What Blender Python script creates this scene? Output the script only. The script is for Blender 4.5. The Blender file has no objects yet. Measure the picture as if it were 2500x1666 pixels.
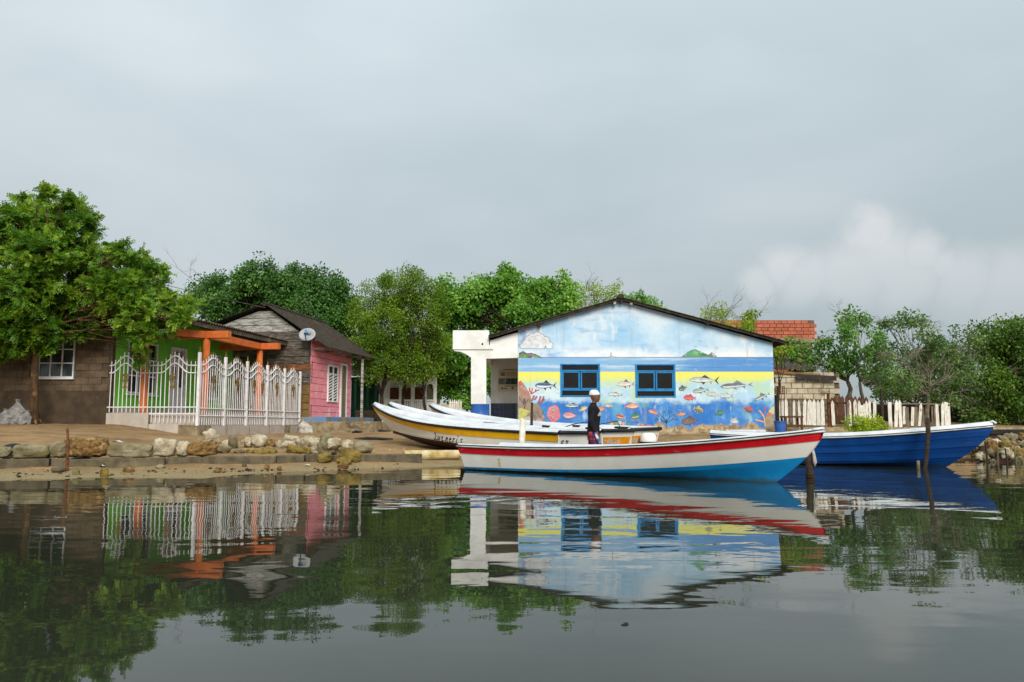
import bpy, math, random
import numpy as np
from mathutils import Vector, Matrix, noise as mnoise

R = math.radians
random.seed(7)
rng = np.random.default_rng(11)
scene = bpy.context.scene
COL = scene.collection

# ------------------------------------------------------------------ camera
CAM_Z, FPX, PITCH = 0.92, 2000.0, math.atan(205 / 2000)
cam_d = bpy.data.cameras.new('camera')
cam_d.sensor_width = 36
cam_d.lens = 36 * FPX / 2500
cam_d.clip_start = 0.05
cam_d.clip_end = 2000
cam = bpy.data.objects.new('camera', cam_d)
cam.location = (0, 0, CAM_Z)
cam.rotation_euler = (math.pi / 2 + PITCH, 0, 0)
COL.objects.link(cam)
scene.camera = cam

# ------------------------------------------------------------------ world: overcast sky
SUN_EL, SUN_AZ = R(31), R(168)          # azimuth measured from +Y (view direction) clockwise
world = bpy.data.worlds.new('World')
scene.world = world
world.use_nodes = True


def build_world():
    nt = world.node_tree
    N, L = nt.nodes, nt.links
    N.clear()
    out = N.new('ShaderNodeOutputWorld')
    bg = N.new('ShaderNodeBackground')
    bg.inputs['Strength'].default_value = 0.1
    L.new(bg.outputs[0], out.inputs['Surface'])
    sky = N.new('ShaderNodeTexSky')
    sky.sky_type = 'NISHITA'
    sky.sun_disc = False
    sky.sun_elevation = SUN_EL
    sky.sun_rotation = SUN_AZ
    sky.air_density = 1.0
    sky.dust_density = 3.0
    tc = N.new('ShaderNodeTexCoord')
    nrm = N.new('ShaderNodeVectorMath'); nrm.operation = 'NORMALIZE'
    L.new(tc.outputs['Generated'], nrm.inputs[0])
    D = nrm.outputs[0]

    def math_(op, a, b=None, c=None, clamp=False):
        n = N.new('ShaderNodeMath'); n.operation = op; n.use_clamp = clamp
        for i, v in enumerate((a, b, c)):
            if v is None: continue
            if isinstance(v, (int, float)): n.inputs[i].default_value = v
            else: L.new(v, n.inputs[i])
        return n.outputs[0]

    def noise_(vec, scale, detail, rough=.5, dist=0.0):
        n = N.new('ShaderNodeTexNoise')
        n.inputs['Scale'].default_value = scale; n.inputs['Detail'].default_value = detail
        n.inputs['Roughness'].default_value = rough; n.inputs['Distortion'].default_value = dist
        L.new(vec, n.inputs['Vector'])
        return n

    def mix_(fac, a, b):
        n = N.new('ShaderNodeMix'); n.data_type = 'RGBA'; n.clamp_factor = True
        if isinstance(fac, (int, float)): n.inputs[0].default_value = fac
        else: L.new(fac, n.inputs[0])
        for i, v in ((6, a), (7, b)):
            if isinstance(v, tuple): n.inputs[i].default_value = (*v, 1)
            else: L.new(v, n.inputs[i])
        return n.outputs[2]

    sep = N.new('ShaderNodeSeparateXYZ'); L.new(D, sep.inputs[0])
    z = math_('MAXIMUM', sep.outputs[2], 0.0)
    # stretched coordinates for flat cloud sheets
    mp = N.new('ShaderNodeMapping'); mp.inputs['Scale'].default_value = (1.0, 1.0, 2.4)
    mp.inputs['Location'].default_value = (3.1, 0.4, 0.2)
    L.new(D, mp.inputs['Vector'])
    n1 = noise_(mp.outputs[0], 1.3, 3.0, .45, .3)
    n2 = noise_(mp.outputs[0], 4.0, 4.0, .5, .4)
    # cloud deck: darker blue-grey bases, paler thin parts (values x10 because of the strength of 0.1)
    k = math_('MULTIPLY_ADD', n2.outputs[0], .28, math_('MULTIPLY', n1.outputs[0], .95))
    mr = N.new('ShaderNodeMapRange'); mr.inputs[1].default_value = .44; mr.inputs[2].default_value = .74
    L.new(k, mr.inputs[0])
    deck = mix_(mr.outputs[0], SKY_DARK, SKY_PALE)
    # overcast luminance: brighter toward the zenith
    gain = math_('MULTIPLY_ADD', math_('POWER', z, 1.6), 1.6, .90)
    vm = N.new('ShaderNodeVectorMath'); vm.operation = 'SCALE'
    L.new(deck, vm.inputs[0]); L.new(gain, vm.inputs['Scale'])
    base = mix_(.94, sky.outputs[0], vm.outputs[0])
    # one distant cumulus above the trees
    nd = noise_(D, 9.0, 5.0, .55)
    ndv = N.new('ShaderNodeVectorMath'); ndv.operation = 'MULTIPLY_ADD'
    L.new(nd.outputs[1], ndv.inputs[0]); ndv.inputs[1].default_value = (.07,) * 3
    off = N.new('ShaderNodeVectorMath'); off.operation = 'SUBTRACT'
    L.new(D, off.inputs[0]); off.inputs[1].default_value = (.035,) * 3
    L.new(off.outputs[0], ndv.inputs[2])
    best = None
    for (px, py, rr) in ((2112, 585, 52), (2150, 640, 80), (2235, 618, 52), (2285, 655, 46), (1920, 640, 56), (1985, 685, 70), (1855, 682, 50), (2075, 680, 88), (2200, 690, 80), (2340, 700, 80), (2480, 735, 110)):
        u, v = (px - 1250) / FPX, (833 - py) / FPX
        d = Vector((u, math.cos(PITCH) - v * math.sin(PITCH), math.sin(PITCH) + v * math.cos(PITCH))).normalized()
        sb = N.new('ShaderNodeVectorMath'); sb.operation = 'DISTANCE'
        L.new(ndv.outputs[0], sb.inputs[0]); sb.inputs[1].default_value = d
        m = N.new('ShaderNodeMapRange'); m.interpolation_type = 'SMOOTHSTEP'
        m.inputs[1].default_value = rr / FPX * 1.42; m.inputs[2].default_value = rr / FPX * .32
        L.new(sb.outputs['Value'], m.inputs[0])
        best = m.outputs[0] if best is None else math_('MAXIMUM', best, m.outputs[0])
    low = N.new('ShaderNodeMapRange'); low.inputs[1].default_value = .115; low.inputs[2].default_value = .20
    L.new(sep.outputs[2], low.inputs[0])
    cum = math_('MULTIPLY', best, math_('MULTIPLY_ADD', low.outputs[0], .46, .24))
    base = mix_(cum, base, CUMULUS)
    L.new(base, bg.inputs['Color'])


SKY_DARK = (2.0, 2.32, 2.46)
SKY_PALE = (2.62, 2.86, 2.98)
CUMULUS = (3.4, 3.5, 3.56)
build_world()

sun_d = bpy.data.lights.new('sun', 'SUN')
sun_d.energy = 1.5
sun_d.angle = R(28)
sun_d.color = (1.0, .955, .88)
sun = bpy.data.objects.new('sun', sun_d)
sun.rotation_euler = (math.pi / 2 - SUN_EL, 0, -SUN_AZ + math.pi)
COL.objects.link(sun)
sun.location = (10, -20, 20)

vs = scene.view_settings
vs.view_transform = 'Standard'
vs.look = 'None'
vs.exposure = 1.15
vs.gamma = 1
vs.use_curve_mapping = False
scene.render.engine = 'CYCLES'
cy = scene.cycles
cy.use_denoising = True
cy.max_bounces = 7; cy.diffuse_bounces = 3; cy.glossy_bounces = 4
cy.transmission_bounces = 3; cy.transparent_max_bounces = 8
cy.sample_clamp_indirect = 6
cy.caustics_reflective = True; cy.caustics_refractive = False


# ------------------------------------------------------------------ helpers
def P(px, py, Y):
    """the point at distance Y seen at photograph pixel (px, py): used only to measure sizes off the photograph"""
    u, v = (px - 1250) / FPX, (833 - py) / FPX
    dy = math.cos(PITCH) - v * math.sin(PITCH)
    dz = math.sin(PITCH) + v * math.cos(PITCH)
    t = Y / dy
    return Vector((u * t, Y, CAM_Z + dz * t))


def PX(px, Y, z=1.5):
    """X of photograph column px at distance Y and about height z"""
    y = 1038 - (z - CAM_Z) * FPX / Y
    return P(px, y, Y).x


def S(r, g, b, k=.80):
    f = lambda c: ((c / 255 + .055) / 1.055) ** 2.4 if c > 10 else c / 255 / 12.92
    return (f(r) * k, f(g) * k, f(b) * k)


class MB:
    """collects geometry for one mesh"""
    def __init__(s):
        s.v, s.f, s.m = [], [], []

    def add(s, vs_, fs, mi=0):
        o = len(s.v)
        s.v += [tuple(p) for p in vs_]
        s.f += [tuple(i + o for i in f) for f in fs]
        s.m += [mi] * len(fs)
        return s

    def box(s, c, d, rz=0, rx=0, ry=0, mi=0, taper=1.0):
        M = Matrix.Rotation(rz, 3, 'Z') @ Matrix.Rotation(ry, 3, 'Y') @ Matrix.Rotation(rx, 3, 'X')
        c = Vector(c)
        p = []
        for z in (-1, 1):
            k = taper if z > 0 else 1
            for x, y in ((-1, -1), (1, -1), (1, 1), (-1, 1)):
                p.append(c + M @ Vector((x * d[0] / 2 * k, y * d[1] / 2 * k, z * d[2] / 2)))
        return s.add(p, [(3, 2, 1, 0), (4, 5, 6, 7), (0, 1, 5, 4), (1, 2, 6, 5), (2, 3, 7, 6), (3, 0, 4, 7)], mi)

    def hexa(s, bot, top, mi=0):
        """box from 4 bottom and 4 top corners (both counter-clockwise from above)"""
        return s.add(list(bot) + list(top), [(3, 2, 1, 0), (4, 5, 6, 7), (0, 1, 5, 4), (1, 2, 6, 5), (2, 3, 7, 6), (3, 0, 4, 7)], mi)

    def prism(s, pts, depth, mi=0):
        """pts: front outline (clockwise or not) as Vectors; extruded by the vector depth"""
        n = len(pts)
        d = Vector(depth)
        p = [Vector(q) for q in pts]
        f = [tuple(range(n)), tuple(range(2 * n - 1, n - 1, -1))]
        f += [(i, i + n, (i + 1) % n + n, (i + 1) % n) for i in range(n)]
        return s.add(p + [q + d for q in p], f, mi)

    def tube(s, path, rad, n=8, cap=True, mi=0, squash=1.0):
        path = [Vector(p) for p in path]
        k = len(path)
        if isinstance(rad, (int, float)): rad = [rad] * k
        o = len(s.v)
        up = Vector((0, 0, 1))
        prev = None
        for i, p in enumerate(path):
            t = (path[min(i + 1, k - 1)] - path[max(i - 1, 0)])
            t = t.normalized() if t.length > 1e-9 else Vector((0, 0, 1))
            if prev is None:
                a = t.cross(up)
                if a.length < .1: a = t.cross(Vector((1, 0, 0)))
            else:
                a = prev - t * prev.dot(t)
                if a.length < 1e-4: a = t.cross(up)
            a.normalize(); prev = a
            b = t.cross(a)
            for j in range(n):
                th = 2 * math.pi * j / n
                s.v.append(tuple(p + (a * math.cos(th) + b * math.sin(th) * squash) * rad[i]))
        for i in range(k - 1):
            for j in range(n):
                q = (j + 1) % n
                s.f.append((o + i * n + j, o + i * n + q, o + (i + 1) * n + q, o + (i + 1) * n + j)); s.m.append(mi)
        if cap:
            s.f.append(tuple(o + j for j in range(n - 1, -1, -1))); s.m.append(mi)
            s.f.append(tuple(o + (k - 1) * n + j for j in range(n))); s.m.append(mi)
        return s

    def lathe(s, prof, c=(0, 0, 0), n=20, mi=0):
        o = len(s.v); k = len(prof); c = Vector(c)
        for (r, z) in prof:
            for j in range(n):
                th = 2 * math.pi * j / n
                s.v.append(tuple(c + Vector((r * math.cos(th), r * math.sin(th), z))))
        for i in range(k - 1):
            for j in range(n):
                q = (j + 1) % n
                s.f.append((o + i * n + j, o + i * n + q, o + (i + 1) * n + q, o + (i + 1) * n + j)); s.m.append(mi)
        s.f.append(tuple(o + j for j in range(n - 1, -1, -1))); s.m.append(mi)
        s.f.append(tuple(o + (k - 1) * n + j for j in range(n))); s.m.append(mi)
        return s

    def grid(s, pts, mi=0, flip=False):
        """pts[i][j] grid of points"""
        o = len(s.v); a, b = len(pts), len(pts[0])
        for r in pts: s.v += [tuple(p) for p in r]
        for i in range(a - 1):
            for j in range(b - 1):
                q = (o + i * b + j, o + i * b + j + 1, o + (i + 1) * b + j + 1, o + (i + 1) * b + j)
                s.f.append(q[::-1] if flip else q); s.m.append(mi)
        return s

    def mesh(s, name, smooth=False):
        me = bpy.data.meshes.new(name)
        me.from_pydata(s.v, [], s.f)
        if any(s.m): me.polygons.foreach_set('material_index', s.m)
        if smooth: me.polygons.foreach_set('use_smooth', [True] * len(s.f))
        me.update()
        return me


MW = {}


def _link(o, parent, basis):
    COL.objects.link(o)
    o.matrix_basis = basis
    MW[o.name] = basis.copy()
    if parent is not None:
        o.parent = parent
        o.matrix_parent_inverse = MW[parent.name].inverted()
    return o


def ob(name, mb, mats, parent=None, smooth=False, bevel=0, loc=None):
    me = mb.mesh(name, smooth) if isinstance(mb, MB) else mb
    for m in (mats if isinstance(mats, (list, tuple)) else [mats]):
        if m is not None: me.materials.append(m)
    o = bpy.data.objects.new(name, me)
    _link(o, parent, Matrix.Translation(loc) if loc is not None else Matrix.Identity(4))
    if bevel:
        b = o.modifiers.new('bevel', 'BEVEL'); b.width = bevel; b.segments = 2; b.limit_method = 'ANGLE'; b.angle_limit = R(40)
    return o


def inst(name, me, parent, loc, rot=(0, 0, 0), scale=(1, 1, 1)):
    o = bpy.data.objects.new(name, me)
    b = Matrix.LocRotScale(Vector(loc), Matrix([[1, 0, 0], [0, 1, 0], [0, 0, 1]]).to_quaternion() if rot == (0, 0, 0) else __import__('mathutils').Euler(rot).to_quaternion(), Vector(scale))
    return _link(o, parent, b)


def tag(o, label=None, cat=None, group=None, kind=None):
    if label: o['label'] = label
    if cat: o['category'] = cat
    if group: o['group'] = group
    if kind: o['kind'] = kind
    return o


def thing(name, loc, label, cat, group=None):
    o = bpy.data.objects.new(name, None)
    o.empty_display_size = .2
    _link(o, None, Matrix.Translation(Vector(loc)))
    return tag(o, label, cat, group)


def uvbox(o): return o


# ------------------------------------------------------------------ materials
def mk(name, c1, c2=None, scale=5.0, detail=5.0, lo=.38, hi=.64, rough=.75, bump=.15, bscale=45.0, spec=.3, metal=0.0,
       c3=None, s3=1.4, lo3=.55, hi3=.66, vary=0.0, stretch=(1, 1, 1), bdist=.01, d3=6.0, st3=(1, 1, 1)):
    m = bpy.data.materials.new(name); m.use_nodes = True
    nt = m.node_tree; N, L = nt.nodes, nt.links
    b = N['Principled BSDF']
    b.inputs['Roughness'].default_value = rough
    b.inputs['Specular IOR Level'].default_value = spec
    b.inputs['Metallic'].default_value = metal
    geo = N.new('ShaderNodeNewGeometry')

    def mapped(st):
        if st == (1, 1, 1): return geo.outputs['Position']
        q = N.new('ShaderNodeMapping'); q.inputs['Scale'].default_value = st
        L.new(geo.outputs['Position'], q.inputs['Vector'])
        return q.outputs[0]

    def noise_(sc, dt, st):
        n = N.new('ShaderNodeTexNoise'); n.inputs['Scale'].default_value = sc; n.inputs['Detail'].default_value = dt
        n.inputs['Roughness'].default_value = .6
        L.new(mapped(st), n.inputs['Vector'])
        return n.outputs[0]

    def rng_(v, a, bb):
        r = N.new('ShaderNodeMapRange'); r.interpolation_type = 'SMOOTHSTEP'
        r.inputs[1].default_value = a; r.inputs[2].default_value = bb; L.new(v, r.inputs[0])
        return r.outputs[0]

    def mix_(f, a, bb):
        n = N.new('ShaderNodeMix'); n.data_type = 'RGBA'; L.new(f, n.inputs[0])
        for i, v in ((6, a), (7, bb)):
            if isinstance(v, tuple): n.inputs[i].default_value = (*v, 1)
            else: L.new(v, n.inputs[i])
        return n.outputs[2]
    if c2 is None: c2 = tuple(x * .78 for x in c1)
    col = mix_(rng_(noise_(scale, detail, stretch), lo, hi), c1, c2)
    if c3 is not None: col = mix_(rng_(noise_(s3, d3, st3), lo3, hi3), col, c3)
    if vary:
        oi = N.new('ShaderNodeObjectInfo')
        hs = N.new('ShaderNodeHueSaturation')
        mr = N.new('ShaderNodeMapRange'); mr.inputs[3].default_value = 1 - vary; mr.inputs[4].default_value = 1 + vary
        L.new(oi.outputs['Random'], mr.inputs[0]); L.new(mr.outputs[0], hs.inputs['Value'])
        L.new(col, hs.inputs['Color']); col = hs.outputs[0]
    L.new(col, b.inputs['Base Color'])
    if bump:
        bp = N.new('ShaderNodeBump'); bp.inputs['Strength'].default_value = bump * 2; bp.inputs['Distance'].default_value = bdist
        L.new(noise_(bscale, 6, stretch), bp.inputs['Height']); L.new(bp.outputs[0], b.inputs['Normal'])
    return m


def leafmat(name, cols, trans=.3, rough=.45):
    """cols: 3 leaf colours picked by each leaf's own random value"""
    m = bpy.data.materials.new(name); m.use_nodes = True
    nt = m.node_tree; N, L = nt.nodes, nt.links
    b = N['Principled BSDF']; out = N['Material Output']
    b.inputs['Roughness'].default_value = rough; b.inputs['Specular IOR Level'].default_value = .25
    at = N.new('ShaderNodeAttribute'); at.attribute_name = 'leaf'
    cr = N.new('ShaderNodeValToRGB')
    e = cr.color_ramp.elements
    e[0].position = 0.05; e[0].color = (*cols[0], 1)
    e[1].position = 1.0; e[1].color = (*cols[2], 1)
    q = e.new(.5); q.color = (*cols[1], 1)
    L.new(at.outputs['Fac'], cr.inputs[0]); L.new(cr.outputs[0], b.inputs['Base Color'])
    tr = N.new('ShaderNodeBsdfTranslucent')
    hs = N.new('ShaderNodeHueSaturation'); hs.inputs['Value'].default_value = 1.25; hs.inputs['Hue'].default_value = .485
    L.new(cr.outputs[0], hs.inputs['Color']); L.new(hs.outputs[0], tr.inputs['Color'])
    mx = N.new('ShaderNodeMixShader'); mx.inputs[0].default_value = trans
    L.new(b.outputs[0], mx.inputs[1]); L.new(tr.outputs[0], mx.inputs[2]); L.new(mx.outputs[0], out.inputs['Surface'])
    return m


M = {}
M['white'] = mk('white_paint', S(246, 245, 240), S(228, 226, 218), scale=2.2, rough=.7, bump=.06, c3=S(206, 200, 186), s3=.9, lo3=.68, hi3=.9)
M['white_metal'] = mk('white_metal', S(245, 243, 244), S(225, 221, 220), scale=4, rough=.4, bump=0)
M['fence_white'] = mk('fence_white', S(244, 242, 242), S(226, 222, 220), scale=3, rough=.45, bump=.05, c3=S(168, 124, 92), s3=4, lo3=.63, hi3=.76)
M['cement'] = mk('cement_render', S(106, 90, 71, .9), S(84, 71, 55, .9), scale=2.4, rough=.95, bump=.3, bscale=30, c3=S(122, 107, 88, .9), s3=1.1, lo3=.5, hi3=.72, vary=.07)
M['cement_joint'] = mk('cement_joint', S(94, 80, 63, .9), S(78, 66, 51, .9), scale=4, rough=.95, bump=.3)
M['cement_damp'] = mk('cement_damp', S(76, 62, 46, .9), S(62, 50, 37, .9), scale=3, rough=.9, bump=.35, bscale=25, c3=S(92, 77, 58, .9), s3=1.3, lo3=.55, hi3=.7)
M['green'] = mk('green_paint', S(122, 214, 64), S(108, 198, 54), scale=2.2, rough=.6, bump=.06, c3=S(86, 172, 70), s3=.8, lo3=.6, hi3=.75)
M['orange'] = mk('orange_paint', S(222, 116, 52), S(202, 100, 44), scale=3, rough=.6, bump=.08, c3=S(190, 120, 84), s3=2.2, lo3=.58, hi3=.75)
M['tilegrey'] = mk('tile_panel', S(196, 184, 172), S(182, 170, 156), scale=3, rough=.45, bump=.02, vary=.05, c3=S(150, 130, 104), s3=1.6, lo3=.6, hi3=.8)
M['concrete'] = mk('concrete', S(104, 94, 74, .85), S(78, 71, 54, .85), scale=4, rough=.95, bump=.4, bscale=35, c3=S(128, 117, 92, .85), s3=1.7, lo3=.55, hi3=.75, vary=.12)
M['concrete_pale'] = mk('concrete_pale', S(165, 148, 118), S(128, 112, 84), scale=3.5, rough=.95, bump=.45, bscale=30, c3=S(96, 84, 62), s3=2.2, lo3=.52, hi3=.68)
M['asbestos'] = mk('weathered_roof_sheet', S(104, 92, 76), S(70, 61, 50), scale=5, rough=.95, bump=.3, c3=S(132, 120, 100), s3=1.7, lo3=.55, hi3=.7)
M['asbestos_dark'] = mk('dark_roof_sheet', S(66, 58, 47), S(44, 38, 31), scale=6, rough=.95, bump=.3, c3=S(94, 82, 64), s3=2.1, lo3=.58, hi3=.75)
M['wood_dark'] = mk('dark_wood', S(70, 56, 42), S(46, 37, 29), scale=6, rough=.9, bump=.3, stretch=(1, 1, 5))
M['rust'] = mk('rusty_iron', S(120, 72, 40), S(74, 46, 32), scale=9, rough=.9, bump=.3)
M['gold'] = mk('old_gold_paint', S(150, 118, 52), S(112, 82, 38), scale=14, rough=.5, bump=.2, metal=.25)
M['black'] = mk('black_rubber', S(34, 34, 38), S(24, 24, 27), scale=8, rough=.55, bump=.05)
M['darkglass'] = mk('dark_glass', S(20, 22, 24), S(14, 15, 17), scale=2, rough=.12, bump=0, spec=.35)
M['clearglass'] = mk('house_glass', S(70, 84, 88), S(46, 56, 60), scale=1.5, rough=.1, bump=0, spec=.6)
M['curtain'] = mk('curtain_cloth', S(205, 205, 200), S(160, 165, 165), scale=9, rough=.9, bump=.1, stretch=(3, 3, .3))
M['plastic_blue'] = mk('blue_plastic', S(42, 92, 170), S(58, 108, 182), scale=3, rough=.45, bump=.03)

# ================================================================== SETTING
GP = [  # ground heights measured along the bank: (x, y, z)
    (-40, 12.5, 0), (-20, 12.8, 0), (-14, 13.1, .0), (-8.6, 13.7, .0), (-5.4, 14.5, .0), (-4.5, 16.2, .0), (-3.06, 17.4, .0), (-1.4, 18.6, .0), (.2, 19.3, 0),
    (1.75, 17.6, -.12), (2.2, 19.7, 0), (4.5, 21.9, 0), (7, 22.4, 0), (10, 22.8, 0), (12.2, 23.6, 0), (16, 24, 0), (30, 24, 0),
    (-20, 9, -.6), (-8, 10, -.6), (-4, 12, -.6), (-2, 15.5, -.45), (0, 16.5, -.4), (3, 15.5, -.5), (6, 18.5, -.5), (10, 19.4, -.5), (12.5, 20.5, -.5), (16, 20.5, -.5), (30, 20, -.5),
    (-40, 0, -1), (0, 0, -1), (40, 0, -1), (0, 9, -.8), (-40, -20, -1), (40, -20, -1),
    (-12, 15.0, .06), (-9.7, 15.4, .06), (-7.5, 16.0, .07), (-5, 17.1, .08), (-2.8, 18.2, .09),
    (-12.3, 15.9, .27), (-10, 16.2, .27), (-7.7, 16.9, .28), (-5.2, 18.0, .28), (-3, 19.3, .24),
    (-20, 20, .7), (-12, 20, .62), (-8, 20, .46), (-5.5, 21, .44), (-3.5, 22.5, .36), (-2, 20.2, .1), (-.5, 20.6, .1), (.3, 22, .22), (2, 22.6, .22), (4.5, 24.5, .4),
    (-30, 26, .95), (-16, 26, .95), (-12.6, 26.5, .94), (-11.6, 26.2, .78), (-10.2, 26.0, .58), (-9.6, 26.2, .54), (-9.2, 28, .52), (-8.6, 31, .55), (-8.3, 34.4, .60), (-7.6, 28, .52), (-6, 36, .72),
    (-3.5, 30, .55), (-1, 27, .48), (4, 26.8, .5), (9, 26.6, .55), (9.4, 27.9, .84), (13, 27.9, .84), (17, 27.9, .84), (11, 25.5, .3), (14, 25.5, .2), (22, 27, .5),
    (0, 45, .8), (-30, 45, .95), (30, 45, .9), (-80, 60, 1), (80, 60, 1), (-120, 160, 1), (0, 160, 1), (120, 160, 1),
]


def _rbf(pts):
    p = np.array(pts, float); xy = p[:, :2]; n = len(p)
    d = np.linalg.norm(xy[:, None] - xy[None], axis=2)
    A = np.zeros((n + 3, n + 3)); A[:n, :n] = d
    Q = np.c_[np.ones(n), xy]; A[:n, n:] = Q; A[n:, :n] = Q.T
    w = np.linalg.solve(A, np.r_[p[:, 2], 0, 0, 0])

    def f(x, y):
        x, y = np.asarray(x, float), np.asarray(y, float)
        sh = np.broadcast(x, y).shape
        q = np.c_[np.broadcast_to(x, sh).ravel(), np.broadcast_to(y, sh).ravel()]
        dd = np.linalg.norm(q[:, None] - xy[None], axis=2)
        return (dd @ w[:n] + w[n] + q @ w[n + 1:]).reshape(sh)
    return f


_gh = _rbf(GP)


def gz(x, y):
    return float(_gh([x], [y])[0])


def build_ground():
    xs = np.r_[np.linspace(-400, -42, 10), np.linspace(-38, -18, 14), np.arange(-17, 17.01, .16), np.linspace(18, 38, 14), np.linspace(42, 400, 10)]
    ys = np.r_[np.linspace(-60, 8, 8), np.arange(9, 12, .5), np.arange(12, 30, .14), np.arange(30, 46, .6), np.linspace(48, 160, 12), [250, 400, 700]]
    X, Y = np.meshgrid(xs, ys)
    Z = np.zeros_like(X)
    for i in range(len(ys)):
        Z[i] = _gh(np.clip(X[i], -120, 120), np.clip(Y[i], -20, 160))
    Z = np.clip(Z, -1.2, 1.4)
    near = (np.abs(X) < 18) & (Y > 11) & (Y < 31)
    for i, j in zip(*np.nonzero(near)):
        v = Vector((X[i, j], Y[i, j], 0))
        Z[i, j] += .022 * mnoise.noise(v * .9) + .02 * mnoise.noise(v * 2.6) + .013 * mnoise.noise(v * 6.5) + .006 * mnoise.noise(v * 15)
    a, b = X.shape
    verts = np.c_[X.ravel(), Y.ravel(), Z.ravel()]
    idx = np.arange(a * b).reshape(a, b)
    q = np.stack([idx[:-1, :-1], idx[:-1, 1:], idx[1:, 1:], idx[1:, :-1]], -1).reshape(-1, 4)
    me = bpy.data.meshes.new('ground')
    me.from_pydata(verts.tolist(), [], q.tolist())
    me.polygons.foreach_set('use_smooth', [True] * len(q))
    m = mk('sandy_ground', S(162, 130, 88), S(136, 107, 70), scale=1.3, detail=9, rough=.97, bump=.5, bscale=22, c3=S(112, 86, 58), s3=.7, lo3=.5, hi3=.72, bdist=.02)
    # wet sand and algae low on the bank: follows the height above the water
    nt = m.node_tree; N, L = nt.nodes, nt.links
    b_ = N['Principled BSDF']; src = b_.inputs['Base Color'].links[0].from_socket
    geo = N.new('ShaderNodeNewGeometry'); sp = N.new('ShaderNodeSeparateXYZ'); L.new(geo.outputs['Position'], sp.inputs[0])
    nz = N.new('ShaderNodeTexNoise'); nz.inputs['Scale'].default_value = 2.2; nz.inputs['Detail'].default_value = 8; L.new(geo.outputs['Position'], nz.inputs['Vector'])
    ad = N.new('ShaderNodeMath'); ad.operation = 'MULTIPLY_ADD'; ad.inputs[1].default_value = -.16
    L.new(nz.outputs[0], ad.inputs[0]); L.new(sp.outputs[2], ad.inputs[2])
    mr = N.new('ShaderNodeMapRange'); mr.inputs[1].default_value = .05; mr.inputs[2].default_value = -.07; L.new(ad.outputs[0], mr.inputs[0])
    mx = N.new('ShaderNodeMix'); mx.data_type = 'RGBA'; L.new(mr.outputs[0], mx.inputs[0]); L.new(src, mx.inputs[6]); mx.inputs[7].default_value = (*S(146, 130, 92, .75), 1)
    # grit: scattered pale and dark grains
    vo = N.new('ShaderNodeTexNoise'); vo.inputs['Scale'].default_value = 34; vo.inputs['Detail'].default_value = 3; L.new(geo.outputs['Position'], vo.inputs['Vector'])
    g1 = N.new('ShaderNodeMapRange'); g1.inputs[1].default_value = .62; g1.inputs[2].default_value = .72; L.new(vo.outputs[0], g1.inputs[0])
    g2 = N.new('ShaderNodeMix'); g2.data_type = 'RGBA'; L.new(g1.outputs[0], g2.inputs[0]); L.new(mx.outputs[2], g2.inputs[6]); g2.inputs[7].default_value = (*S(188, 168, 132), 1)
    g3 = N.new('ShaderNodeMapRange'); g3.inputs[1].default_value = .38; g3.inputs[2].default_value = .28; L.new(vo.outputs[0], g3.inputs[0])
    g4 = N.new('ShaderNodeMix'); g4.data_type = 'RGBA'; L.new(g3.outputs[0], g4.inputs[0]); L.new(g2.outputs[2], g4.inputs[6]); g4.inputs[7].default_value = (*S(84, 68, 46), 1)
    L.new(g4.outputs[2], b_.inputs['Base Color'])
    me.materials.append(m)
    o = bpy.data.objects.new('ground', me)
    _link(o, None, Matrix.Identity(4))
    tag(o, 'bare sandy brown bank rising from the water to the houses', kind='structure')


build_ground()


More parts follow.
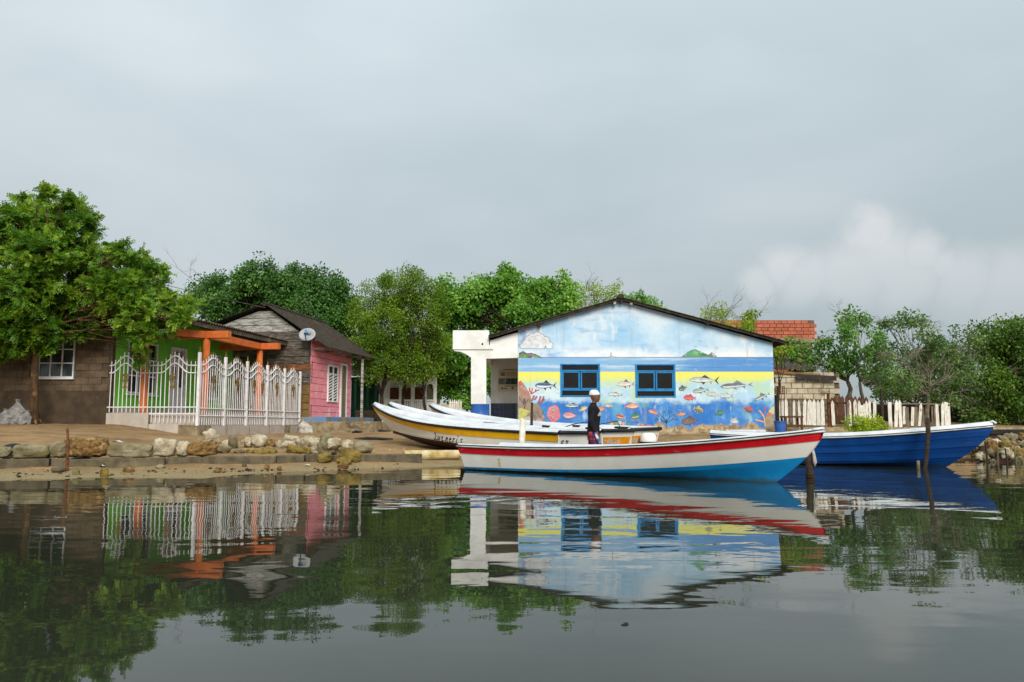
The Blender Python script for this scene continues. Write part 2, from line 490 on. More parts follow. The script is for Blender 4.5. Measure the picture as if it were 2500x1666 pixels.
def build_water():
    mb = MB()
    mb.add([(-500, -80, 0), (500, -80, 0), (500, 40, 0), (-500, 40, 0)], [(0, 1, 2, 3)])
    m = bpy.data.materials.new('canal_water'); m.use_nodes = True
    nt = m.node_tree; N, L = nt.nodes, nt.links
    b = N['Principled BSDF']
    b.inputs['Base Color'].default_value = (.020, .024, .015, 1)
    b.inputs['Roughness'].default_value = .015
    b.inputs['IOR'].default_value = 1.333
    geo = N.new('ShaderNodeNewGeometry')

    def nz(sx, sy, sc, det, dist=0.0, rot=0.0):
        mp = N.new('ShaderNodeMapping'); mp.inputs['Scale'].default_value = (sx, sy, 1); mp.inputs['Rotation'].default_value = (0, 0, rot)
        L.new(geo.outputs['Position'], mp.inputs['Vector'])
        n = N.new('ShaderNodeTexNoise'); n.inputs['Scale'].default_value = sc; n.inputs['Detail'].default_value = det
        n.inputs['Distortion'].default_value = dist; n.inputs['Roughness'].default_value = .45
        L.new(mp.outputs[0], n.inputs['Vector'])
        return n.outputs[0]

    def mul_add(a, k, c):
        n = N.new('ShaderNodeMath'); n.operation = 'MULTIPLY_ADD'; L.new(a, n.inputs[0])
        if isinstance(k, float): n.inputs[1].default_value = k
        else: L.new(k, n.inputs[1])
        if isinstance(c, float): n.inputs[2].default_value = c
        else: L.new(c, n.inputs[2])
        return n.outputs[0]
    swell = nz(.45, 1.0, .9, 1.5, .6, .12)
    rip = nz(.55, 1.0, 3.4, 1.5, .5, -.1)
    fine = nz(.7, 1.0, 11.0, 1.0, .2, .2)
    patch = nz(.35, 1.0, .35, 2.0, .5, .3)       # calm and ruffled patches
    pr = N.new('ShaderNodeMapRange'); pr.inputs[1].default_value = .38; pr.inputs[2].default_value = .62
    pr.inputs[3].default_value = .15; pr.inputs[4].default_value = 1.0
    L.new(patch, pr.inputs[0])
    rp = N.new('ShaderNodeMath'); rp.operation = 'MULTIPLY'; L.new(rip, rp.inputs[0]); L.new(pr.outputs[0], rp.inputs[1])
    fp = N.new('ShaderNodeMath'); fp.operation = 'MULTIPLY'; L.new(fine, fp.inputs[0]); L.new(pr.outputs[0], fp.inputs[1])
    h = mul_add(swell, WAVE[0], mul_add(rp.outputs[0], WAVE[1], mul_add(fp.outputs[0], WAVE[2], 0.0)))
    bp = N.new('ShaderNodeBump'); bp.inputs['Strength'].default_value = 1; bp.inputs['Distance'].default_value = 1.0
    L.new(h, bp.inputs['Height']); L.new(bp.outputs[0], b.inputs['Normal'])
    o = ob('water', mb, m)
    tag(o, 'calm dark canal water reflecting houses, boats and trees', kind='structure')


WAVE = (.0105, .0022, .0004)
build_water()

# ------------------------------------------------------------------ kerb of concrete blocks
kerb_pts = [(-13.2, 15.05), (-9.75, 15.6), (-7.5, 16.2), (-5.0, 17.3), (-2.75, 18.45)]
kerb = bpy.data.objects.new('kerb', None)
_link(kerb, None, Matrix.Translation((-7, 16.4, .05)))
tag(kerb, 'low concrete kerb of long blocks along the water edge', kind='structure')


def along(pts, d):
    for a, b in zip(pts, pts[1:]):
        l = math.dist(a, b)
        if d <= l: return (a[0] + (b[0] - a[0]) * d / l, a[1] + (b[1] - a[1]) * d / l, math.atan2(b[1] - a[1], b[0] - a[0]))
        d -= l
    a, b = pts[-2:]
    return (b[0], b[1], math.atan2(b[1] - a[1], b[0] - a[0]))


def rock_mesh(seed, d, rough=.25, sub=3, boxy=.35, freq=1.6):
    """an irregular stone of size d, its base at z=0"""
    import bmesh
    bm = bmesh.new()
    bmesh.ops.create_icosphere(bm, subdivisions=sub, radius=1)
    o = Vector((seed * 7.3, seed * 3.1, seed * 1.7))
    for v in bm.verts:
        n = v.co.normalized()
        m_ = max(abs(n.x), abs(n.y), abs(n.z))
        r = (1 - boxy) + boxy / m_
        r *= 1 + rough * mnoise.noise(n * freq + o) + rough * .5 * mnoise.noise(n * freq * 2.7 + o) + rough * .3 * mnoise.noise(n * freq * 6 + o)
        v.co = Vector((n.x * r * d[0] / 2 / (1 + boxy * .3), n.y * r * d[1] / 2 / (1 + boxy * .3), n.z * r * d[2] / 2 / (1 + boxy * .3)))
    zmin = min(v.co.z for v in bm.verts)
    for v in bm.verts: v.co.z -= zmin
    me = bpy.data.meshes.new('stone'); bm.to_mesh(me); bm.free()
    me.polygons.foreach_set('use_smooth', [True] * len(me.polygons))
    return me


dd, i = 0.0, 0
while dd < 11.6:
    ln = (2.9, 1.55, 2.05, 2.1, 1.9, 1.5)[i % 6]
    if 8.55 < dd < 9.9: ln = .6
    x, y, a = along(kerb_pts, dd + ln / 2)
    mb = MB(); g = random.uniform(-.012, .012)
    mb.box((0, 0, 0), (ln - .035, .2, .36))
    o = inst('block', mb.mesh('block'), kerb, (x, y, .10 + g), (random.uniform(-.03, .03), random.uniform(-.006, .006), a + random.uniform(-.012, .012)))
    o.data.materials.append(M['concrete'])
    bv = o.modifiers.new('bevel', 'BEVEL'); bv.width = .018; bv.segments = 2
    dd += ln; i += 1

M['stone_grey'] = mk('grey_stone', S(150, 140, 112), S(104, 95, 68), scale=3.2, rough=.95, bump=.6, bscale=20, bdist=.02, c3=S(120, 112, 62), s3=2.2, lo3=.5, hi3=.7)
M['stone_pale'] = mk('pale_coral_stone', S(206, 194, 168), S(158, 143, 112), scale=5, rough=.95, bump=.7, bscale=26, bdist=.02, c3=S(112, 96, 66), s3=3.0, lo3=.53, hi3=.7)
M['stone_brown'] = mk('pebbly_brown_stone', S(150, 116, 66), S(104, 80, 44), scale=14, rough=.95, bump=1.0, bscale=18, bdist=.03, c3=S(178, 142, 96), s3=9, lo3=.55, hi3=.65)
M['stone_ochre'] = mk('mossy_ochre_stone', S(140, 118, 56), S(98, 84, 40), scale=5, rough=.95, bump=.6, bscale=24, bdist=.02, c3=S(168, 150, 110), s3=2.6, lo3=.55, hi3=.7)


def kerb_top(px):
    """X, Y on the kerb line under photograph column px"""
    best = None
    for k in range(0, 240):
        x, y, a = along(kerb_pts, k * .05)
        e = abs(1250 + FPX * x / y - px)
        if best is None or e < best[0]: best = (e, x, y, a)
    return best[1:]


# name px0 px1 height(px) material boxy label   (stones set on top of the kerb, measured from the photograph)
big = [
    (-14, 28, 30, 'stone_grey', .4, 'low mossy stone at the very end of the kerb, under a black tyre piece'),
    (31, 122, 38, 'stone_grey', .75, 'long squared grey stone on the kerb, first left of the iron stake'),
    (120, 163, 39, 'stone_grey', .5, 'small rounded grey stone touching the rusty stake on the kerb'),
    (160, 266, 52, 'stone_brown', .55, 'big rough brown pebbly stone just beside the rusty stake'),
    (264, 381, 36, 'stone_grey', .85, 'long smooth rectangular grey stone in the middle of the kerb'),
    (374, 430, 46, 'stone_pale', .5, 'pitted grey coral stone with flat projecting top on the kerb'),
    (426, 464, 38, 'stone_pale', .3, 'white topped broken stone over a dark hollow on the kerb'),
    (459, 532, 37, 'stone_brown', .6, 'squat blocky brown grey stone right before the loose rubble'),
]
for k, (a, b, h, mt, bx, lab) in enumerate(big):
    x, y, ang = kerb_top((a + b) / 2)
    y += .06
    sc = FPX / y
    w = (b - a) / sc / max(.5, math.cos(ang)) * 1.04
    me = rock_mesh(k + 3, (w, .42 if w > .5 else .34, h / sc * 1.06), rough=.17 if bx > .6 else .30 if 'brown' in mt and bx < .58 else .25, boxy=bx * .8, sub=4, freq=1.8)
    o = ob('kerb_stone', me, M[mt]); o.location = (x, y + .07, .275); o.rotation_euler = (0, 0, ang)
    tag(o, lab, 'stone', 'stones on the kerb')

# loose coral rubble
pile = [  # px, py(base), w px, h px, mat
    (512, 1078, 30, 26, 'stone_pale'), (528, 1083, 20, 18, 'stone_pale'), (497, 1090, 22, 14, 'stone_pale'),
    (566, 1096, 24, 30, 'stone_grey'), (548, 1092, 20, 16, 'stone_pale'), (600, 1094, 30, 22, 'stone_pale'), (590, 1086, 18, 12, 'stone_pale'),
    (627, 1095, 40, 28, 'stone_pale'), (655, 1096, 26, 20, 'stone_brown'), (640, 1083, 30, 14, 'stone_pale'), (680, 1094, 22, 18, 'stone_pale'),
    (706, 1088, 42, 22, 'stone_pale'), (700, 1096, 36, 18, 'stone_pale'), (735, 1094, 30, 20, 'stone_pale'), (751, 1098, 46, 30, 'stone_pale'),
    (770, 1084, 24, 14, 'stone_pale'), (800, 1086, 28, 22, 'stone_pale'), (822, 1090, 26, 16, 'stone_pale'), (850, 1088, 22, 13, 'stone_pale'),
    (842, 1101, 34, 22, 'stone_pale'), (540, 1108, 40, 18, 'stone_grey'), (580, 1108, 34, 10, 'stone_grey'), (645, 1108, 60, 14, 'stone_ochre'), (715, 1108, 40, 18, 'stone_ochre'), (610, 1108, 24, 13, 'stone_ochre'), (742, 1109, 30, 16, 'stone_ochre'),
]
ORD = 'first second third fourth fifth sixth seventh eighth ninth tenth eleventh twelfth thirteenth fourteenth fifteenth sixteenth seventeenth eighteenth nineteenth twentieth'.split()
COLN = {'stone_pale': 'pale coral', 'stone_grey': 'grey', 'stone_ochre': 'mossy ochre', 'stone_brown': 'brown pebbly'}
for k, (px, py, w, h, mt) in enumerate(pile):
    rowm = [q_ for q_ in pile if (q_[1] > 1104) == (py > 1104)]
    nth = sorted(q_[0] for q_ in rowm).index(px)
    # intersect the view ray with the ground
    Y = 15.5
    while Y < 30 and P(px, py, Y).z > gz(P(px, py, Y).x, Y) + .0: Y += .05
    p = P(px, py, Y); sc = FPX / Y
    me = rock_mesh(k + 40, (w / sc, w / sc * .8, h / sc * 1.25), rough=.38, boxy=.25, sub=3, freq=2.0)
    o = ob('rubble_stone', me, M[mt]); o.location = (p.x, Y + .1, gz(p.x, Y) - .03); o.rotation_euler = (random.uniform(-.2, .2), random.uniform(-.2, .2), random.uniform(0, 6))
    tag(o, '%s stone, %s from the left in the %s of the rubble heap' % (COLN[mt], ORD[nth], 'front row' if py > 1104 else 'back rows'), 'stone', 'rubble heap stones')
spec = [
    (798, 1116, 52, 50, 'stone_grey', 18.0, 'large grey boulder leaning over the kerb edge in the rubble'),
    (813, 1098, 34, 26, 'stone_pale', 18.2, 'creamy white lumpy stone on top of the mossy boulder'),
    (846, 1130, 62, 34, 'stone_ochre', 17.3, 'long yellow mossy boulder tumbled over the kerb to the beach'),
    (885, 1106, 52, 28, 'stone_grey', 18.0, 'smooth egg shaped pale grey boulder at the end of the rubble'),
    (788, 1132, 42, 24, 'stone_ochre', 17.0, 'knobbly mustard coral lump on the beach below the kerb'),
    (838, 1137, 36, 20, 'stone_ochre', 17.0, 'small mossy round stone beside the tumbled yellow boulder'),
    (818, 1130, 22, 12, 'stone_ochre', 17.1, 'flat little stone between the coral lump and mossy boulder'),
    (834, 1147, 28, 14, 'stone_brown', 16.7, 'dark wet stone near the waterline below the mossy boulders'),
]
for k, (px, py, w, h, mt, Y, lab) in enumerate(spec):
    Y = 14.5
    while Y < 22 and P(px, py, Y).z > max(0, gz(P(px, py, Y).x, Y)): Y += .04
    if 'on top' in lab or 'leaning' in lab: Y = 18.35 if 'leaning' in lab else 18.2
    p = P(px, py, Y); sc = FPX / Y
    me = rock_mesh(k + 90, (w / sc, w / sc * .75, h / sc * 1.1), rough=.16 if 'smooth' in lab else .3, boxy=.2, sub=4, freq=1.7)
    o = ob('boulder', me, M[mt]); o.location = (p.x, Y + .12, p.z if 'on top' in lab else gz(p.x, Y + .12) - .03); o.rotation_euler = (0, .25 if 'long' in lab else 0, .2)
    tag(o, lab, 'boulder')
# stones low on the beach
for k, (px, py, w, h, mt, lab) in enumerate([
    (252, 1166, 20, 18, 'stone_ochre', 'bright yellow ochre lump standing at the waterline'),
    (138, 1155, 34, 11, 'concrete', 'flat dark stone half buried in the wet beach below the stake'),
    (182, 1161, 18, 12, 'stone_grey', 'small round dark stone at the waterline right of the stake'),
    (310, 1155, 30, 11, 'stone_brown', 'low brown stone on the wet beach below the long smooth stone'),
    (388, 1145, 24, 8, 'stone_grey', 'small grey stone at the foot of the kerb'),
    (533, 1155, 30, 7, 'stone_brown', 'thin reddish slab lying flat on the beach'),
    (650, 1147, 14, 10, 'stone_brown', 'little brown stone on the beach below the rubble'),
    (680, 1150, 13, 9, 'stone_brown', 'little reddish stone right of the little brown one'),
    (594, 1142, 12, 8, 'concrete', 'little dark stone near the kerb foot below the rubble'),
]):
    Y = 12.0
    while Y < 20 and P(px, py, Y).z > max(0, gz(P(px, py, Y).x, Y)): Y += .04
    p = P(px, py, Y); sc = FPX / Y
    o = ob('beach_stone', rock_mesh(k + 130, (w / sc, w / sc * .7, h / sc * 1.5), rough=.3, boxy=.2, sub=3), M[mt]); o.location = (p.x, Y + .05, gz(p.x, Y) - .02)
    tag(o, lab, 'stone', 'stones on the beach')


M['grit'] = mk('sandy_grit', S(178, 150, 108), S(138, 112, 76), scale=6, rough=.95, bump=.3, c3=S(200, 184, 152), s3=3, lo3=.55, hi3=.65)


def scatter(name, n, fn, smin, smax, mat_, label, seed):
    r = random.Random(seed); V, F = [], []
    base = rock_mesh(seed, (1, 1, .7), rough=.35, sub=1, boxy=.2)
    bv = [v.co.copy() for v in base.vertices]; bf = [tuple(p.vertices) for p in base.polygons]
    bpy.data.meshes.remove(base)
    for _ in range(n):
        x, y = fn(r)
        z = gz(x, y)
        if z < -.03: continue
        s_ = smin + (smax - smin) * r.random() ** 3
        a = r.uniform(0, 6.3); c, d = math.cos(a), math.sin(a); st = r.uniform(.6, 1.4)
        o = len(V)
        V += [(x + s_ * (v.x * c * st - v.y * d), y + s_ * (v.x * d * st + v.y * c), z + s_ * (v.z - .25)) for v in bv]
        F += [tuple(i_ + o for i_ in f) for f in bf]
    me = bpy.data.meshes.new(name); me.from_pydata(V, [], F)
    o = ob(name, me, mat_)
    tag(o, label, kind='stuff')


def _beach(r):
    x, y, a = along(kerb_pts, r.uniform(0, 11.6))
    d = r.uniform(.25, 2.4) if r.random() < .8 else -r.uniform(.3, 3)
    return x + math.sin(a) * d, y - math.cos(a) * d


scatter('pebbles', 900, _beach, .012, .06, M['stone_grey'], 'scattered pebbles and shell grit on the beach', 5)


def _rub(r):
    px = r.uniform(470, 1000); Y = r.uniform(17.8, 22)
    return (px - 1250) / FPX * Y, Y


scatter('gravel', 1500, _rub, .015, .07, M['grit'], 'broken coral gravel on the bank before the houses', 6)
scatter('tide_debris', 420, lambda r: (lambda q_: (q_[0] + math.sin(q_[2]) * r.gauss(1.05, .28), q_[1] - math.cos(q_[2]) * r.gauss(1.05, .28)))(along(kerb_pts, r.uniform(0, 11.5))), .015, .09, M['wood_dark'], 'dark wrack and twigs washed up along the beach', 15)
scatter('bank_gravel', 500, lambda r: (r.uniform(-.5, 9), r.uniform(22.5, 27)), .02, .07, M['grit'], 'loose gravel below the painted wall', 8)

# ================================================================== LEFT HOUSES
E = Vector((.158, .9874, 0))      # the street line the left houses follow
NV = Vector((.9874, -.158, 0))    # outward from their long walls


def WP(px, py, A, e):
    """on the vertical wall through A along e: (distance along, height) at a photograph pixel"""
    u, v = (px - 1250) / FPX, (833 - py) / FPX
    dy = math.cos(PITCH) - v * math.sin(PITCH); dz = math.sin(PITCH) + v * math.cos(PITCH)
    # A + e t = s (u, dy)
    det = e.x * (-dy) - e.y * (-u)
    s_ = (e.x * (-A.y) - e.y * (-A.x)) / det
    t = (s_ * u - A.x) / e.x if abs(e.x) > abs(e.y) else (s_ * dy - A.y) / e.y
    return t, CAM_Z + dz * s_


def wall_box(mb, A, e, n, t0, t1, z0, z1, o0, o1, mi=0):
    """a box on a wall: along e from t0 to t1, heights z0..z1, outward offsets o0..o1"""
    f = lambda t, o, z: Vector((A.x + e.x * t + n.x * o, A.y + e.y * t + n.y * o, z))
    q = [f(t0, o0, z0), f(t1, o0, z0), f(t1, o1, z0), f(t0, o1, z0)]
    w = [f(t0, o0, z1), f(t1, o0, z1), f(t1, o1, z1), f(t0, o1, z1)]
    if e.cross(n).z < 0: q, w = q[::-1], w[::-1]
    mb.hexa(q, w, mi)
    return mb


def corrugated(name, A, e, down, t0, t1, z0, length, drop, parent, mat_, wave=.18, amp=.028, thick=.012, label=None, nx=None):
    """roof sheet: starts at A (top edge, along e from t0 to t1, height z0), runs `length` along `down`, losing `drop`"""
    n = int((t1 - t0) / wave * 6)
    rows = []
    for side in (0, 1):
        for k in (0, .5, 1):
            r = []
            for i in range(n + 1):
                t = t0 + (t1 - t0) * i / n
                p = A + e * t + down * (length * k)
                z = z0 - drop * k + amp * math.sin(2 * math.pi * t / wave) - side * thick - .015 * math.sin(k * 3.1) * math.sin(t * .7)
                r.append(Vector((p.x, p.y, z)))
            rows.append(r)
    mb = MB()
    mb.grid(rows[:3]); mb.grid(rows[3:], flip=True)
    mb.grid([rows[0], rows[3]], flip=True); mb.grid([rows[2], rows[5]])
    return ob(name, mb, mat_, parent, smooth=False)


# ------------------------------------------------------------------ brown cement house
YB = 26.8
xc = PX(268, YB)
bh = thing('cement_house', (xc - 2, YB, .95), 'brown unpainted cement block house with white gridded window behind the tree', 'house')
wx0, wx1 = PX(95, YB, 2.5), PX(179, YB, 2.5)
wz0, wz1 = P(130, 921, YB).z, P(130, 820, YB).z
mb = MB()
for (a, b, c, d) in ((-19, wx0, .6, 4.5), (wx1, xc, .6, 4.5), (wx0, wx1, .6, wz0), (wx0, wx1, wz1, 4.5)):
    mb.box(((a + b) / 2, YB + .12, (c + d) / 2), (b - a, .2, d - c))
mb.box((-16, YB + 4, 2.5), (6.4, .2, 4)); mb.box((xc - .1, YB + 2.2, 2.5), (.2, 3.95, 3.9))
ob('wall', mb, M['cement_joint'], bh)
bw, bhh = .43, .225
blk = MB().box((0, 0, 0), (bw - .010, .05, bhh - .010)).mesh('block'); blk.materials.append(M['cement'])
row = 0
z = 2.02
while z < 4.4:
    x = -18.8 + (row % 2) * bw / 2
    while x < xc - .1:
        cx, cz = x + bw / 2, z + bhh / 2
        if cx + bw / 2 < xc + .02 and not (cx + bw / 2 > wx0 and cx - bw / 2 < wx1 and cz + bhh / 2 > wz0 and cz - bhh / 2 < wz1):
            inst('block', blk, bh, (cx, YB + random.uniform(-.003, .006), cz), (0, random.uniform(-.004, .004), 0))
        x += bw
    z += bhh; row += 1
# lower cement coat with an uneven upper edge
top = [(x, 2.02 + .10 * mnoise.noise(Vector((x * .9, 3, 0))) + .05 * mnoise.noise(Vector((x * 3, 5, 0)))) for x in np.linspace(-18.9, xc + .01, 60)]
mb = MB().grid([[Vector((x, YB - .05, .6)) for x, _ in top], [Vector((x, YB - .05, zt)) for x, zt in top], [Vector((x, YB + .02, zt + .01)) for x, zt in top]], flip=False)
ob('cement_coat', mb, M['cement_damp'], bh)
w_ = wx1 - wx0; h_ = wz1 - wz0
win = ob('window', MB().box((wx0 + w_ / 2, YB + .30, (wz0 + wz1) / 2), (w_ + .1, .02, h_ + .1)), M['black'], bh)
mb = MB(); t = .035
for k in range(4):
    mb.box((wx0 + w_ * k / 3, YB - .02, (wz0 + wz1) / 2), (t, .06, h_ + t))
for k in range(4):
    for j in range(3): mb.box((wx0 + w_ * (j + .5) / 3, YB - .02, wz0 + h_ * k / 3), (w_ / 3 - t, .05, t))
ob('window_frame', mb, M['white_metal'], win)
pn = MB().box((0, 0, 0), (w_ / 3 - t, .012, h_ / 3 - t)).mesh('pane'); pn.materials.append(M['clearglass'])
for k in range(3):
    for j in range(3): inst('pane', pn, win, (wx0 + w_ * (j + .5) / 3, YB, wz0 + h_ * (k + .5) / 3))
mb = MB().box((wx0 + w_ * .42, YB + .2, (wz0 + wz1) / 2), (w_ * .55, .03, h_ * .96)); ob('curtain', mb, M['curtain'], win)
ob('window_sill', MB().box((wx0 + w_ / 2, YB - .06, wz0 - .05), (w_ + .1, .1, .05)), M['white_metal'], win)
corrugated('roof', Vector((-19, YB + 2.2, 0)), Vector((1, 0, 0)), Vector((0, -1, 0)), 0, 19 + xc + .2, 5.1, 2.6, .6, bh, M['asbestos'])

# ------------------------------------------------------------------ green house with porch
GA = Vector((PX(275, 27.0), 27.0, 0))
TL = 7.85
FLOOR = 1.32
gh = thing('green_house', (GA.x + 1, GA.y + 1, .7), 'bright green house with orange columns, beams and corrugated porch roof', 'house')
w1 = [WP(315, 833, GA, E), WP(379, 960, GA, E)]
w1 = (w1[0][0], w1[1][0], WP(315, 958, GA, E)[1], w1[0][1])
d1 = (WP(420, 851, GA, E)[0], WP(454, 851, GA, E)[0], FLOOR, WP(436, 853, GA, E)[1])
w2 = (WP(507, 865, GA, E)[0], WP(539, 865, GA, E)[0], WP(522, 972, GA, E)[1], WP(507, 866, GA, E)[1])
mb = MB(); ts = sorted([0, TL, *w1[:2], *d1[:2], *w2[:2]])
for a, b in zip(ts, ts[1:]):
    holes = [h for h in (w1, d1, w2) if h[0] <= a + 1e-6 and h[1] >= b - 1e-6]
    if not holes: wall_box(mb, GA, E, NV, a, b, FLOOR - .1, 4.92, -.15, 0)
    else:
        h = holes[0]
        if h[2] > FLOOR: wall_box(mb, GA, E, NV, a, b, FLOOR - .1, h[2], -.15, 0)
        wall_box(mb, GA, E, NV, a, b, h[3], 4.92, -.15, 0)
ob('wall', mb, M['green'], gh)
mb = MB()
wall_box(mb, GA, E, NV, TL - .15, TL, .7, 4.92, -4, -.16); wall_box(mb, GA, E, NV, 0, TL, .7, 4.4, -4.2, -4.02); wall_box(mb, GA, E, NV, 0.01, .15, .7, 4.92, -4, -.16)
ob('rear_walls', mb, M['green'], gh)
mb = MB()
for a, b in ((0, d1[0] - .02), (d1[1] + .02, TL)): wall_box(mb, GA, E, NV, a, b, FLOOR, FLOOR + .16, 0, .012)
ob('skirting', mb, M['tilegrey'], gh)


def gwindow(w, cols, rows):
    fr = MB(); t = .045
    for k in range(cols + 1):
        c = w[0] + (w[1] - w[0]) * k / cols
        wall_box(fr, GA, E, NV, c - t / 2, c + t / 2, w[2] - t, w[3] + t, -.03, .03)
    for k in range(rows + 1):
        c = w[2] + (w[3] - w[2]) * k / rows
        for j in range(cols):
            wall_box(fr, GA, E, NV, w[0] + (w[1] - w[0]) * j / cols + t / 2, w[0] + (w[1] - w[0]) * (j + 1) / cols - t / 2, c - t / 2, c + t / 2, -.028, .024)
    f = ob('window', fr, M['white_metal'], gh)
    for k in range(rows):
        for j in range(cols):
            p = MB(); wall_box(p, GA, E, NV, w[0] + (w[1] - w[0]) * (j + .06) / cols, w[0] + (w[1] - w[0]) * (j + .94) / cols, w[2] + (w[3] - w[2]) * k / rows + .02, w[2] + (w[3] - w[2]) * (k + 1) / rows - .02, -.10, -.085)
            ob('pane', p, M['clearglass'] if (j + k) % 2 else M['darkglass'], f)
    s_ = MB(); wall_box(s_, GA, E, NV, w[0] - .06, w[1] + .06, w[2] - .10, w[2] - .046, .0, .09); ob('window_sill', s_, M['white_metal'], f)


gwindow(w1, 3, 3); gwindow(w2, 2, 3)
dr = MB(); wall_box(dr, GA, E, NV, d1[0] + .05, d1[1] - .05, FLOOR + .01, d1[3] - .42, -.09, -.04)
door = ob('door', dr, M['white_metal'], gh)
fr = MB(); wall_box(fr, GA, E, NV, d1[0] - .05, d1[0] + .05, FLOOR, d1[3] + .05, -.1, .03); wall_box(fr, GA, E, NV, d1[1] - .05, d1[1] + .05, FLOOR, d1[3] + .05, -.1, .03)
wall_box(fr, GA, E, NV, d1[0] + .05, d1[1] - .05, d1[3] - .05, d1[3] + .05, -.1, .03); wall_box(fr, GA, E, NV, d1[0] + .05, d1[1] - .05, d1[3] - .42, d1[3] - .36, -.1, .02)
ob('door_frame', fr, M['white_metal'], door)
tr_ = MB(); wall_box(tr_, GA, E, NV, d1[0] + .05, d1[1] - .05, d1[3] - .36, d1[3] - .05, -.14, -.12); ob('transom', tr_, M['darkglass'], door)
for k in range(4):
    b_ = MB(); zz = d1[3] - .32 + k * .075; wall_box(b_, GA, E, NV, d1[0] + .05, d1[1] - .05, zz, zz + .025, -.06, -.03); ob('transom_bar', b_, M['white_metal'], door)
for k in range(2):
    b_ = MB(); a = d1[0] + .16 + k * .42; wall_box(b_, GA, E, NV, a, a + .2, FLOOR + 1.0, FLOOR + 1.75, -.055, -.030); ob('door_pane', b_, M['clearglass'], door)
b_ = MB(); wall_box(b_, GA, E, NV, d1[0] + .1, d1[0] + .14, FLOOR + .95, FLOOR + 1.1, -.04, .02); ob('handle', b_, M['gold'], door)

# fence line
FC = Vector((PX(483, 26.5, 1.5), 26.5, 0)); FE = Vector((PX(731, 34.6, 1.5), 34.6, 0))
FD = (FE - FC); FLEN = FD.length; FD.normalize(); FN = Vector((FD.y, -FD.x, 0))
F0 = Vector((PX(262, 26.62, 1.5), 26.62, 0))
# porch platform: floor slab bounded by the wall, the front edge and the fence line (set back)
mb = MB()
pf = [F0 + Vector((.05, .10, 0)), F0 + (FC - F0) * .47 + Vector((0, .10, 0)), FC + Vector((-.12, .16, 0)), FE + Vector((-.12, 0, 0)), GA + E * TL, GA + E * .05]
mb.prism([Vector((p.x, p.y, .5)) for p in pf], (0, 0, FLOOR - .5))
ob('porch_floor', mb, M['tilegrey'], gh)
COLS = [(352, 27.0), (501, 28.7), (632, 33.0)]
cp = [Vector((PX(px, Y, 2.5), Y, 0)) for px, Y in COLS]
for p in cp:
    c = ob('column', MB().lathe([(.128, 0), (.128, .04), (.122, .05), (.118, 2.7)], (0, 0, 0), 18), M['orange'], gh, smooth=False, loc=(p.x, p.y, FLOOR))
    c.data.polygons.foreach_set('use_smooth', [len(q.vertices) == 4 for q in c.data.polygons])
BZ0, BZ1 = 3.95, 4.2


def beam(a, b, w=.2, z0=BZ0, z1=BZ1):
    d = (b - a); l = d.length; d.normalize(); n = Vector((d.y, -d.x, 0))
    m_ = MB(); wall_box(m_, a, d, n, 0, l, z0, z1, -w / 2, w / 2)
    return ob('beam', m_, M['orange'], gh, bevel=.01)


d01 = (cp[1] - cp[0]).normalized(); d12 = (cp[2] - cp[1]).normalized()
beam(cp[0] - d01 * .6, cp[1] - d01 * .135); beam(cp[1] + d12 * .135, cp[2] - d12 * .135)
beam(cp[1] - NV * 2.1, cp[1] + NV * .86, .26); beam(cp[2] - NV * 1.75, cp[2] + NV * .82, .26)
EV = P(706, 836, 35.2)
tE = -9.6
slope = .2
evA = Vector((EV.x, EV.y, 0))
corrugated('roof', evA - NV * 4.6, E, NV, tE, .15, EV.z + .92 + .05, 4.6, .92, gh, M['asbestos'])
mb = MB(); wall_box(mb, evA, E, NV, tE, 0, EV.z - .16, EV.z - .005, -.12, -.06); ob('fascia', mb, M['asbestos'], gh)
mb = MB()
for k in range(9):
    t_ = tE + .5 + k * 1.12
    f = lambda t, o, z: evA + E * t + NV * o + Vector((0, 0, z))
    mb.hexa([f(t_, -3.4, EV.z + .50), f(t_ + .07, -3.4, EV.z + .50), f(t_ + .07, -.13, EV.z - .15), f(t_, -.13, EV.z - .15)][::-1], [f(t_, -3.4, EV.z + .62), f(t_ + .07, -3.4, EV.z + .62), f(t_ + .07, -.13, EV.z - .02), f(t_, -.13, EV.z - .02)][::-1])
ob('rafters', mb, M['wood_dark'], gh)

# ------------------------------------------------------------------ white metal fence of the porch
fence = thing('metal_fence', (FC.x, FC.y, .92), 'white wavy metal railing with gold ornaments around the green house porch', 'fence')
bar = MB().box((0, 0, .5), (.021, .021, 1)).mesh('picket'); bar.materials.append(M['fence_white'])
tip = MB().lathe([(.014, 0), (.018, .02), (.010, .05), (.002, .10)], n=6).mesh('finial'); tip.materials.append(M['gold'])
post_m = MB().box((0, 0, .5), (.085, .085, 1)).mesh('post'); post_m.materials.append(M['fence_white'])


def ornament(c, ang):
    mb = MB()
    for k in range(8):
        a0, a1 = 2 * math.pi * k / 8, 2 * math.pi * (k + 1) / 8
        mb.tube([(math.cos(a) * .115, 0, .10 + math.sin(a) * .135) for a in np.linspace(a0, a1, 3)], .013, 5)
        mb.tube([(0, 0, .10), (math.cos(a0) * .06 + .02, -.012, .10 + math.sin(a0) * .06), (math.cos(a0) * .11, 0, .10 + math.sin(a0) * .13)], .011, 5)
    mb.lathe([(.005, -.03), (.035, -.02), (.035, .02), (.005, .03)], (0, 0, .10), 8)
    mb.box((0, 0, -.12), (.10, .02, .12), taper=.5); mb.box((0, 0, -.20), (.13, .02, .05)); mb.tube([(0, 0, -.07), (0, 0, 0)], .02, 6)
    o = ob('ornament', mb, M['gold'], fence); o.matrix_basis = Matrix.Translation(c) @ Matrix.Rotation(ang, 4, 'Z')


def wave_(s_, c, hw):      # 1 at the crest, 0 at the troughs
    q = abs(s_ - c) / hw
    return .5 + .5 * math.cos(math.pi * min(1, q)) if q < 1 else 0


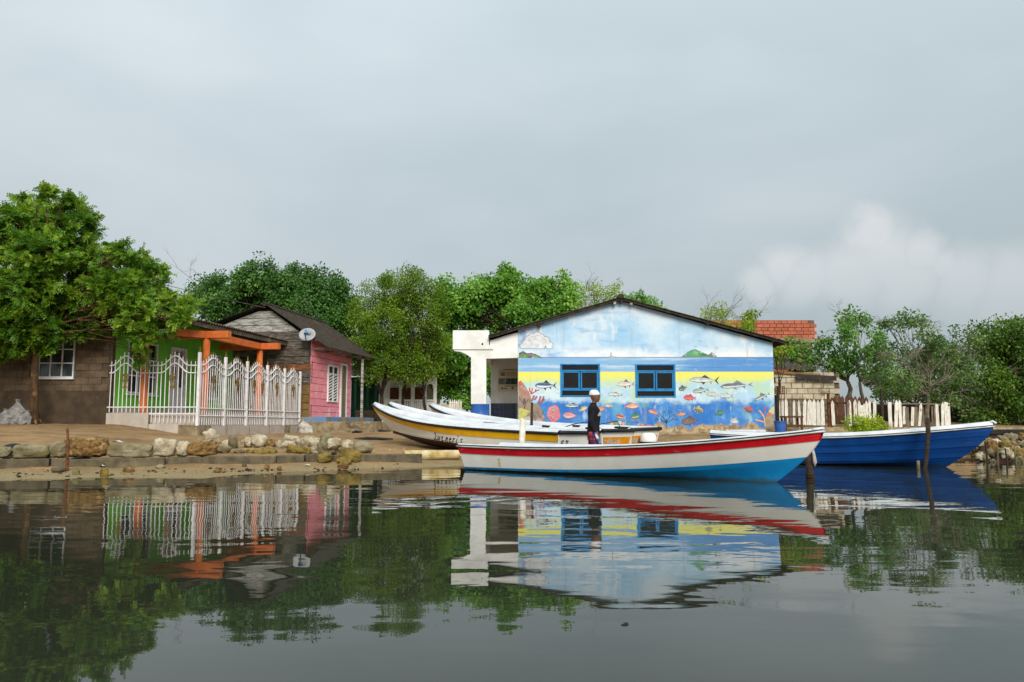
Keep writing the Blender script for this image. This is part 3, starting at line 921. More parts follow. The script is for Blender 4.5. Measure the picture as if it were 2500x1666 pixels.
def panel(A, B, n, crests, zb, zlow, zhigh, rails_lo, dz_pick=.14, hw=None, ornaments=(), ends=True, zo=2.34):
    d = B - A; l = d.length; d.normalize(); ang = math.atan2(d.y, d.x)
    hw = hw or l / 2
    wv = lambda s_: max([wave_(s_, c, hw) for c in crests] + [0])
    for i in range(n):
        s_ = l * (i + .5) / n
        p = A + d * s_
        zt = zlow + (zhigh - zlow) * wv(s_) + dz_pick
        zbb = zb(s_) if callable(zb) else zb
        k = inst('picket', bar, fence, (p.x, p.y, zbb), (random.uniform(-.008, .008), random.uniform(-.008, .008), ang), (1, 1, zt - zbb))
        inst('finial', tip, fence, (p.x, p.y, zt))
    for off in (0, -.24):
        pts = [A + d * s_ + Vector((0, 0, zlow + (zhigh - zlow) * wv(s_) + off)) for s_ in np.linspace(.03, l - .03, 26)]
        ob('rail', MB().tube([p + Vector((d.y, -d.x, 0)) * .018 for p in pts], .02, 6), M['fence_white'], fence)
    for (z_, a, b) in rails_lo:
        ob('rail', MB().tube([A + d * a + Vector((d.y * .018, -d.x * .018, z_)), A + d * (l if b is None else b) + Vector((d.y * .018, -d.x * .018, z_))], .02, 6), M['fence_white'], fence)
    for s_ in ornaments:
        p = A + d * s_ + Vector((d.y, -d.x, 0)) * .05
        ornament((p.x, p.y, zo), ang)


LF = (FC - F0).length
c1, c2_ = LF * .187, LF * .735
panel(F0, FC - Vector((.05, 0, 0)), 21, (c1, c2_), lambda s_: 1.32 if s_ < LF * .47 else 1.0, 2.84, 3.16, [(1.49, 0, None), (1.27, LF * .47, None)], hw=LF * .155, ornaments=(c1 + .02, c2_ - .05))
posts = [0] + [WP(px, 1030, FC, FD)[0] for px in (546, 600, 649.5, 692)] + [FLEN]
for i, t in enumerate(posts):
    p = FC + FD * t
    zt = 3.27 - .02 * i
    inst('post', post_m, fence, (p.x, p.y, .9), (0, 0, math.atan2(FD.y, FD.x)), (1, 1, zt - .9))
    if i < 5: inst('finial', tip, fence, (p.x, p.y, zt), (0, 0, 0), (1.6, 1.6, 2.2))
for i in range(5):
    a, b = FC + FD * (posts[i] + .06), FC + FD * (posts[i + 1] - .06)
    l = (b - a).length
    panel(a, b, 11, (l * .5,), .93, 2.86, 3.14, [(1.46, 0, None), (1.22, 0, None)], hw=l * .45, ornaments=(l * .28, l * .72) if i == 2 else (l * .5,))
# plinth below the fence
pl = thing('fence_plinth', (FC.x + .1, FC.y, .55), 'low plinth of beige panels with bare concrete gaps under the white railing', 'plinth')
mb = MB()
wall_box(mb, FC, FD, FN, -.05, FLEN + .15, .35, .90, -.11, .05)
d0 = (FC - F0); l0 = d0.length; d0.normalize(); n0 = Vector((d0.y, -d0.x, 0))
wall_box(mb, F0, d0, n0, 0, l0 * .47, .5, 1.28, -.09, .03); wall_box(mb, F0, d0, n0, l0 * .47, l0 - .06, .35, .93, -.12, .04)
ob('core', mb, M['concrete_pale'], pl)
pan = [(0, l0 * .465, .5, 1.30, 0), (l0 * .475, l0 * .80, .35, .95, 0)]
for (a, b, z0, z1, _) in pan:
    p = MB(); wall_box(p, F0, d0, n0, a, b, z0, z1, .032 if a == 0 else .042, .055); ob('panel', p, M['tilegrey'], pl, bevel=.004)
for (pa, pb) in ((513, 549), (552, 604.5), (607, 653), (656, 691), (707, 737)):
    a, b = WP(pa, 1045, FC, FD)[0], min(WP(pb, 1045, FC, FD)[0], FLEN + .15)
    p = MB(); wall_box(p, FC, FD, FN, a, b, .4, .905, .052, .068); ob('panel', p, M['tilegrey'], pl, bevel=.004)

# ------------------------------------------------------------------ plank house with pink front
WA = Vector((PX(757, 35.0, 1.3), 35.0, 0))
wh = thing('plank_house', (WA.x - 1, WA.y + 2, 1.1), 'weathered grey plank house with pink painted front under a dark corrugated roof', 'house')
M['plank_pale'] = mk('silver_planks', S(188, 186, 180), S(128, 122, 112), scale=3, rough=.9, bump=.4, stretch=(1, 1, 6), c3=S(88, 78, 66), s3=2.2, lo3=.55, hi3=.7, vary=.1, st3=(1, 1, 3))
M['plank_grey'] = mk('grey_planks', S(112, 103, 92), S(66, 58, 50), scale=3, rough=.9, bump=.4, stretch=(1, 1, 7), c3=S(150, 140, 126), s3=2.4, lo3=.56, hi3=.7, vary=.12, st3=(1, 1, 4))
M['plank_orange'] = mk('orange_planks', S(146, 92, 58), S(96, 62, 42), scale=3, rough=.9, bump=.4, stretch=(1, 1, 6), c3=S(80, 62, 50), s3=2, lo3=.55, hi3=.7)
M['plank_ochre'] = mk('ochre_planks', S(142, 112, 64), S(108, 84, 48), scale=3, rough=.9, bump=.35, stretch=(1, 1, 6), vary=.1)
M['pink'] = mk('pink_paint', S(253, 160, 170), S(246, 142, 154), scale=3, rough=.75, bump=.2, stretch=(1, 1, 4), c3=S(252, 192, 202), s3=1.2, lo3=.52, hi3=.68, vary=.05)
WZT, APZ, APW = 4.50, 5.98, 2.04
WN = Vector((-NV.x, -NV.y, 0))       # from the front corner leftward along the gable
rowz = [720 + c / 4.355 for c in (1295, 1222, 1150, 1062, 962, 880, 802, 735, 655, 575, 475, 392, 318, 242, 165)]
rowz = [WP(720, y, WA, WN)[1] for y in rowz]
rm = ['plank_ochre'] * 4 + ['plank_grey', 'plank_grey', 'plank_orange'] + ['plank_grey'] * 4 + ['plank_pale'] * 5


def gl(z):   # left and right limits of the gable at height z
    r = 0 if z < WZT else (z - WZT) / (APZ - WZT) * APW
    l = 4.2 if z < 5.27 else APW + (APZ - z) / .33
    return max(r, 0), max(l, r)


back = MB()
pp = [(0, .9), (4.2, .9), (4.2, 5.25), (APW, APZ), (0, WZT)]
back.prism([WA + WN * a + Vector((0, 0, z)) + E * .06 for a, z in pp], E * .06)
ob('gable_backing', back, M['wood_dark'], wh)
for i in range(len(rowz) - 1):
    z0, z1 = rowz[i] + .008, min(rowz[i + 1] - .012, APZ - .02)
    if z1 <= z0: continue
    cuts = [0, 4.2] if i > 9 else [0, random.uniform(1.3, 2.8), 4.2]
    for a, b in zip(cuts, cuts[1:]):
        r0, l0_ = gl(z0); r1, l1 = gl(z1)
        q = [(min(max(a + .006, r0), b), z0), (max(min(b - .006, l0_), a), z0), (max(min(b - .006, l1), a), z1 + random.uniform(-.006, .006)), (min(max(a + .006, r1), b), z1 + random.uniform(-.008, .004))]
        o_ = random.uniform(-.008, .012)
        m_ = MB().prism([WA + WN * w + Vector((0, 0, z)) - E * (.03 + o_) for w, z in q], E * .055)
        ob('plank', m_, M[rm[i]], wh)
# pink front
PL = WP(858, 900, WA, E)[0]
mb = MB(); wall_box(mb, WA, E, NV, .0, PL, 1.2, WZT + .1, -.12, -.035); ob('front_backing', mb, M['wood_dark'], wh)
z = 1.27 - .05; r_ = random.Random(4)
while z < WZT + .05:
    h = r_.uniform(.24, .34); z1 = min(z + h, WZT + .1)
    cuts = [-.03] + sorted(r_.uniform(.6, PL - .6) for _ in range(2)) + [PL]
    for a, b in zip(cuts, cuts[1:]):
        if b - a < .1: continue
        m_ = MB(); o_ = r_.uniform(-.006, .010)
        wall_box(m_, WA, E, NV, a + .006, b - .006, z + r_.uniform(0, .012), z1 - .012, -.03, .0 + o_)
        ob('plank', m_, M['pink'], wh)
    z = z1
ww = (WP(800, 900, WA, E)[0], WP(823, 900, WA, E)[0], WP(806, 980, WA, E)[1], WP(802, 893, WA, E)[1])
m_ = MB()
for a in (ww[0], (ww[0] + ww[1]) / 2, ww[1]): wall_box(m_, WA, E, NV, a - .035, a + .035, ww[2] - .04, ww[3] + .04, .0, .07)
for z_ in (ww[2], ww[3] - .36, ww[3]):
    for a, b in ((ww[0] + .035, (ww[0] + ww[1]) / 2 - .035), ((ww[0] + ww[1]) / 2 + .035, ww[1] - .035)): wall_box(m_, WA, E, NV, a, b, z_ - .03, z_ + .03, .0, .065)
pw = ob('window', m_, M['white'], wh)
m_ = MB(); wall_box(m_, WA, E, NV, ww[0] + .03, ww[1] - .03, ww[2] + .03, ww[3] - .03, .012, .02); ob('dark_opening', m_, M['black'], pw)
for c_ in range(2):
    a = ww[0] + .04 + c_ * (ww[1] - ww[0]) / 2; b = a + (ww[1] - ww[0]) / 2 - .08
    for k in range(9):
        zz = ww[2] + .06 + k * (ww[3] - .42 - ww[2]) / 9
        f = lambda t, o, z: WA + E * t + NV * o + Vector((0, 0, z))
        s_ = MB().prism([f(a, .03, zz), f(b, .03, zz + .13), f(b, .03, zz + .18), f(a, .03, zz + .05)], NV * .03)
        ob('louvre', s_, M['white'], pw)
dw = (WP(832, 900, WA, E)[0], WP(843.5, 900, WA, E)[0], 1.28, WP(836, 893, WA, E)[1])
M['door_wood'] = mk('bare_door_wood', S(150, 136, 112), S(108, 94, 74), scale=4, rough=.9, bump=.3, stretch=(6, 6, .6))
m_ = MB(); wall_box(m_, WA, E, NV, dw[0], dw[1], dw[2], dw[3], .012, .045); pd = ob('door', m_, M['door_wood'], wh)
m_ = MB()
for a in (dw[0] - .09, dw[1]): wall_box(m_, WA, E, NV, a, a + .09, dw[2], dw[3] + .09, .0, .075)
wall_box(m_, WA, E, NV, dw[0], dw[1], dw[3], dw[3] + .09, .0, .07); ob('door_frame', m_, M['white'], pd)
m_ = MB(); wall_box(m_, WA, E, NV, (dw[0] + dw[1]) / 2 - .012, (dw[0] + dw[1]) / 2 + .012, dw[2], dw[3], .045, .055); ob('door_batten', m_, M['wood_dark'], pd)
# roof
apex = WA + WN * APW
corrugated('roof_sheet', apex, E, NV, -.35, 6.4, APZ + .14, APW + .8, (APZ - WZT) / APW * APW + .42, wh, M['asbestos_dark'])
corrugated('roof_sheet', apex, E, -NV, -.35, 6.4, APZ + .14, 2.4, .8, wh, M['asbestos_dark'])
ob('ridge_cap', MB().tube([apex + E * -.38 + Vector((0, 0, APZ + .13)), apex + E * 6.4 + Vector((0, 0, APZ + .13))], .10, 8), M['asbestos_dark'], wh)
pp_ = WA + E * WP(884, 950, WA + NV * .7, E)[0] + NV * .7
ob('porch_post', MB().box((pp_.x, pp_.y, 2.66), (.11, .11, 2.8)), M['plank_pale'], wh)
for k in range(5): ob('eave_bracket', wall_box(MB(), WA, E, NV, .2 + k * 1.35, .28 + k * 1.35, 4.14, 4.24, .0, .68), M['plank_pale'], wh)
M['blue_worn'] = mk('worn_blue_plinth', S(150, 140, 120), S(116, 106, 88), scale=3, rough=.9, bump=.3, c3=S(96, 142, 190), s3=1.5, lo3=.46, hi3=.56)
q = WA + NV * .1 - E * .25
m_ = MB(); wall_box(m_, q, E, NV, 0, 6.2, 1.02, 1.27, -1.5, .72); ob('plinth', m_, M['blue_worn'], wh, bevel=.02)
m_ = MB(); wall_box(m_, q, E, NV, -.5, 8, .5, 1.06, -.3, 3.1); tr = ob('terrace', m_, M['concrete_pale'], bevel=.03)
tag(tr, 'low rough concrete terrace in front of the pink plank house', 'terrace')

# satellite dish on the plank house corner
dc = P(750.6, 818, 34.45)
dish = thing('satellite_dish', (dc.x, dc.y + .15, dc.z - .75), 'pale grey satellite dish on a thin pole at the plank house corner', 'satellite dish')
mb = MB(); prof = [(.001, .0), (.12, .008), (.24, .035), (.36, .075), (.365, .082), (.36, .088), (.24, .05), (.001, .016)]
mb.lathe(prof, n=30)
dm = Matrix.Translation(dc + Vector((0, .06, 0))) @ Matrix.Rotation(R(-6), 4, 'Z') @ Matrix.Rotation(R(78), 4, 'X') @ Matrix.Diagonal((1, .78, 1, 1))
M['dish'] = mk('dish_paint', S(178, 182, 184), S(166, 170, 172), scale=3, rough=.5, bump=0)
o = ob('reflector', mb, M['dish'], dish, smooth=True); o.matrix_basis = dm
lg = MB().add([(-.16, .02, .04), (.03, .02, .028), (.03, .13, .03), (-.16, .13, .04)], [(0, 1, 2, 3)])
lg.add([(-.16, -.03, .04), (.14, -.03, .04), (.14, -.01, .04), (-.16, -.01, .04)], [(0, 1, 2, 3)])
lg.tube([(.11, .12, .04), (.13, .06, .04), (.08, .02, .036), (.04, .05, .034)], .014, 4)
o2 = ob('dish_mark', lg, M['black'], o); o2.matrix_basis = Matrix.Translation((0, 0, .012)); o2.matrix_parent_inverse = Matrix.Identity(4)
a0 = dc + Vector((0, 0, -.26)); a1 = dc + Vector((.02, -.42, .02))
ob('feed_arm', MB().tube([a0, a0 + Vector((0, -.2, -.02)), a1 + Vector((0, 0, -.1)), a1], .02, 6), M['black'], dish)
ob('receiver', MB().tube([a1, a1 + Vector((0, .05, .14))], [.04, .045], 8), mk('bright_blue', S(40, 150, 220), rough=.4, bump=0), dish)
ob('mast', MB().tube([dc + Vector((0, .12, 0)), dc + Vector((.02, .12, -.3)), dc + Vector((.07, .22, -.86))], .022, 6), M['black'], dish)


# sacks
def sack(px, py, Y, w, h, label, lean, mat_, seed):
    """a slumped woven sack: wide folded base, crumpled sides, gathered neck"""
    p = P(px, py, Y); mb = MB(); n = 28; rows = []; m_ = 22
    for k in range(m_ + 1):
        z_ = k / m_
        r = (1.0 - .12 * z_) if z_ < .55 else lerp_(.93, .16, ((z_ - .55) / .33) ** .8) if z_ < .88 else lerp_(.16, .30, (z_ - .88) / .12)
        if z_ < .08: r *= .86 + 1.7 * z_
        row = []
        for a in np.linspace(0, 2 * math.pi, n + 1):
            c, d = math.cos(a), math.sin(a)
            f = 1 + .26 * mnoise.noise(Vector((c * 1.3 + seed, d * 1.3, z_ * 1.8))) + .12 * mnoise.noise(Vector((c * 4 + seed, d * 4, z_ * 2.2))) + .05 * mnoise.noise(Vector((c * 9, d * 9 + seed, z_ * 9)))
            row.append(Vector((c * r * f * w / 2 + lean * z_ ** 1.6 * h, d * r * f * w * .36, (z_ + .05 * mnoise.noise(Vector((c * 2, d * 2, seed + z_ * 2)))) * h)))
        row[-1] = row[0]
        rows.append(row)
    mb.grid(rows, flip=True)
    o = ob('sack', mb, mat_, smooth=True); o.location = (p.x, Y, gz(p.x, Y) - .02)
    tag(o, label, 'sack', 'white woven sacks')


def lerp_(a, b, t): return a + (b - a) * t


M['sackcloth'] = mk('sack_cloth', S(206, 200, 194), S(172, 164, 156), scale=9, rough=.8, bump=.6, bscale=12, bdist=.03)
M['sack_grey'] = mk('grey_sack_cloth', S(150, 146, 142), S(112, 108, 106), scale=6, rough=.7, bump=.6, bscale=10, bdist=.03)
sack(746, 1052, 33.4, .6, .55, 'white sack slumped against the end of the white railing', -.25, M['sackcloth'], 2)
sack(38, 1028, 25.9, .62, .80, 'grey sack with pointed top beside the tree trunk', .05, M['sack_grey'], 3)
sack(12, 1030, 25.8, .6, .5, 'small crumpled grey sack half out of frame', 0, M['sack_grey'], 5)
sack(60, 1028, 25.7, .5, .46, 'squat grey sack closest to the tree trunk', .2, M['sack_grey'], 9)

# ================================================================== MURAL HOUSE
YF = 27.5
mh = thing('mural_house', (4, YF + 2, .5), 'house with undersea mural gable wall, two blue windows and white porch', 'house')
q = lambda px, py, Y=YF: P(px, py, Y)
xl, xr = q(1265, 950).x, q(1890, 950).x
WZ0 = .35
apx, apz = q(1513, 735).x, q(1513, 735).z
zl, zr = q(1265, 806).z, q(1890, 838).z
wins = []
for (a, b, t, bt) in ((1368, 1465, 888.5, 969), (1551, 1649, 889.5, 970.5)):
    wins.append((q(a, 930).x, q(b, 930).x, q((a + b) / 2, bt).z, q((a + b) / 2, t).z))


def roofz(x):
    return apz + (x - apx) * ((apz - zl) / (apx - xl) if x < apx else -(apz - zr) / (xr - apx))


def mural_material():
    m = bpy.data.materials.new('mural_paint'); m.use_nodes = True
    nt = m.node_tree; N, L = nt.nodes, nt.links
    b = N['Principled BSDF']; b.inputs['Roughness'].default_value = .7; b.inputs['Specular IOR Level'].default_value = .25
    geo = N.new('ShaderNodeNewGeometry'); sp = N.new('ShaderNodeSeparateXYZ'); L.new(geo.outputs['Position'], sp.inputs[0])
    x, z = sp.outputs[0], sp.outputs[2]

    def nz(sc, det, st=(1, 1, 1), seed=0.0):
        mp = N.new('ShaderNodeMapping'); mp.inputs['Scale'].default_value = st; mp.inputs['Location'].default_value = (seed, seed * .7, seed * 1.3)
        L.new(geo.outputs['Position'], mp.inputs['Vector'])
        n = N.new('ShaderNodeTexNoise'); n.inputs['Scale'].default_value = sc; n.inputs['Detail'].default_value = det; n.inputs['Roughness'].default_value = .62
        L.new(mp.outputs[0], n.inputs['Vector']); return n.outputs[0]

    def mr(v, a, bb, c=0., d=1., smooth=True):
        n = N.new('ShaderNodeMapRange'); n.interpolation_type = 'SMOOTHSTEP' if smooth else 'LINEAR'
        n.inputs[1].default_value = a; n.inputs[2].default_value = bb; n.inputs[3].default_value = c; n.inputs[4].default_value = d
        L.new(v, n.inputs[0]); return n.outputs[0]

    def ma(a, k, c):
        n = N.new('ShaderNodeMath'); n.operation = 'MULTIPLY_ADD'
        for i, v in enumerate((a, k, c)):
            if isinstance(v, (int, float)): n.inputs[i].default_value = v
            else: L.new(v, n.inputs[i])
        return n.outputs[0]

    def mul(a, bb): return ma(a, bb, 0.)

    def mix(f, a, bb):
        n = N.new('ShaderNodeMix'); n.data_type = 'RGBA'
        if isinstance(f, float): n.inputs[0].default_value = f
        else: L.new(f, n.inputs[0])
        for i, v in ((6, a), (7, bb)):
            if isinstance(v, tuple): n.inputs[i].default_value = (*v, 1)
            else: L.new(v, n.inputs[i])
        return n.outputs[2]
    zs, zy, zb = q(1577, 873).z, q(1577, 908).z, q(1577, 1065).z
    Z = lambda py: q(1577, py).z
    # sky: pale blue with brushed white, deeper blue strokes near the upper left
    sky = mix(mr(nz(.75, 6, (1, 1, 1.3), 1.), .36, .70), S(166, 208, 238), S(220, 236, 246))
    sky = mix(mul(mul(mr(nz(2.0, 5, (.45, 1, 2.0), 9.), .52, .72), mr(x, xl + 6.3, xl + .5)), .6), sky, S(62, 140, 208))
    sky = mix(mul(mr(x, xl + 1.1, xl - .2), mr(z, Z(862), Z(800))), sky, S(54, 128, 198))
    sky = mix(mul(mr(z, Z(838), Z(872)), mr(nz(1.1, 5, (.6, 1, 1.4), 4.), .40, .6)), sky, S(246, 247, 246))
    sky = mix(mul(mr(nz(1.6, 7, (1, 1, .55), 14.), .55, .7), .8), sky, S(243, 246, 247))
    # open sea
    sea_b = mix(mr(x, xl + 3.5, xl + 7), S(136, 184, 224), S(92, 150, 212))
    sea = mix(mr(nz(1.2, 6, (.28, 1, 3.2), 2.), .48, .64), sea_b, S(190, 216, 238))
    sea = mix(mul(mr(nz(3.2, 4, (.22, 1, 4), 7.), .63, .72), .6), sea, S(72, 98, 136))
    # below the surface: yellow light to pale water to deep blue
    dn = nz(1.5, 7, (1, 1, 1.1), 5.)
    zn = ma(dn, .9, ma(z, 1., -.45))
    pale = mix(mr(nz(1.9, 6, (1, 1, 1), 12.), .46, .64), S(178, 214, 238), S(216, 234, 238))
    pale = mix(mul(mr(nz(1.3, 5, (1, 1, 1), 17.), .5, .66), .7), pale, S(192, 222, 170))
    und = mix(mr(zn, Z(948), Z(918)), pale, S(218, 232, 136))
    yl = ma(nz(1.2, 5, (.7, 1, 1.6), 3.), .5, ma(z, 1., -.25))
    und = mix(mr(yl, Z(940), Z(910)), und, S(244, 236, 110))
    deep = mix(mr(nz(1.7, 7, (1, 1, .8), 8.), .40, .66), S(48, 118, 200), S(88, 156, 220))
    deep = mix(mul(mr(nz(2.4, 8, (1.4, 1, .5), 23.), .55, .70), .8), deep, S(206, 226, 240))
    deep = mix(mul(mr(nz(1.1, 6, (1, 1, 1), 29.), .55, .68), .55), deep, S(120, 190, 190))
    und = mix(mr(zn, Z(974), Z(990)), und, deep)
    # painted sand and flaked plaster at the foot
    sn = nz(2.0, 8, (1, 1, 1), 31.)
    zsn = ma(sn, .85, ma(z, 1., -.42))
    sand = mix(mr(nz(7, 6), .4, .62), S(188, 164, 124), S(142, 118, 84))
    sand = mix(mr(nz(2.6, 6, (1, 1, 1), 41.), .56, .68), sand, S(206, 192, 162))
    und = mix(mr(zsn, Z(1036), Z(1044)), und, sand)
    step = lambda v, th: mr(v, th - .008, th + .008, smooth=False)
    col = mix(step(z, zy), und, sea)
    col = mix(step(z, zs), col, sky)
    # a thin dark line on the horizon, rain streaks and grime
    ln = mul(mr(z, zs - .018, zs - .006, smooth=False), mr(z, zs + .022, zs + .008, smooth=False))
    col = mix(mul(ln, .7), col, S(60, 84, 130))
    col = mix(mul(mr(nz(2.2, 6, (3.0, 1, .18), 51.), .54, .72), .34), col, S(168, 160, 150))
    col = mix(mul(mr(nz(9, 5, (1, 1, 1), 61.), .64, .70), .35), col, S(214, 210, 200))
    L.new(col, b.inputs['Base Color'])
    bp = N.new('ShaderNodeBump'); bp.inputs['Strength'].default_value = .4; bp.inputs['Distance'].default_value = .008
    L.new(nz(22, 6), bp.inputs['Height']); L.new(bp.outputs[0], b.inputs['Normal'])
    return m


M['mural'] = mural_material()
# wall in vertical strips with two window holes, top following the gable
xs = sorted({xl, xr, apx, *[w for a in wins for w in a[:2]], *np.linspace(xl, xr, 9).tolist()})
xs = [x for i, x in enumerate(xs) if i == 0 or x - xs[i - 1] > 1e-3]
mb = MB()
for a, b in zip(xs, xs[1:]):
    hole = [w for w in wins if w[0] <= a + 1e-4 and w[1] >= b - 1e-4]
    spans = [(WZ0, WZ0, roofz(a), roofz(b))] if not hole else [(WZ0, WZ0, hole[0][2], hole[0][2]), (hole[0][3], hole[0][3], roofz(a), roofz(b))]
    for (c0, c1_, d0_, d1_) in spans:
        mb.prism([Vector((a, YF, c0)), Vector((b, YF, c1_)), Vector((b, YF, d1_)), Vector((a, YF, d0_))], (0, .18, 0))
ob('gable_wall', mb, M['mural'], mh)
mb = MB()
mb.box((xl + .09, YF + 4.6, (WZ0 + zl) / 2), (.18, 8.8, zl - WZ0 - .1)); mb.box((xr - .09, YF + 4.6, (WZ0 + zr) / 2), (.18, 8.8, zr - WZ0 - .1)); mb.box(((xl + xr) / 2, YF + 9.1, 2), (xr - xl - .4, .18, 3.2))
ob('side_walls', mb, M['white'], mh)
ob('room_floor', MB().box(((xl + xr) / 2, YF + 4.6, .5), (xr - xl - .4, 8.6, .1)), M['concrete'], mh)
# uneven plaster edge along the outer right corner and stony foot of the wall
ob('wall_foot', MB().grid([[Vector((x, YF - .30 + .05 * mnoise.noise(Vector((x, 1, 0)) * 2), WZ0)) for x in np.linspace(xl, xr, 70)], [Vector((x, YF - .12 + .08 * mnoise.noise(Vector((x, 2, 0)) * 2.4), .56 + .09 * mnoise.noise(Vector((x, 3, 0)) * 1.7))) for x in np.linspace(xl, xr, 70)], [Vector((x, YF + .01, .70 + .10 * mnoise.noise(Vector((x, 4, 0)) * 1.3))) for x in np.linspace(xl, xr, 70)]], flip=False), M['concrete_pale'], mh)

# windows
M['blue_frame'] = mk('blue_window_paint', S(10, 134, 196), S(8, 116, 178), scale=5, rough=.5, bump=.05, c3=S(40, 84, 130), s3=3, lo3=.62, hi3=.75)
for (a, b, z0, z1) in wins:
    t = .06; cx = (a + b) / 2; H = z1 - z0; Y0 = YF - .03; dpt = .13
    m_ = MB()
    for x_ in (a + t / 2, b - t / 2): m_.box((x_, Y0 + dpt / 2, (z0 + z1) / 2), (t, dpt, H))
    for z_ in (z0 + t * .35, z1 - t * .35, z0 + H * .20, z0 + H * .79): m_.box((cx, Y0 + dpt / 2 + .004, z_), (b - a - 2 * t, dpt, t * .7))
    fo = ob('window', m_, M['blue_frame'], mh, bevel=.006)
    zb_, zt_ = z0 + H * .20 + t * .35, z0 + H * .79 - t * .35
    for s_ in (-1, 1):
        xa, xb = (a + t, cx - .012) if s_ < 0 else (cx + .012, b - t)
        m_ = MB(); tt = .05
        for x_ in (xa + tt / 2, xb - tt / 2): m_.box((x_, Y0 + .05, (zb_ + zt_) / 2), (tt, .06, zt_ - zb_))
        for z_ in (zb_ + tt / 2, zt_ - tt / 2): m_.box(((xa + xb) / 2, Y0 + .05, z_), (xb - xa - 2 * tt, .06, tt))
        ob('sash', m_, M['blue_frame'], fo, bevel=.005)
        ob('pane', MB().box(((xa + xb) / 2, Y0 + .06, (zb_ + zt_) / 2), (xb - xa - 2 * tt, .012, zt_ - zb_ - 2 * tt)), M['darkglass'], fo)
    ob('pane', MB().box((cx, Y0 + .07, (z0 + t * .7 + z0 + H * .20 - t * .35) / 2), (b - a - 2 * t, .012, H * .20 - t * 1.05)), M['darkglass'], fo)
    ob('pane', MB().box((cx, Y0 + .07, (z1 - t * .7 + z0 + H * .79 + t * .35) / 2), (b - a - 2 * t, .012, H * .21 - t * 1.05)), M['darkglass'], fo)

# roof sheets
rl = q(1193, 820); rr = q(1921, 836); ra = q(1513, 727)
EY = Vector((0, 1, 0))
for nm, end, dirn in (('left', rl, -1), ('right', rr, 1)):
    corrugated('roof_sheet', Vector((ra.x, YF - .28, 0)), EY, Vector((dirn, 0, 0)), 0, 9.6, ra.z - .03, abs(end.x - ra.x), ra.z - end.z, mh, M['asbestos_dark'])
    n = 26
    m_ = MB()   # weathered barge board with an uneven lower edge
    top, bot = [], []
    for i in range(n + 1):
        x = ra.x + (end.x - ra.x) * i / n; zz = ra.z - .055 - (ra.z - end.z) * i / n
        top.append(Vector((x, YF - .25, zz))); bot.append(Vector((x, YF - .25, zz - .065 + .02 * mnoise.noise(Vector((x * 3, 1, 0))))))
    m_.grid([top, bot], flip=dirn > 0); m_.grid([[p + Vector((0, .04, 0)) for p in top], [p + Vector((0, .04, 0)) for p in bot]], flip=dirn < 0)
    m_.grid([bot, [p + Vector((0, .04, 0)) for p in bot]], flip=dirn > 0)
    ob('barge_board', m_, M['asbestos_dark'], mh)
ob('ridge_cap', MB().tube([(ra.x, YF - .3, ra.z), (ra.x, YF + 9.4, ra.z)], [.11, .11], 8, squash=.7), M['asbestos_dark'], mh)
for (px, py) in ((1316, 797), (1499, 742), (1539, 743), (1515, 738), (1724, 792), (1888, 831)):
    p = q(px, py); ob('purlin_end', MB().box((p.x, YF - .02, p.z - .0), (.085, .44, .10)), M['plank_pale'] if px in (1499, 1539, 1888) else M['wood_dark'], mh)
# porch on the left: front frame (column, stepped bracket, beam) and parapet box
out = [(1150, 1085), (1187, 1085), (1187, 876), (1264.5, 874), (1264.5, 812), (1240, 818), (1196, 832), (1196, 845), (1110, 845), (1108, 857), (1124, 859), (1134, 863), (1143, 868), (1146, 871), (1150, 872)]
pts = [q(a, b) for a, b in out]
ob('porch_front', MB().prism(pts, (0, .34, 0)), M['white'], mh)
a, b = q(1105, 853.5, YF - .05), q(1194, 807, YF - .05)
m_ = MB().box(((a.x + b.x) / 2, YF + .45, (a.z + b.z) / 2), (b.x - a.x, 1.0, b.z - a.z))
ob('parapet_box', m_, M['white'], mh, bevel=.01)
a2 = q(1204, 843, YF - .05)
ob('ledge', MB().box(((b.x + a2.x) / 2 + .002, YF + .2, (a2.z + a.z) / 2 + .003), (a2.x - b.x, .5, a2.z - a.z)), M['white'], mh)
dp = q(1178, 840, YF - .06); ob('drain_hole', MB().tube([(dp.x, YF - .075, dp.z), (dp.x, YF - .02, dp.z)], .032, 12), M['black'], mh)
YR = 31.0
zb_ = q(1200, 875).z
cL, cR = q(1150, 950).x, q(1187, 950).x
ob('porch_side_beam', MB().box(((q(1169, 875).x + -.6) / 2 - .02, (YF + .34 + YR) / 2, zb_ + .14), (.24, YR - YF - .34, .26)), M['white'], mh)
ob('porch_ceiling', MB().box(((-1.35 + xl) / 2, (YF + .34 + YR) / 2, zb_ + .34), (xl + 1.35, YR - YF - .36, .1)), M['white'], mh)
bx0 = P(1198, 950, YR).x
ob('porch_back_wall', MB().box(((bx0 + xl) / 2, YR + .08, 2.0), (xl - bx0, .16, 3.0)), M['white'], mh)
ob('porch_slab', MB().box(((-1.5 + xl) / 2, (YF - .2 + YR) / 2, .5), (xl + 1.5, YR - YF + .2, .2)), M['concrete_pale'], mh)
M['tile_blue'] = mk('navy_tile', S(26, 42, 84), S(20, 32, 68), scale=6, rough=.2, bump=0, spec=.5, vary=.2)
tw = .158
tl_ = MB().box((0, 0, 0), (tw - .008, .014, tw - .008)).mesh('tile'); tl_.materials.append(M['tile_blue'])
zt = P(1230, 985, YR).z
ob('tile_bed', MB().box(((bx0 + xl) / 2, YR - .004, (zt + .55) / 2), (xl - bx0 - .01, .008, zt - .55)), mk('tile_grout', S(120, 140, 140)), mh)
for j in range(7):
    for i in range(int((xl - bx0) / tw)):
        inst('tile', tl_, mh, (bx0 + tw * (i + .5) + .01, YR - .012, zt - tw * (j + .5)))
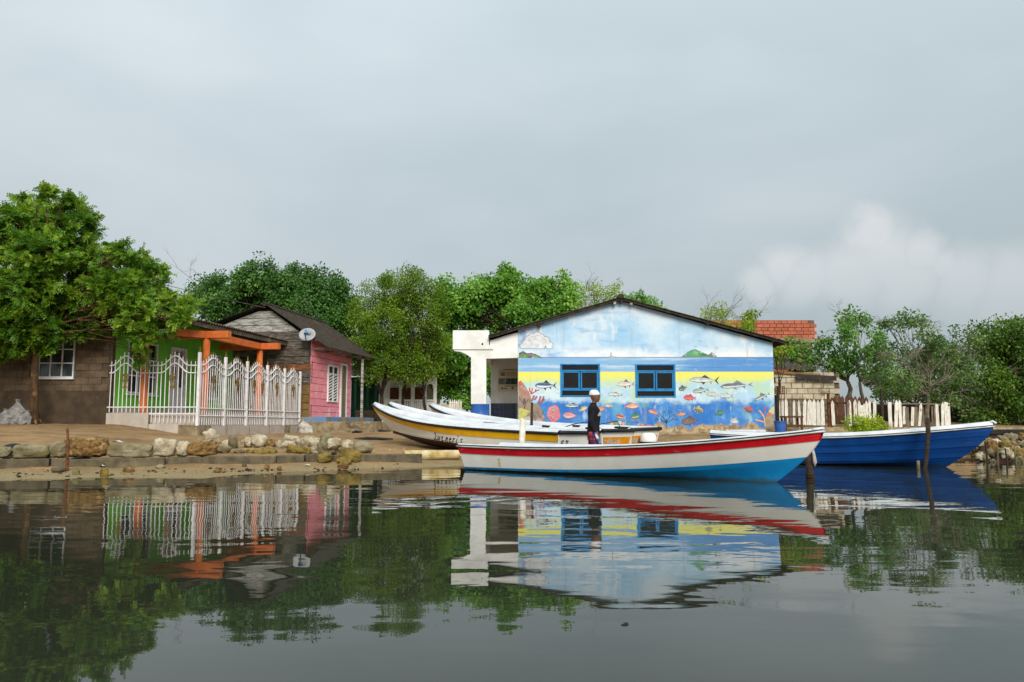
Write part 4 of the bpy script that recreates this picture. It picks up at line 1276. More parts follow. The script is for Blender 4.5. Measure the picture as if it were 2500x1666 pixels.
# notice board on the porch back wall
pa, pb = P(1216, 903, YR), P(1268, 955, YR)
nb = ob('notice_board', MB().box(((pa.x + pb.x) / 2, YR - .015, (pa.z + pb.z) / 2), (pb.x - pa.x, .03, pa.z - pb.z)), mk('poster_paper', S(222, 212, 172), S(212, 200, 160), scale=2, rough=.5, bump=0))
tag(nb, 'printed cream notice board with photographs on the porch back wall', 'notice board')


def flat(px0, py0, px1, py1, mat_, off, parent, name='print'):
    a, b = P(px0, py0, YR), P(px1, py1, YR); y = YR - .03 - off
    return ob(name, MB().add([(a.x, y, b.z), (b.x, y, b.z), (b.x, y, a.z), (a.x, y, a.z)], [(0, 1, 2, 3)]), mat_, parent)


M['ink'] = mk('print_ink', S(70, 66, 62), rough=.6, bump=0)
M['photo_dark'] = mk('printed_photo', S(34, 48, 44), S(92, 110, 104), scale=9, lo=.45, hi=.6, rough=.4, bump=0)
M['photo_warm'] = mk('printed_photo_warm', S(150, 120, 90), S(70, 110, 120), scale=11, lo=.45, hi=.6, rough=.4, bump=0)
M['ink_red'] = mk('print_red', S(178, 64, 48), rough=.6, bump=0); M['ink_blue'] = mk('print_blue', S(60, 82, 130), rough=.6, bump=0)
flat(1230, 902.5, 1266, 904, M['ink'], .003, nb); flat(1217, 924, 1233, 939, M['photo_warm'], .003, nb); flat(1234, 924, 1266, 939, M['photo_dark'], .003, nb)
for k in range(5): flat(1236, 909 + k * 2.3, 1264, 909.7 + k * 2.3, M['ink'], .003, nb)
flat(1222, 915, 1233, 918, M['ink_blue'], .003, nb); flat(1231.5, 942, 1265, 943.6, M['ink'], .003, nb)
flat(1224, 947, 1229, 950.5, M['ink_blue'], .003, nb); flat(1230, 947.5, 1238, 950, M['ink_red'], .003, nb); flat(1249, 945, 1254, 951, M['ink_red'], .003, nb)
c_ = P(1227.5, 912, YR); rg = MB().tube([(c_.x + math.cos(a) * .10, YR - .034, c_.z - .03 + math.sin(a) * .09) for a in np.linspace(0, math.pi, 9)], .010, 4); ob('print', rg, M['ink_blue'], nb)
flat(1223.5, 911, 1231.5, 914, M['ink_red'], .003, nb)

# ---- painted figures of the mural: thin coats of paint on the wall
PM = {}


def paint(r, g, b):
    k = (r, g, b)
    r, g, b = (v * .84 + w * .16 for v, w in zip(k, (186, 206, 220)))
    if k not in PM: PM[k] = mk('paint_%d_%d_%d' % k, S(r, g, b), tuple(c * .78 for c in S(r, g, b)), scale=7, rough=.75, bump=.1, bscale=30, c3=S(200, 210, 214), s3=5, lo3=.58, hi3=.72)
    return PM[k]


INK = (70, 72, 88)


class Fig:
    def __init__(s): s.mb = MB(); s.mats = []; s.layer = 1

    def mi(s, c):
        m = paint(*c)
        if m not in s.mats: s.mats.append(m)
        return s.mats.index(m)

    def poly(s, pts, c, layer):
        s.n = getattr(s, 'n', 0) + 1; v = [q(a, b) for a, b in pts]; y = YF - .0015 - .0022 * layer - 4e-5 * (s.n % 50)
        idx = tuple(range(len(v)))
        # keep the faces turned to the viewer
        ar = sum(v[i].x * v[(i + 1) % len(v)].z - v[(i + 1) % len(v)].x * v[i].z for i in range(len(v)))
        s.mb.add([(p.x, y, p.z) for p in v], [idx if ar > 0 else idx[::-1]], s.mi(c))
        return s

    def line(s, pts, w, c, layer):
        for (a, b) in zip(pts, pts[1:]):
            d = Vector((b[0] - a[0], b[1] - a[1])); l = d.length or 1; n = Vector((-d.y, d.x)) / l * w / 2
            s.poly([(a[0] + n.x, a[1] + n.y), (b[0] + n.x, b[1] + n.y), (b[0] - n.x, b[1] - n.y), (a[0] - n.x, a[1] - n.y)], c, layer)
        return s

    def done(s, name): return ob(name, s.mb, s.mats, mh)


def C6(x, y): return (1240 + x * .2296, 720 + y * .2296)
def C7(x, y): return (1560 + x * .2296, 720 + y * .2296)


def fish(c, L, H, face, body, belly, fin, ang=0, tail=.22, stripe=None, layer=1, outline=INK, dorsal=.3, fork=.5):
    """painted fish centred at photograph point c, length L px, face = -1 left / +1 right"""
    f = Fig(); cx, cy_ = c; ca, sa = math.cos(R(ang)), math.sin(R(ang))

    def T(u, v):      # u along (1 = nose), v up, in fish units
        x, y = u * L / 2 * face, -v * H / 2
        return (cx + x * ca - y * sa, cy_ + x * sa + y * ca)

    def prof(k, n=16):
        up = [(1 - 2 * (1 - tail * .5) * i / n, math.sin(math.pi * min(1, (i / n) ** .72)) ** .8 * .92 + .10 * (i / n)) for i in range(n + 1)]
        return [T(u, v * k) for u, v in up] + [T(u, -v * k * .92) for u, v in up[::-1]]
    f.poly([T(-.72, .1), T(-1.06, .85 * fork * 2), T(-.88, 0), T(-1.06, -.85 * fork * 2), T(-.72, -.1)], fin, layer)
    f.poly([T(.25, .7), T(-.05, 1 + dorsal * 1.6), T(-.15, 1 + dorsal), T(-.45, .55)], fin, layer)
    f.poly([T(.25, -.65), T(.0, -1 - dorsal * 1.2), T(-.12, -.72)], fin, layer); f.poly([T(-.35, -.5), T(-.5, -1 - dorsal * .7), T(-.55, -.38)], fin, layer)
    f.poly(prof(1.0), outline, layer + 1)
    k = 1 - 2.0 / max(H, 8)
    pr = prof(k); n = len(pr) // 2
    f.poly(pr, body, layer + 2)
    f.poly([T(.86, 0)] + [T(1 - 2 * (1 - tail * .5) * i / 16, -k * .86 * (math.sin(math.pi * (i / 16) ** .72) ** .8 * .92 + .1 * i / 16)) for i in range(2, 16)] + [T(-.7, .05), T(0, -.12)], belly, layer + 3)
    if stripe: f.poly([T(.55, .3), T(-.65, .16), T(-.65, .02), T(.5, .08)], stripe, layer + 4)
    e = T(.72, .25); r_ = max(.9, H * .06)
    f.poly([(e[0] + r_ * math.cos(a), e[1] + r_ * math.sin(a)) for a in np.linspace(0, 2 * math.pi, 7)[:-1]], INK, layer + 4)
    return f.done('painted_fish')


# cloud
f = Fig(); cl = []
for (x, y, r_) in ((160, 548, 30), (195, 525, 42), (225, 478, 42), (262, 445, 36), (308, 438, 42), (352, 458, 38), (398, 490, 44), (440, 540, 38), (300, 510, 70), (350, 535, 50), (240, 540, 45)):
    for rr_, c_, l_ in ((1.12, (120, 96, 120), 1), (1.0, (246, 244, 244), 2)):
        p = C6(x, y); f.poly([(p[0] + r_ * rr_ * .2296 * math.cos(a), min(p[1] + r_ * rr_ * .2296 * math.sin(a), 852 if l_ == 1 else 851.3)) for a in np.linspace(0, 2 * math.pi, 18)[:-1]], c_, l_)
for (x, y, r_) in ((262, 470, 30), (320, 470, 38), (380, 505, 36), (290, 520, 44), (215, 510, 30)):
    p = C6(x, y); f.line([(p[0] + r_ * .2296 * math.cos(a), p[1] + r_ * .2296 * math.sin(a)) for a in np.linspace(-2.6, -.4, 8)], .5, (176, 160, 172), 4)
f.done('painted_cloud')
# hills left
f = Fig()
f.poly([C6(117, 672), C6(117, 620), C6(160, 600), C6(200, 622), C6(250, 618), C6(300, 634), C6(340, 655), C6(366, 672)], INK, 1)
f.poly([C6(118, 671), C6(118, 640), C6(165, 620), C6(200, 640), C6(222, 671)], (104, 148, 70), 2); f.poly([C6(190, 632), C6(240, 622), C6(262, 640), C6(228, 664)], (140, 118, 90), 2)
f.poly([C6(244, 671), C6(275, 640), C6(318, 646), C6(348, 671)], (116, 150, 76), 2); f.poly([C6(122, 630), C6(158, 606), C6(178, 622), C6(150, 626)], (122, 110, 92), 3)
f.done('painted_hills')
# island right
f = Fig(); f.poly([C7(450, 661), C7(500, 620), C7(585, 573), C7(640, 598), C7(740, 640), C7(785, 661)], (70, 110, 80), 1)
f.poly([C7(460, 659), C7(510, 622), C7(585, 580), C7(635, 602), C7(730, 642), C7(770, 659)], (84, 164, 96), 2)
f.poly([C7(560, 625), C7(590, 598), C7(640, 612), C7(610, 640)], (130, 190, 130), 3); f.poly([C7(650, 640), C7(690, 622), C7(730, 645), C7(690, 655)], (56, 132, 90), 3)
f.poly([C7(735, 640), C7(775, 610), C7(832, 661), C7(790, 661)], (110, 112, 116), 1); f.poly([C7(770, 630), C7(782, 622), C7(815, 656), C7(795, 657)], (210, 212, 214), 2)
f.done('painted_island')
# sail boat on the horizon, gulls
f = Fig(); f.poly([C6(1093, 612), C6(1098, 612), C6(1098, 662), C6(1090, 662)], INK, 1); f.poly([C6(1100, 616), C6(1132, 652), C6(1100, 656)], (238, 240, 240), 1)
f.poly([C6(1075, 658), C6(1140, 658), C6(1130, 668), C6(1085, 668)], (226, 226, 224), 1); f.line([C6(1075, 658), C6(1140, 658)], .6, INK, 2); f.done('painted_sailboat')
f = Fig()
for (x, y) in ((520, 525), (600, 550), (660, 500), (720, 545), (820, 560), (830, 575), (640, 490)):
    f.line([C7(x - 14, y + 4), C7(x, y), C7(x + 14, y - 5)], .7, (96, 110, 130), 1)
f.done('painted_gulls')
# fish: photograph crops
W_, GY, RD, PK, OR_, YE, GN, BR = (244, 244, 240), (120, 132, 140), (206, 66, 66), (238, 150, 156), (236, 134, 84), (236, 196, 66), (70, 140, 96), (108, 86, 84)
fish(C6(400, 965), 52, 15, -1, (66, 104, 166), W_, (40, 46, 60), 0, stripe=(30, 40, 70), dorsal=.5, fork=.7)
fish(C6(1250, 950), 43, 13, -1, (236, 226, 214), W_, (150, 96, 90), 0, outline=(150, 120, 110), dorsal=.6)
fish(C6(1140, 1060), 36, 9, -1, (226, 226, 216), W_, (130, 126, 120), 4, outline=(140, 136, 128))
fish(C6(690, 1180), 38, 10, -1, (176, 190, 184), W_, (56, 60, 66), 2, stripe=(96, 110, 112))
fish(C6(800, 1215), 22, 10, 1, (232, 206, 110), (220, 226, 210), (230, 180, 70), -25, outline=(170, 140, 70))
fish(C6(662, 1285), 34, 17, -1, PK, (244, 190, 188), (150, 92, 86), 2, outline=(160, 96, 96))
fish(C6(1076, 1180), 23, 10, -1, (214, 206, 180), (234, 226, 206), (180, 170, 150), 6, outline=(150, 136, 116))
fish(C6(1312, 1185), 36, 14, 1, (240, 176, 140), (250, 214, 178), (226, 108, 76), -3, outline=(206, 84, 62))
fish(C6(1200, 1298), 23, 11, -1, RD, (240, 190, 110), YE, 14, outline=(200, 80, 60))
fish(C6(1360, 1292), 24, 13, -1, GN, (212, 180, 90), (80, 96, 92), -8, dorsal=.9, outline=(50, 84, 70))
fish(C6(990, 1215), 18, 12, -1, (240, 158, 120), (244, 190, 150), OR_, 0, outline=(190, 100, 80))
fish(C7(690, 907), 72, 14, -1, (206, 210, 208), W_, (52, 54, 60), 2, stripe=None, outline=(88, 92, 98), fork=.9, dorsal=.5)
fish(C7(1035, 965), 80, 13, -1, (108, 112, 118), W_, (132, 134, 138), -4, tail=.4, outline=(90, 94, 98), fork=.55, dorsal=.6)
fish(C7(465, 995), 21, 12, -1, (86, 102, 66), (128, 140, 92), (70, 82, 58), -20, fork=.3, outline=(56, 62, 46))
fish(C7(655, 1018), 40, 12, -1, (162, 186, 160), (226, 232, 220), (88, 100, 96), -8, outline=(96, 112, 106))
fish(C7(785, 1060), 32, 11, -1, (212, 218, 206), (232, 234, 228), (206, 196, 120), 8, outline=(150, 154, 148))
fish(C7(925, 1075), 32, 12, -1, (216, 220, 220), (234, 236, 236), (130, 136, 140), 4, outline=(140, 146, 150))
fish(C7(540, 1096), 31, 14, -1, (224, 78, 84), (236, 112, 112), (210, 62, 72), 4, outline=(190, 56, 62))
fish(C7(1308, 1086), 42, 9, -1, (140, 146, 152), W_, (108, 112, 120), -24, tail=.35, outline=(96, 100, 108), dorsal=.9)
fish(C7(155, 1250), 26, 10, -1, (240, 150, 120), (246, 188, 160), (220, 98, 84), 20, outline=(196, 92, 72))
fish(C7(447, 1272), 22, 9, 1, (236, 140, 76), (244, 176, 110), (224, 128, 62), -10, outline=(190, 96, 52))
fish(C7(630, 1225), 25, 15, 1, (220, 168, 62), (66, 128, 110), YE, 20, outline=(150, 110, 50), stripe=(54, 88, 140))
fish(C7(855, 1257), 25, 12, 1, (60, 132, 92), (92, 156, 100), (62, 110, 104), -18, outline=(40, 84, 64))
fish(C7(1160, 1220), 25, 15, 1, (214, 84, 62), (90, 90, 116), (230, 116, 70), 22, outline=(170, 64, 50))
fish(C7(540, 1342), 43, 19, -1, BR, (124, 100, 94), (92, 72, 70), -8, outline=(76, 60, 60), fork=.35)
fish(C7(1018, 1345), 22, 14, -1, (206, 204, 196), (226, 224, 216), (190, 186, 178), 10, outline=(170, 166, 158))
# reef at left
f = Fig()
f.poly([C6(112, 1370), C6(112, 960), C6(150, 930), C6(196, 990), C6(240, 1060), C6(256, 1150), C6(330, 1170), C6(372, 1240), C6(400, 1330), C6(360, 1390), C6(200, 1400)], (158, 132, 104), 1)
f.poly([C6(112, 960), C6(112, 925), C6(140, 912), C6(166, 940), C6(160, 975)], (222, 84, 62), 2); f.poly([C6(112, 1000), C6(150, 950), C6(198, 1000), C6(244, 1070), C6(240, 1110), C6(180, 1090), C6(112, 1062)], (210, 148, 124), 2)
for k in range(9): f.line([C6(122 + k * 12, 985 + k * 6), C6(128 + k * 12, 1030 + k * 6), C6(118 + k * 13, 1058 + k * 5)], .8, (150, 78, 70), 3)
f.poly([C6(112, 1360), C6(112, 1212), C6(150, 1206), C6(240, 1240), C6(180, 1300)], (206, 198, 92), 2); f.poly([C6(150, 1390), C6(170, 1300), C6(230, 1290), C6(250, 1340), C6(240, 1395)], (206, 198, 176), 2)
f.poly([C6(262, 1300), C6(290, 1220), C6(350, 1230), C6(380, 1320), C6(340, 1380), C6(280, 1370)], (150, 126, 112), 2); f.poly([C6(290, 1345), C6(330, 1310), C6(372, 1340), C6(330, 1385)], (214, 176, 164), 3)
for (x, y) in ((120, 1130), (160, 1150), (175, 1180)): f.line([C6(x, y - 40), C6(172, 1175), C6(178, 1215)], 1.3, (110, 48, 46), 3)
f.line([C6(216, 1110), C6(190, 1150), C6(178, 1215)], 1.4, (110, 48, 46), 3); f.poly([C6(160, 1122), C6(178, 1095), C6(192, 1140), C6(176, 1160)], INK, 3)
for k in range(14):
    a = k * .9; f.line([C6(270 + 8 * k, 1260 + 26 * math.sin(a)), C6(280 + 8 * k, 1300 + 30 * math.sin(a + .5))], .7, (96, 78, 70), 4)
f.done('painted_reef')
f = Fig()
for pts in ([(250, 1056), (226, 990)], [(250, 1056), (262, 990)], [(250, 1056), (300, 1022), (336, 1010)], [(290, 1030), (300, 1000)], [(240, 1030), (222, 1020)]):
    f.line([C6(*p) for p in pts], 2.6, (204, 50, 46), 1)
for (x0, y0, x1, y1) in ((255, 1130, 280, 1070), (280, 1120, 310, 1080), (322, 1165, 350, 1078), (345, 1165, 384, 1080), (345, 1150, 392, 1112)):
    f.line([C6(x0, y0), C6(x1, y1)], 4.2, (120, 46, 62), 1); f.line([C6(x0, y0), C6(x1, y1)], 2.6, (192, 92, 104), 2)
f.done('painted_coral')
f = Fig()   # pink sponge
o_ = [(C6(487 + 70 * math.cos(a) * (1 + .06 * math.sin(5 * a)), 1265 + 92 * math.sin(a) * (1 + .05 * math.sin(4 * a)))) for a in np.linspace(0, 2 * math.pi, 30)[:-1]]
f.poly(o_, (206, 88, 106), 1); f.poly([(487 * .2296 + 1240 + (p[0] - C6(487, 1265)[0]) * .93, C6(487, 1265)[1] + (p[1] - C6(487, 1265)[1]) * .94) for p in o_], (244, 142, 152), 2)
for k in range(9):
    a = -1.3 + k * .33; f.line([C6(485, 1345), C6(487 + 55 * math.sin(a), 1290 - 55 * math.cos(a))], .7, (212, 92, 110), 3)
for k in range(6): f.line([C6(430, 1230 + k * 20), C6(487, 1250 + k * 18), C6(545, 1225 + k * 20)], .6, (220, 104, 120), 4)
f.done('painted_sponge'); fish(C6(487, 1228), 14, 8, -1, (130, 176, 206), (224, 190, 96), (226, 190, 80), 8, layer=4)
f = Fig()   # black branching coral


def br(x, y, a, l, d, w):
    if d == 0: return
    x2, y2 = x + math.cos(a) * l, y - math.sin(a) * l
    f.line([C7(x, y), C7(x2, y2)], w, (36, 38, 66), 1)
    rr_ = random.Random(int(x * 13 + y * 7 + d))
    br(x2, y2, a + rr_.uniform(.25, .6), l * .74, d - 1, w * .72); br(x2, y2, a - rr_.uniform(.25, .6), l * .74, d - 1, w * .72)


br(292, 1408, math.pi / 2, 46, 2, 1.9)
for a in (.55, 1.1, 1.6, 2.1, 2.6): br(292, 1365, a, 62, 3, 1.3)
f.done('painted_black_coral')
f = Fig()
for pts, w in (([(1345, 1400), (1330, 1300), (1278, 1228)], 4.4), ([(1340, 1355), (1280, 1340), (1236, 1326)], 4.2)):
    f.line([C7(*p) for p in pts], w, (176, 96, 70), 1); f.line([C7(*p) for p in pts], w * .62, (244, 184, 136), 2)
for pts in ([(1330, 1270), (1345, 1215), (1362, 1190)], [(1340, 1235), (1318, 1205)], [(1345, 1225), (1334, 1190)]): f.line([C7(*p) for p in pts], 1.6, (206, 74, 92), 2)
f.poly([C7(1345, 1420), C7(1345, 1300), C7(1385, 1220), C7(1438, 1180), C7(1438, 1430)], (168, 144, 108), 1); f.poly([C7(1380, 1240), C7(1410, 1196), C7(1438, 1182), C7(1438, 1260), C7(1400, 1280)], (226, 214, 148), 2); f.poly([C7(1350, 1290), C7(1385, 1246), C7(1412, 1268), C7(1380, 1296)], (216, 96, 80), 3)
f.done('painted_coral')
f = Fig()   # shells and bones on the painted seabed
for (x, y, a, b, c_) in ((1105, 1380, 24, 36, (206, 176, 140)), (1150, 1370, 18, 30, (96, 150, 104)), (1190, 1360, 24, 22, (220, 206, 178)), (1225, 1370, 20, 18, (228, 170, 170)), (1275, 1380, 18, 26, (70, 150, 140)), (1420, 1380, 40, 12, (220, 110, 100)), (1505, 1392, 30, 10, (226, 130, 90)), (660, 1410, 28, 10, (226, 96, 72)), (530, 1412, 14, 9, (236, 120, 70))):
    for k, cc, l_ in ((1.12, (90, 70, 64), 1), (.95, c_, 2)):
        f.poly([C6(x + a * k * math.cos(t_), y + b * k * math.sin(t_)) for t_ in np.linspace(0, 2 * math.pi, 13)[:-1]], cc, l_)
f.line([C6(1290, 1330), C6(1400, 1370)], 1.2, (150, 54, 70), 3); f.line([C6(1310, 1360), C6(1390, 1350)], 1.0, (70, 50, 90), 3)
f.done('painted_shells')

# ================================================================== BOATS
def lerp(a, b, t): return a + (b - a) * t


class Hull:
    def __init__(s, L, B, sheer, chine, paint, keel, rake, stern_rake=.1, bstern=.82, stripe=.17, cw=.80):
        s.L, s.B, s.sheer, s.chine, s.paint, s.keel, s.rake, s.sr, s.bs, s.stripe, s.cw = L, B, sheer, chine, paint, keel, rake, stern_rake, bstern, stripe, cw

    def hb(s, u):
        k = s.bs + (1 - s.bs) * min(1, u / .45)
        if u > .45: k *= max(0, 1 - ((u - .45) / .55) ** 2.5)
        return s.B / 2 * k + .035 * (1 - .0 * u)

    def xs(s, z):
        zk, zs = s.keel(1), s.sheer(1)
        v = min(1, max(0, (z - zk) / (zs - zk)))
        return s.L - s.rake * (1 - v) ** 1.5

    def yz(s, u, z):
        """half beam at station u and height z"""
        zk, zc, zs = s.keel(u), s.chine(u), s.sheer(u)
        b = s.hb(u); bc = b * lerp(s.cw, .55, max(0, (u - .5) / .5))
        if u > .97: bc *= .9
        if z >= zc:
            t = (z - zc) / max(1e-6, zs - zc); return bc + (b - bc) * (t ** .85)
        t = max(0, (z - zk) / max(1e-6, zc - zk)); return bc * t ** .8

    def pt(s, u, z, side, off=0.0):
        x = s.xs(z) * u - s.sr * (z / s.sheer(0)) * (1 - u) ** 6
        return Vector((x, side * (s.yz(u, z) + off), z))

    def surf(s, mb, za, zb, side, n=30, rows=5, off=0.0, u0=0, u1=1.0, mi=0):
        g = []
        for r in range(rows + 1):
            g.append([s.pt(u0 + (u1 - u0) * i / n, lerp(za(u0 + (u1 - u0) * i / n), zb(u0 + (u1 - u0) * i / n), r / rows), side, off) for i in range(n + 1)])
        mb.grid(g, mi, flip=side > 0)
        return mb


def hull_parts(h, root, mats, rail_r=.035, roll=.05, inner_w=.09, floor=.14, benches=(.25, .45, .65), open_stern=None, white_line=True):
    sides = (-1, 1)
    mb = MB(); [h.surf(mb, h.keel, h.chine, s_, rows=4) for s_ in sides]; [h.surf(mb, h.chine, h.paint, s_, rows=2) for s_ in sides]
    ob('bottom', mb, mats['bottom'], root, smooth=True)
    zst = lambda u: h.sheer(u) - h.stripe
    mb = MB(); [h.surf(mb, h.paint, zst, s_, rows=5) for s_ in sides]; ob('topside', mb, mats['side'], root, smooth=True)
    mb = MB()
    for s_ in sides:
        h.surf(mb, zst, h.sheer, s_, rows=2, off=.014)
        g = [[h.pt(i / 30, zst(i / 30), s_, .014) for i in range(31)], [h.pt(i / 30, zst(i / 30), s_, -.002) for i in range(31)]]
        mb.grid(g, flip=s_ < 0)
    ob('stripe', mb, mats['stripe'], root, smooth=False)
    # transom
    zs_ = np.linspace(h.keel(0), h.sheer(0) - .02, 9)
    mb = MB(); mb.grid([[h.pt(0, z, -1, .0) for z in zs_], [h.pt(0, z, 1, .0) for z in zs_]]); mb.grid([[h.pt(0, z, -1) + Vector((.05, .03, 0)) for z in zs_], [h.pt(0, z, 1) + Vector((.05, -.03, 0)) for z in zs_]], flip=True)
    ob('transom', mb, mats['side'], root)
    # rub rail: black moulding round the sheer, with a thin pale line
    path = [h.pt(i / 40, h.sheer(i / 40), -1, .018) for i in range(41)] + [h.pt(i / 40, h.sheer(i / 40), 1, .018) for i in range(40, -1, -1)]
    rr_ = ob('rub_rail', MB().tube(path, rail_r, 8), mats['rail'], root, smooth=True)
    if white_line:
        ob('rail_line', MB().tube([p + Vector((0, .012 * (1 if p.y > 0 else -1), -.45 * rail_r)) + (Vector((.012, 0, 0)) if i in (40, 41) else Vector()) for i, p in enumerate(path)], rail_r * .72, 6), mats['line'], rr_, smooth=True)
    # gunwale roll and inner skin
    mb = MB(); inn = []
    for s_ in sides:
        g = []
        for k, (dw, dz) in enumerate(((.0, .0), (roll * .3, roll * .8), (roll, roll), (inner_w, roll * .6), (inner_w + .03, -.04))):
            g.append([h.pt(i / 30, h.sheer(i / 30), s_, -min(dw, h.yz(i / 30, h.sheer(i / 30)) * .98)) + Vector((-dw * .8 * (i / 30) ** 8, 0, dz)) for i in range(31)])
        mb.grid(g, flip=s_ > 0)
    ob('gunwale', mb, mats['inner'], root, smooth=True)
    mb = MB(); nU = 24; fl = lambda u: max(floor, h.keel(u) + .1)
    for s_ in sides:
        g = []
        for r in range(6):
            row = []
            for i in range(nU + 1):
                u = .012 + .95 * i / nU; z = lerp(h.sheer(u) - .035, min(fl(u), h.sheer(u) - .1), r / 5)
                p = h.pt(u, z, s_); y = max(.0, abs(p.y) - (inner_w + .03 if r < 1 else .09)); row.append(Vector((p.x - (inner_w * .8 + .02) * u ** 8, s_ * y, z)))
            g.append(row)
        mb.grid(g, flip=s_ > 0)
    g = []
    for s_ in (-1, 1): g.append([Vector((h.pt(u, fl(u), 1).x - .05 * u ** 8, s_ * max(0, h.yz(u, fl(u)) - .09), min(fl(u), h.sheer(u) - .1))) for u in [.012 + .95 * i / nU for i in range(nU + 1)]])
    mb.grid(g)
    ob('inner_skin', mb, mats['inner'], root, smooth=True)
    for u in benches:
        z = h.sheer(u) - .16; w = h.yz(u, z) - .085
        ob('bench', MB().box((h.pt(u, z, 1).x, 0, z), (.26, 2 * w, .035)), mats['bench'], root, bevel=.008)


def place(root, stern, bow, z, pitch=0.0, roll=0.0):
    d = Vector((bow[0] - stern[0], bow[1] - stern[1], 0)); a = math.atan2(d.y, d.x)
    root.matrix_basis = Matrix.Translation((stern[0], stern[1], z)) @ Matrix.Rotation(a, 4, 'Z') @ Matrix.Rotation(-pitch, 4, 'Y') @ Matrix.Rotation(roll, 4, 'X')


def bthing(name, label, group='wooden boats at the bank'):
    o = bpy.data.objects.new(name, None); _link(o, None, Matrix.Identity(4)); return tag(o, label, 'boat', group)


M['b_white'] = mk('boat_white', S(248, 246, 238), S(240, 236, 224), scale=1.8, rough=.42, bump=.03, c3=S(214, 204, 176), s3=1.5, lo3=.58, hi3=.85, spec=.4, st3=(1, 1, .4))
M['b_inner'] = mk('boat_inner_white', S(222, 226, 230), S(202, 206, 210), scale=2, rough=.42, bump=.03, spec=.4, c3=S(176, 178, 178), s3=2.2, lo3=.6, hi3=.8)
M['b_red'] = mk('boat_red', S(222, 24, 38), S(204, 16, 30), scale=2.4, rough=.4, bump=.03, spec=.4, c3=S(214, 150, 140), s3=7, lo3=.63, hi3=.69, st3=(.5, .5, 2))
M['b_sky'] = mk('boat_light_blue', S(24, 150, 216), S(16, 134, 200), scale=1.6, rough=.4, bump=.03, spec=.4, c3=S(92, 150, 178), s3=3, lo3=.55, hi3=.8, st3=(1, 1, .5))
M['b_blue'] = mk('boat_deep_blue', S(4, 70, 142), S(3, 60, 126), scale=1.8, rough=.42, bump=.06, bscale=12, spec=.4, c3=S(70, 108, 158), s3=5, lo3=.66, hi3=.74, st3=(.4, .4, 2.5))
M['b_yellow'] = mk('boat_yellow', S(244, 186, 10), S(232, 170, 8), scale=2.2, rough=.4, bump=.03, spec=.4, c3=S(210, 160, 40), s3=3, lo3=.62, hi3=.8)
M['b_orange'] = mk('boat_orange', S(240, 156, 12), S(224, 140, 10), scale=3, rough=.45, bump=.03)
M['b_brown'] = mk('boat_antifouling', S(74, 40, 30), S(54, 30, 24), scale=3, rough=.7, bump=.1, c3=S(100, 66, 52), s3=3, lo3=.55, hi3=.75)
M['b_line'] = mk('rail_white', S(214, 220, 208), rough=.5, bump=0)
M['b_bench'] = mk('bench_white', S(214, 212, 204), S(196, 190, 176), rough=.55, bump=.05)



def scum(m, z1, col):
    """dried scum and algae left by the water low on a hull"""
    nt = m.node_tree; N, L = nt.nodes, nt.links; b_ = N['Principled BSDF']; src = b_.inputs['Base Color'].links[0].from_socket
    geo = N.new('ShaderNodeNewGeometry'); sp = N.new('ShaderNodeSeparateXYZ'); L.new(geo.outputs['Position'], sp.inputs[0])
    mp_ = N.new('ShaderNodeMapping'); mp_.inputs['Scale'].default_value = (3, 3, 1); L.new(geo.outputs['Position'], mp_.inputs['Vector'])
    nz = N.new('ShaderNodeTexNoise'); nz.inputs['Scale'].default_value = 2.5; nz.inputs['Detail'].default_value = 6; L.new(mp_.outputs[0], nz.inputs['Vector'])
    ad = N.new('ShaderNodeMath'); ad.operation = 'MULTIPLY_ADD'; ad.inputs[1].default_value = -.14; L.new(nz.outputs[0], ad.inputs[0]); L.new(sp.outputs[2], ad.inputs[2])
    mr = N.new('ShaderNodeMapRange'); mr.inputs[1].default_value = z1 - .04; mr.inputs[2].default_value = z1 - .10; mr.inputs[4].default_value = .75; L.new(ad.outputs[0], mr.inputs[0])
    mx = N.new('ShaderNodeMix'); mx.data_type = 'RGBA'; L.new(mr.outputs[0], mx.inputs[0]); L.new(src, mx.inputs[6]); mx.inputs[7].default_value = (*col, 1)
    L.new(mx.outputs[2], b_.inputs['Base Color'])


scum(M['b_sky'], .05, S(66, 92, 92)); scum(M['b_blue'], .06, S(28, 48, 70))
# --- red, white and light blue boat in front
h = Hull(7.12, 1.56, lambda u: .50 - .14 * u * (1 - u) + .33 * u ** 2.6, lambda u: .02 + .04 * u + .24 * u ** 3.2, lambda u: .065 + .05 * u + .30 * u ** 3.2,
         lambda u: -.16 + .02 * u, .98, stripe=.155, bstern=.86)
red = bthing('red_boat', 'red, white and light blue open boat floating in front of the painted house')
hull_parts(h, red, dict(bottom=M['b_sky'], side=M['b_white'], stripe=M['b_red'], rail=M['black'], line=M['b_line'], inner=M['b_inner'], bench=M['b_bench']), rail_r=.024, roll=.045)
ob('bow_cap', MB().tube([h.pt(.985, h.sheer(.985), -1) + Vector((-.02, 0, .025)), Vector((h.L - .0, 0, h.sheer(1) + .03)), h.pt(.985, h.sheer(.985), 1) + Vector((-.02, 0, .025))], .032, 8), M['b_inner'], red, smooth=True)
ob('rust_drip', MB().add([h.pt(.152, z, -1, .004) + Vector((dx, 0, 0)) for z, dx in ((.10, -.03), (.10, .03), (.26, .025), (.26, -.025))], [(0, 1, 2, 3)]), mk('rust_stain', S(206, 176, 120), S(222, 204, 164), scale=20, bump=0), red)
st = P(1117, 1088, 17.0); bw = P(2004, 1056, 12.95)
d = Vector((bw.x - st.x, bw.y - st.y, 0)).normalized(); nrm = Vector((-d.y, d.x, 0))
ang = math.atan2(h.hb(0), h.L)
d2 = Matrix.Rotation(-ang, 3, 'Z') @ d; n2 = Vector((-d2.y, d2.x, 0))
sc_ = Vector((st.x, st.y, 0)) + n2 * h.hb(0) + d2 * h.sr
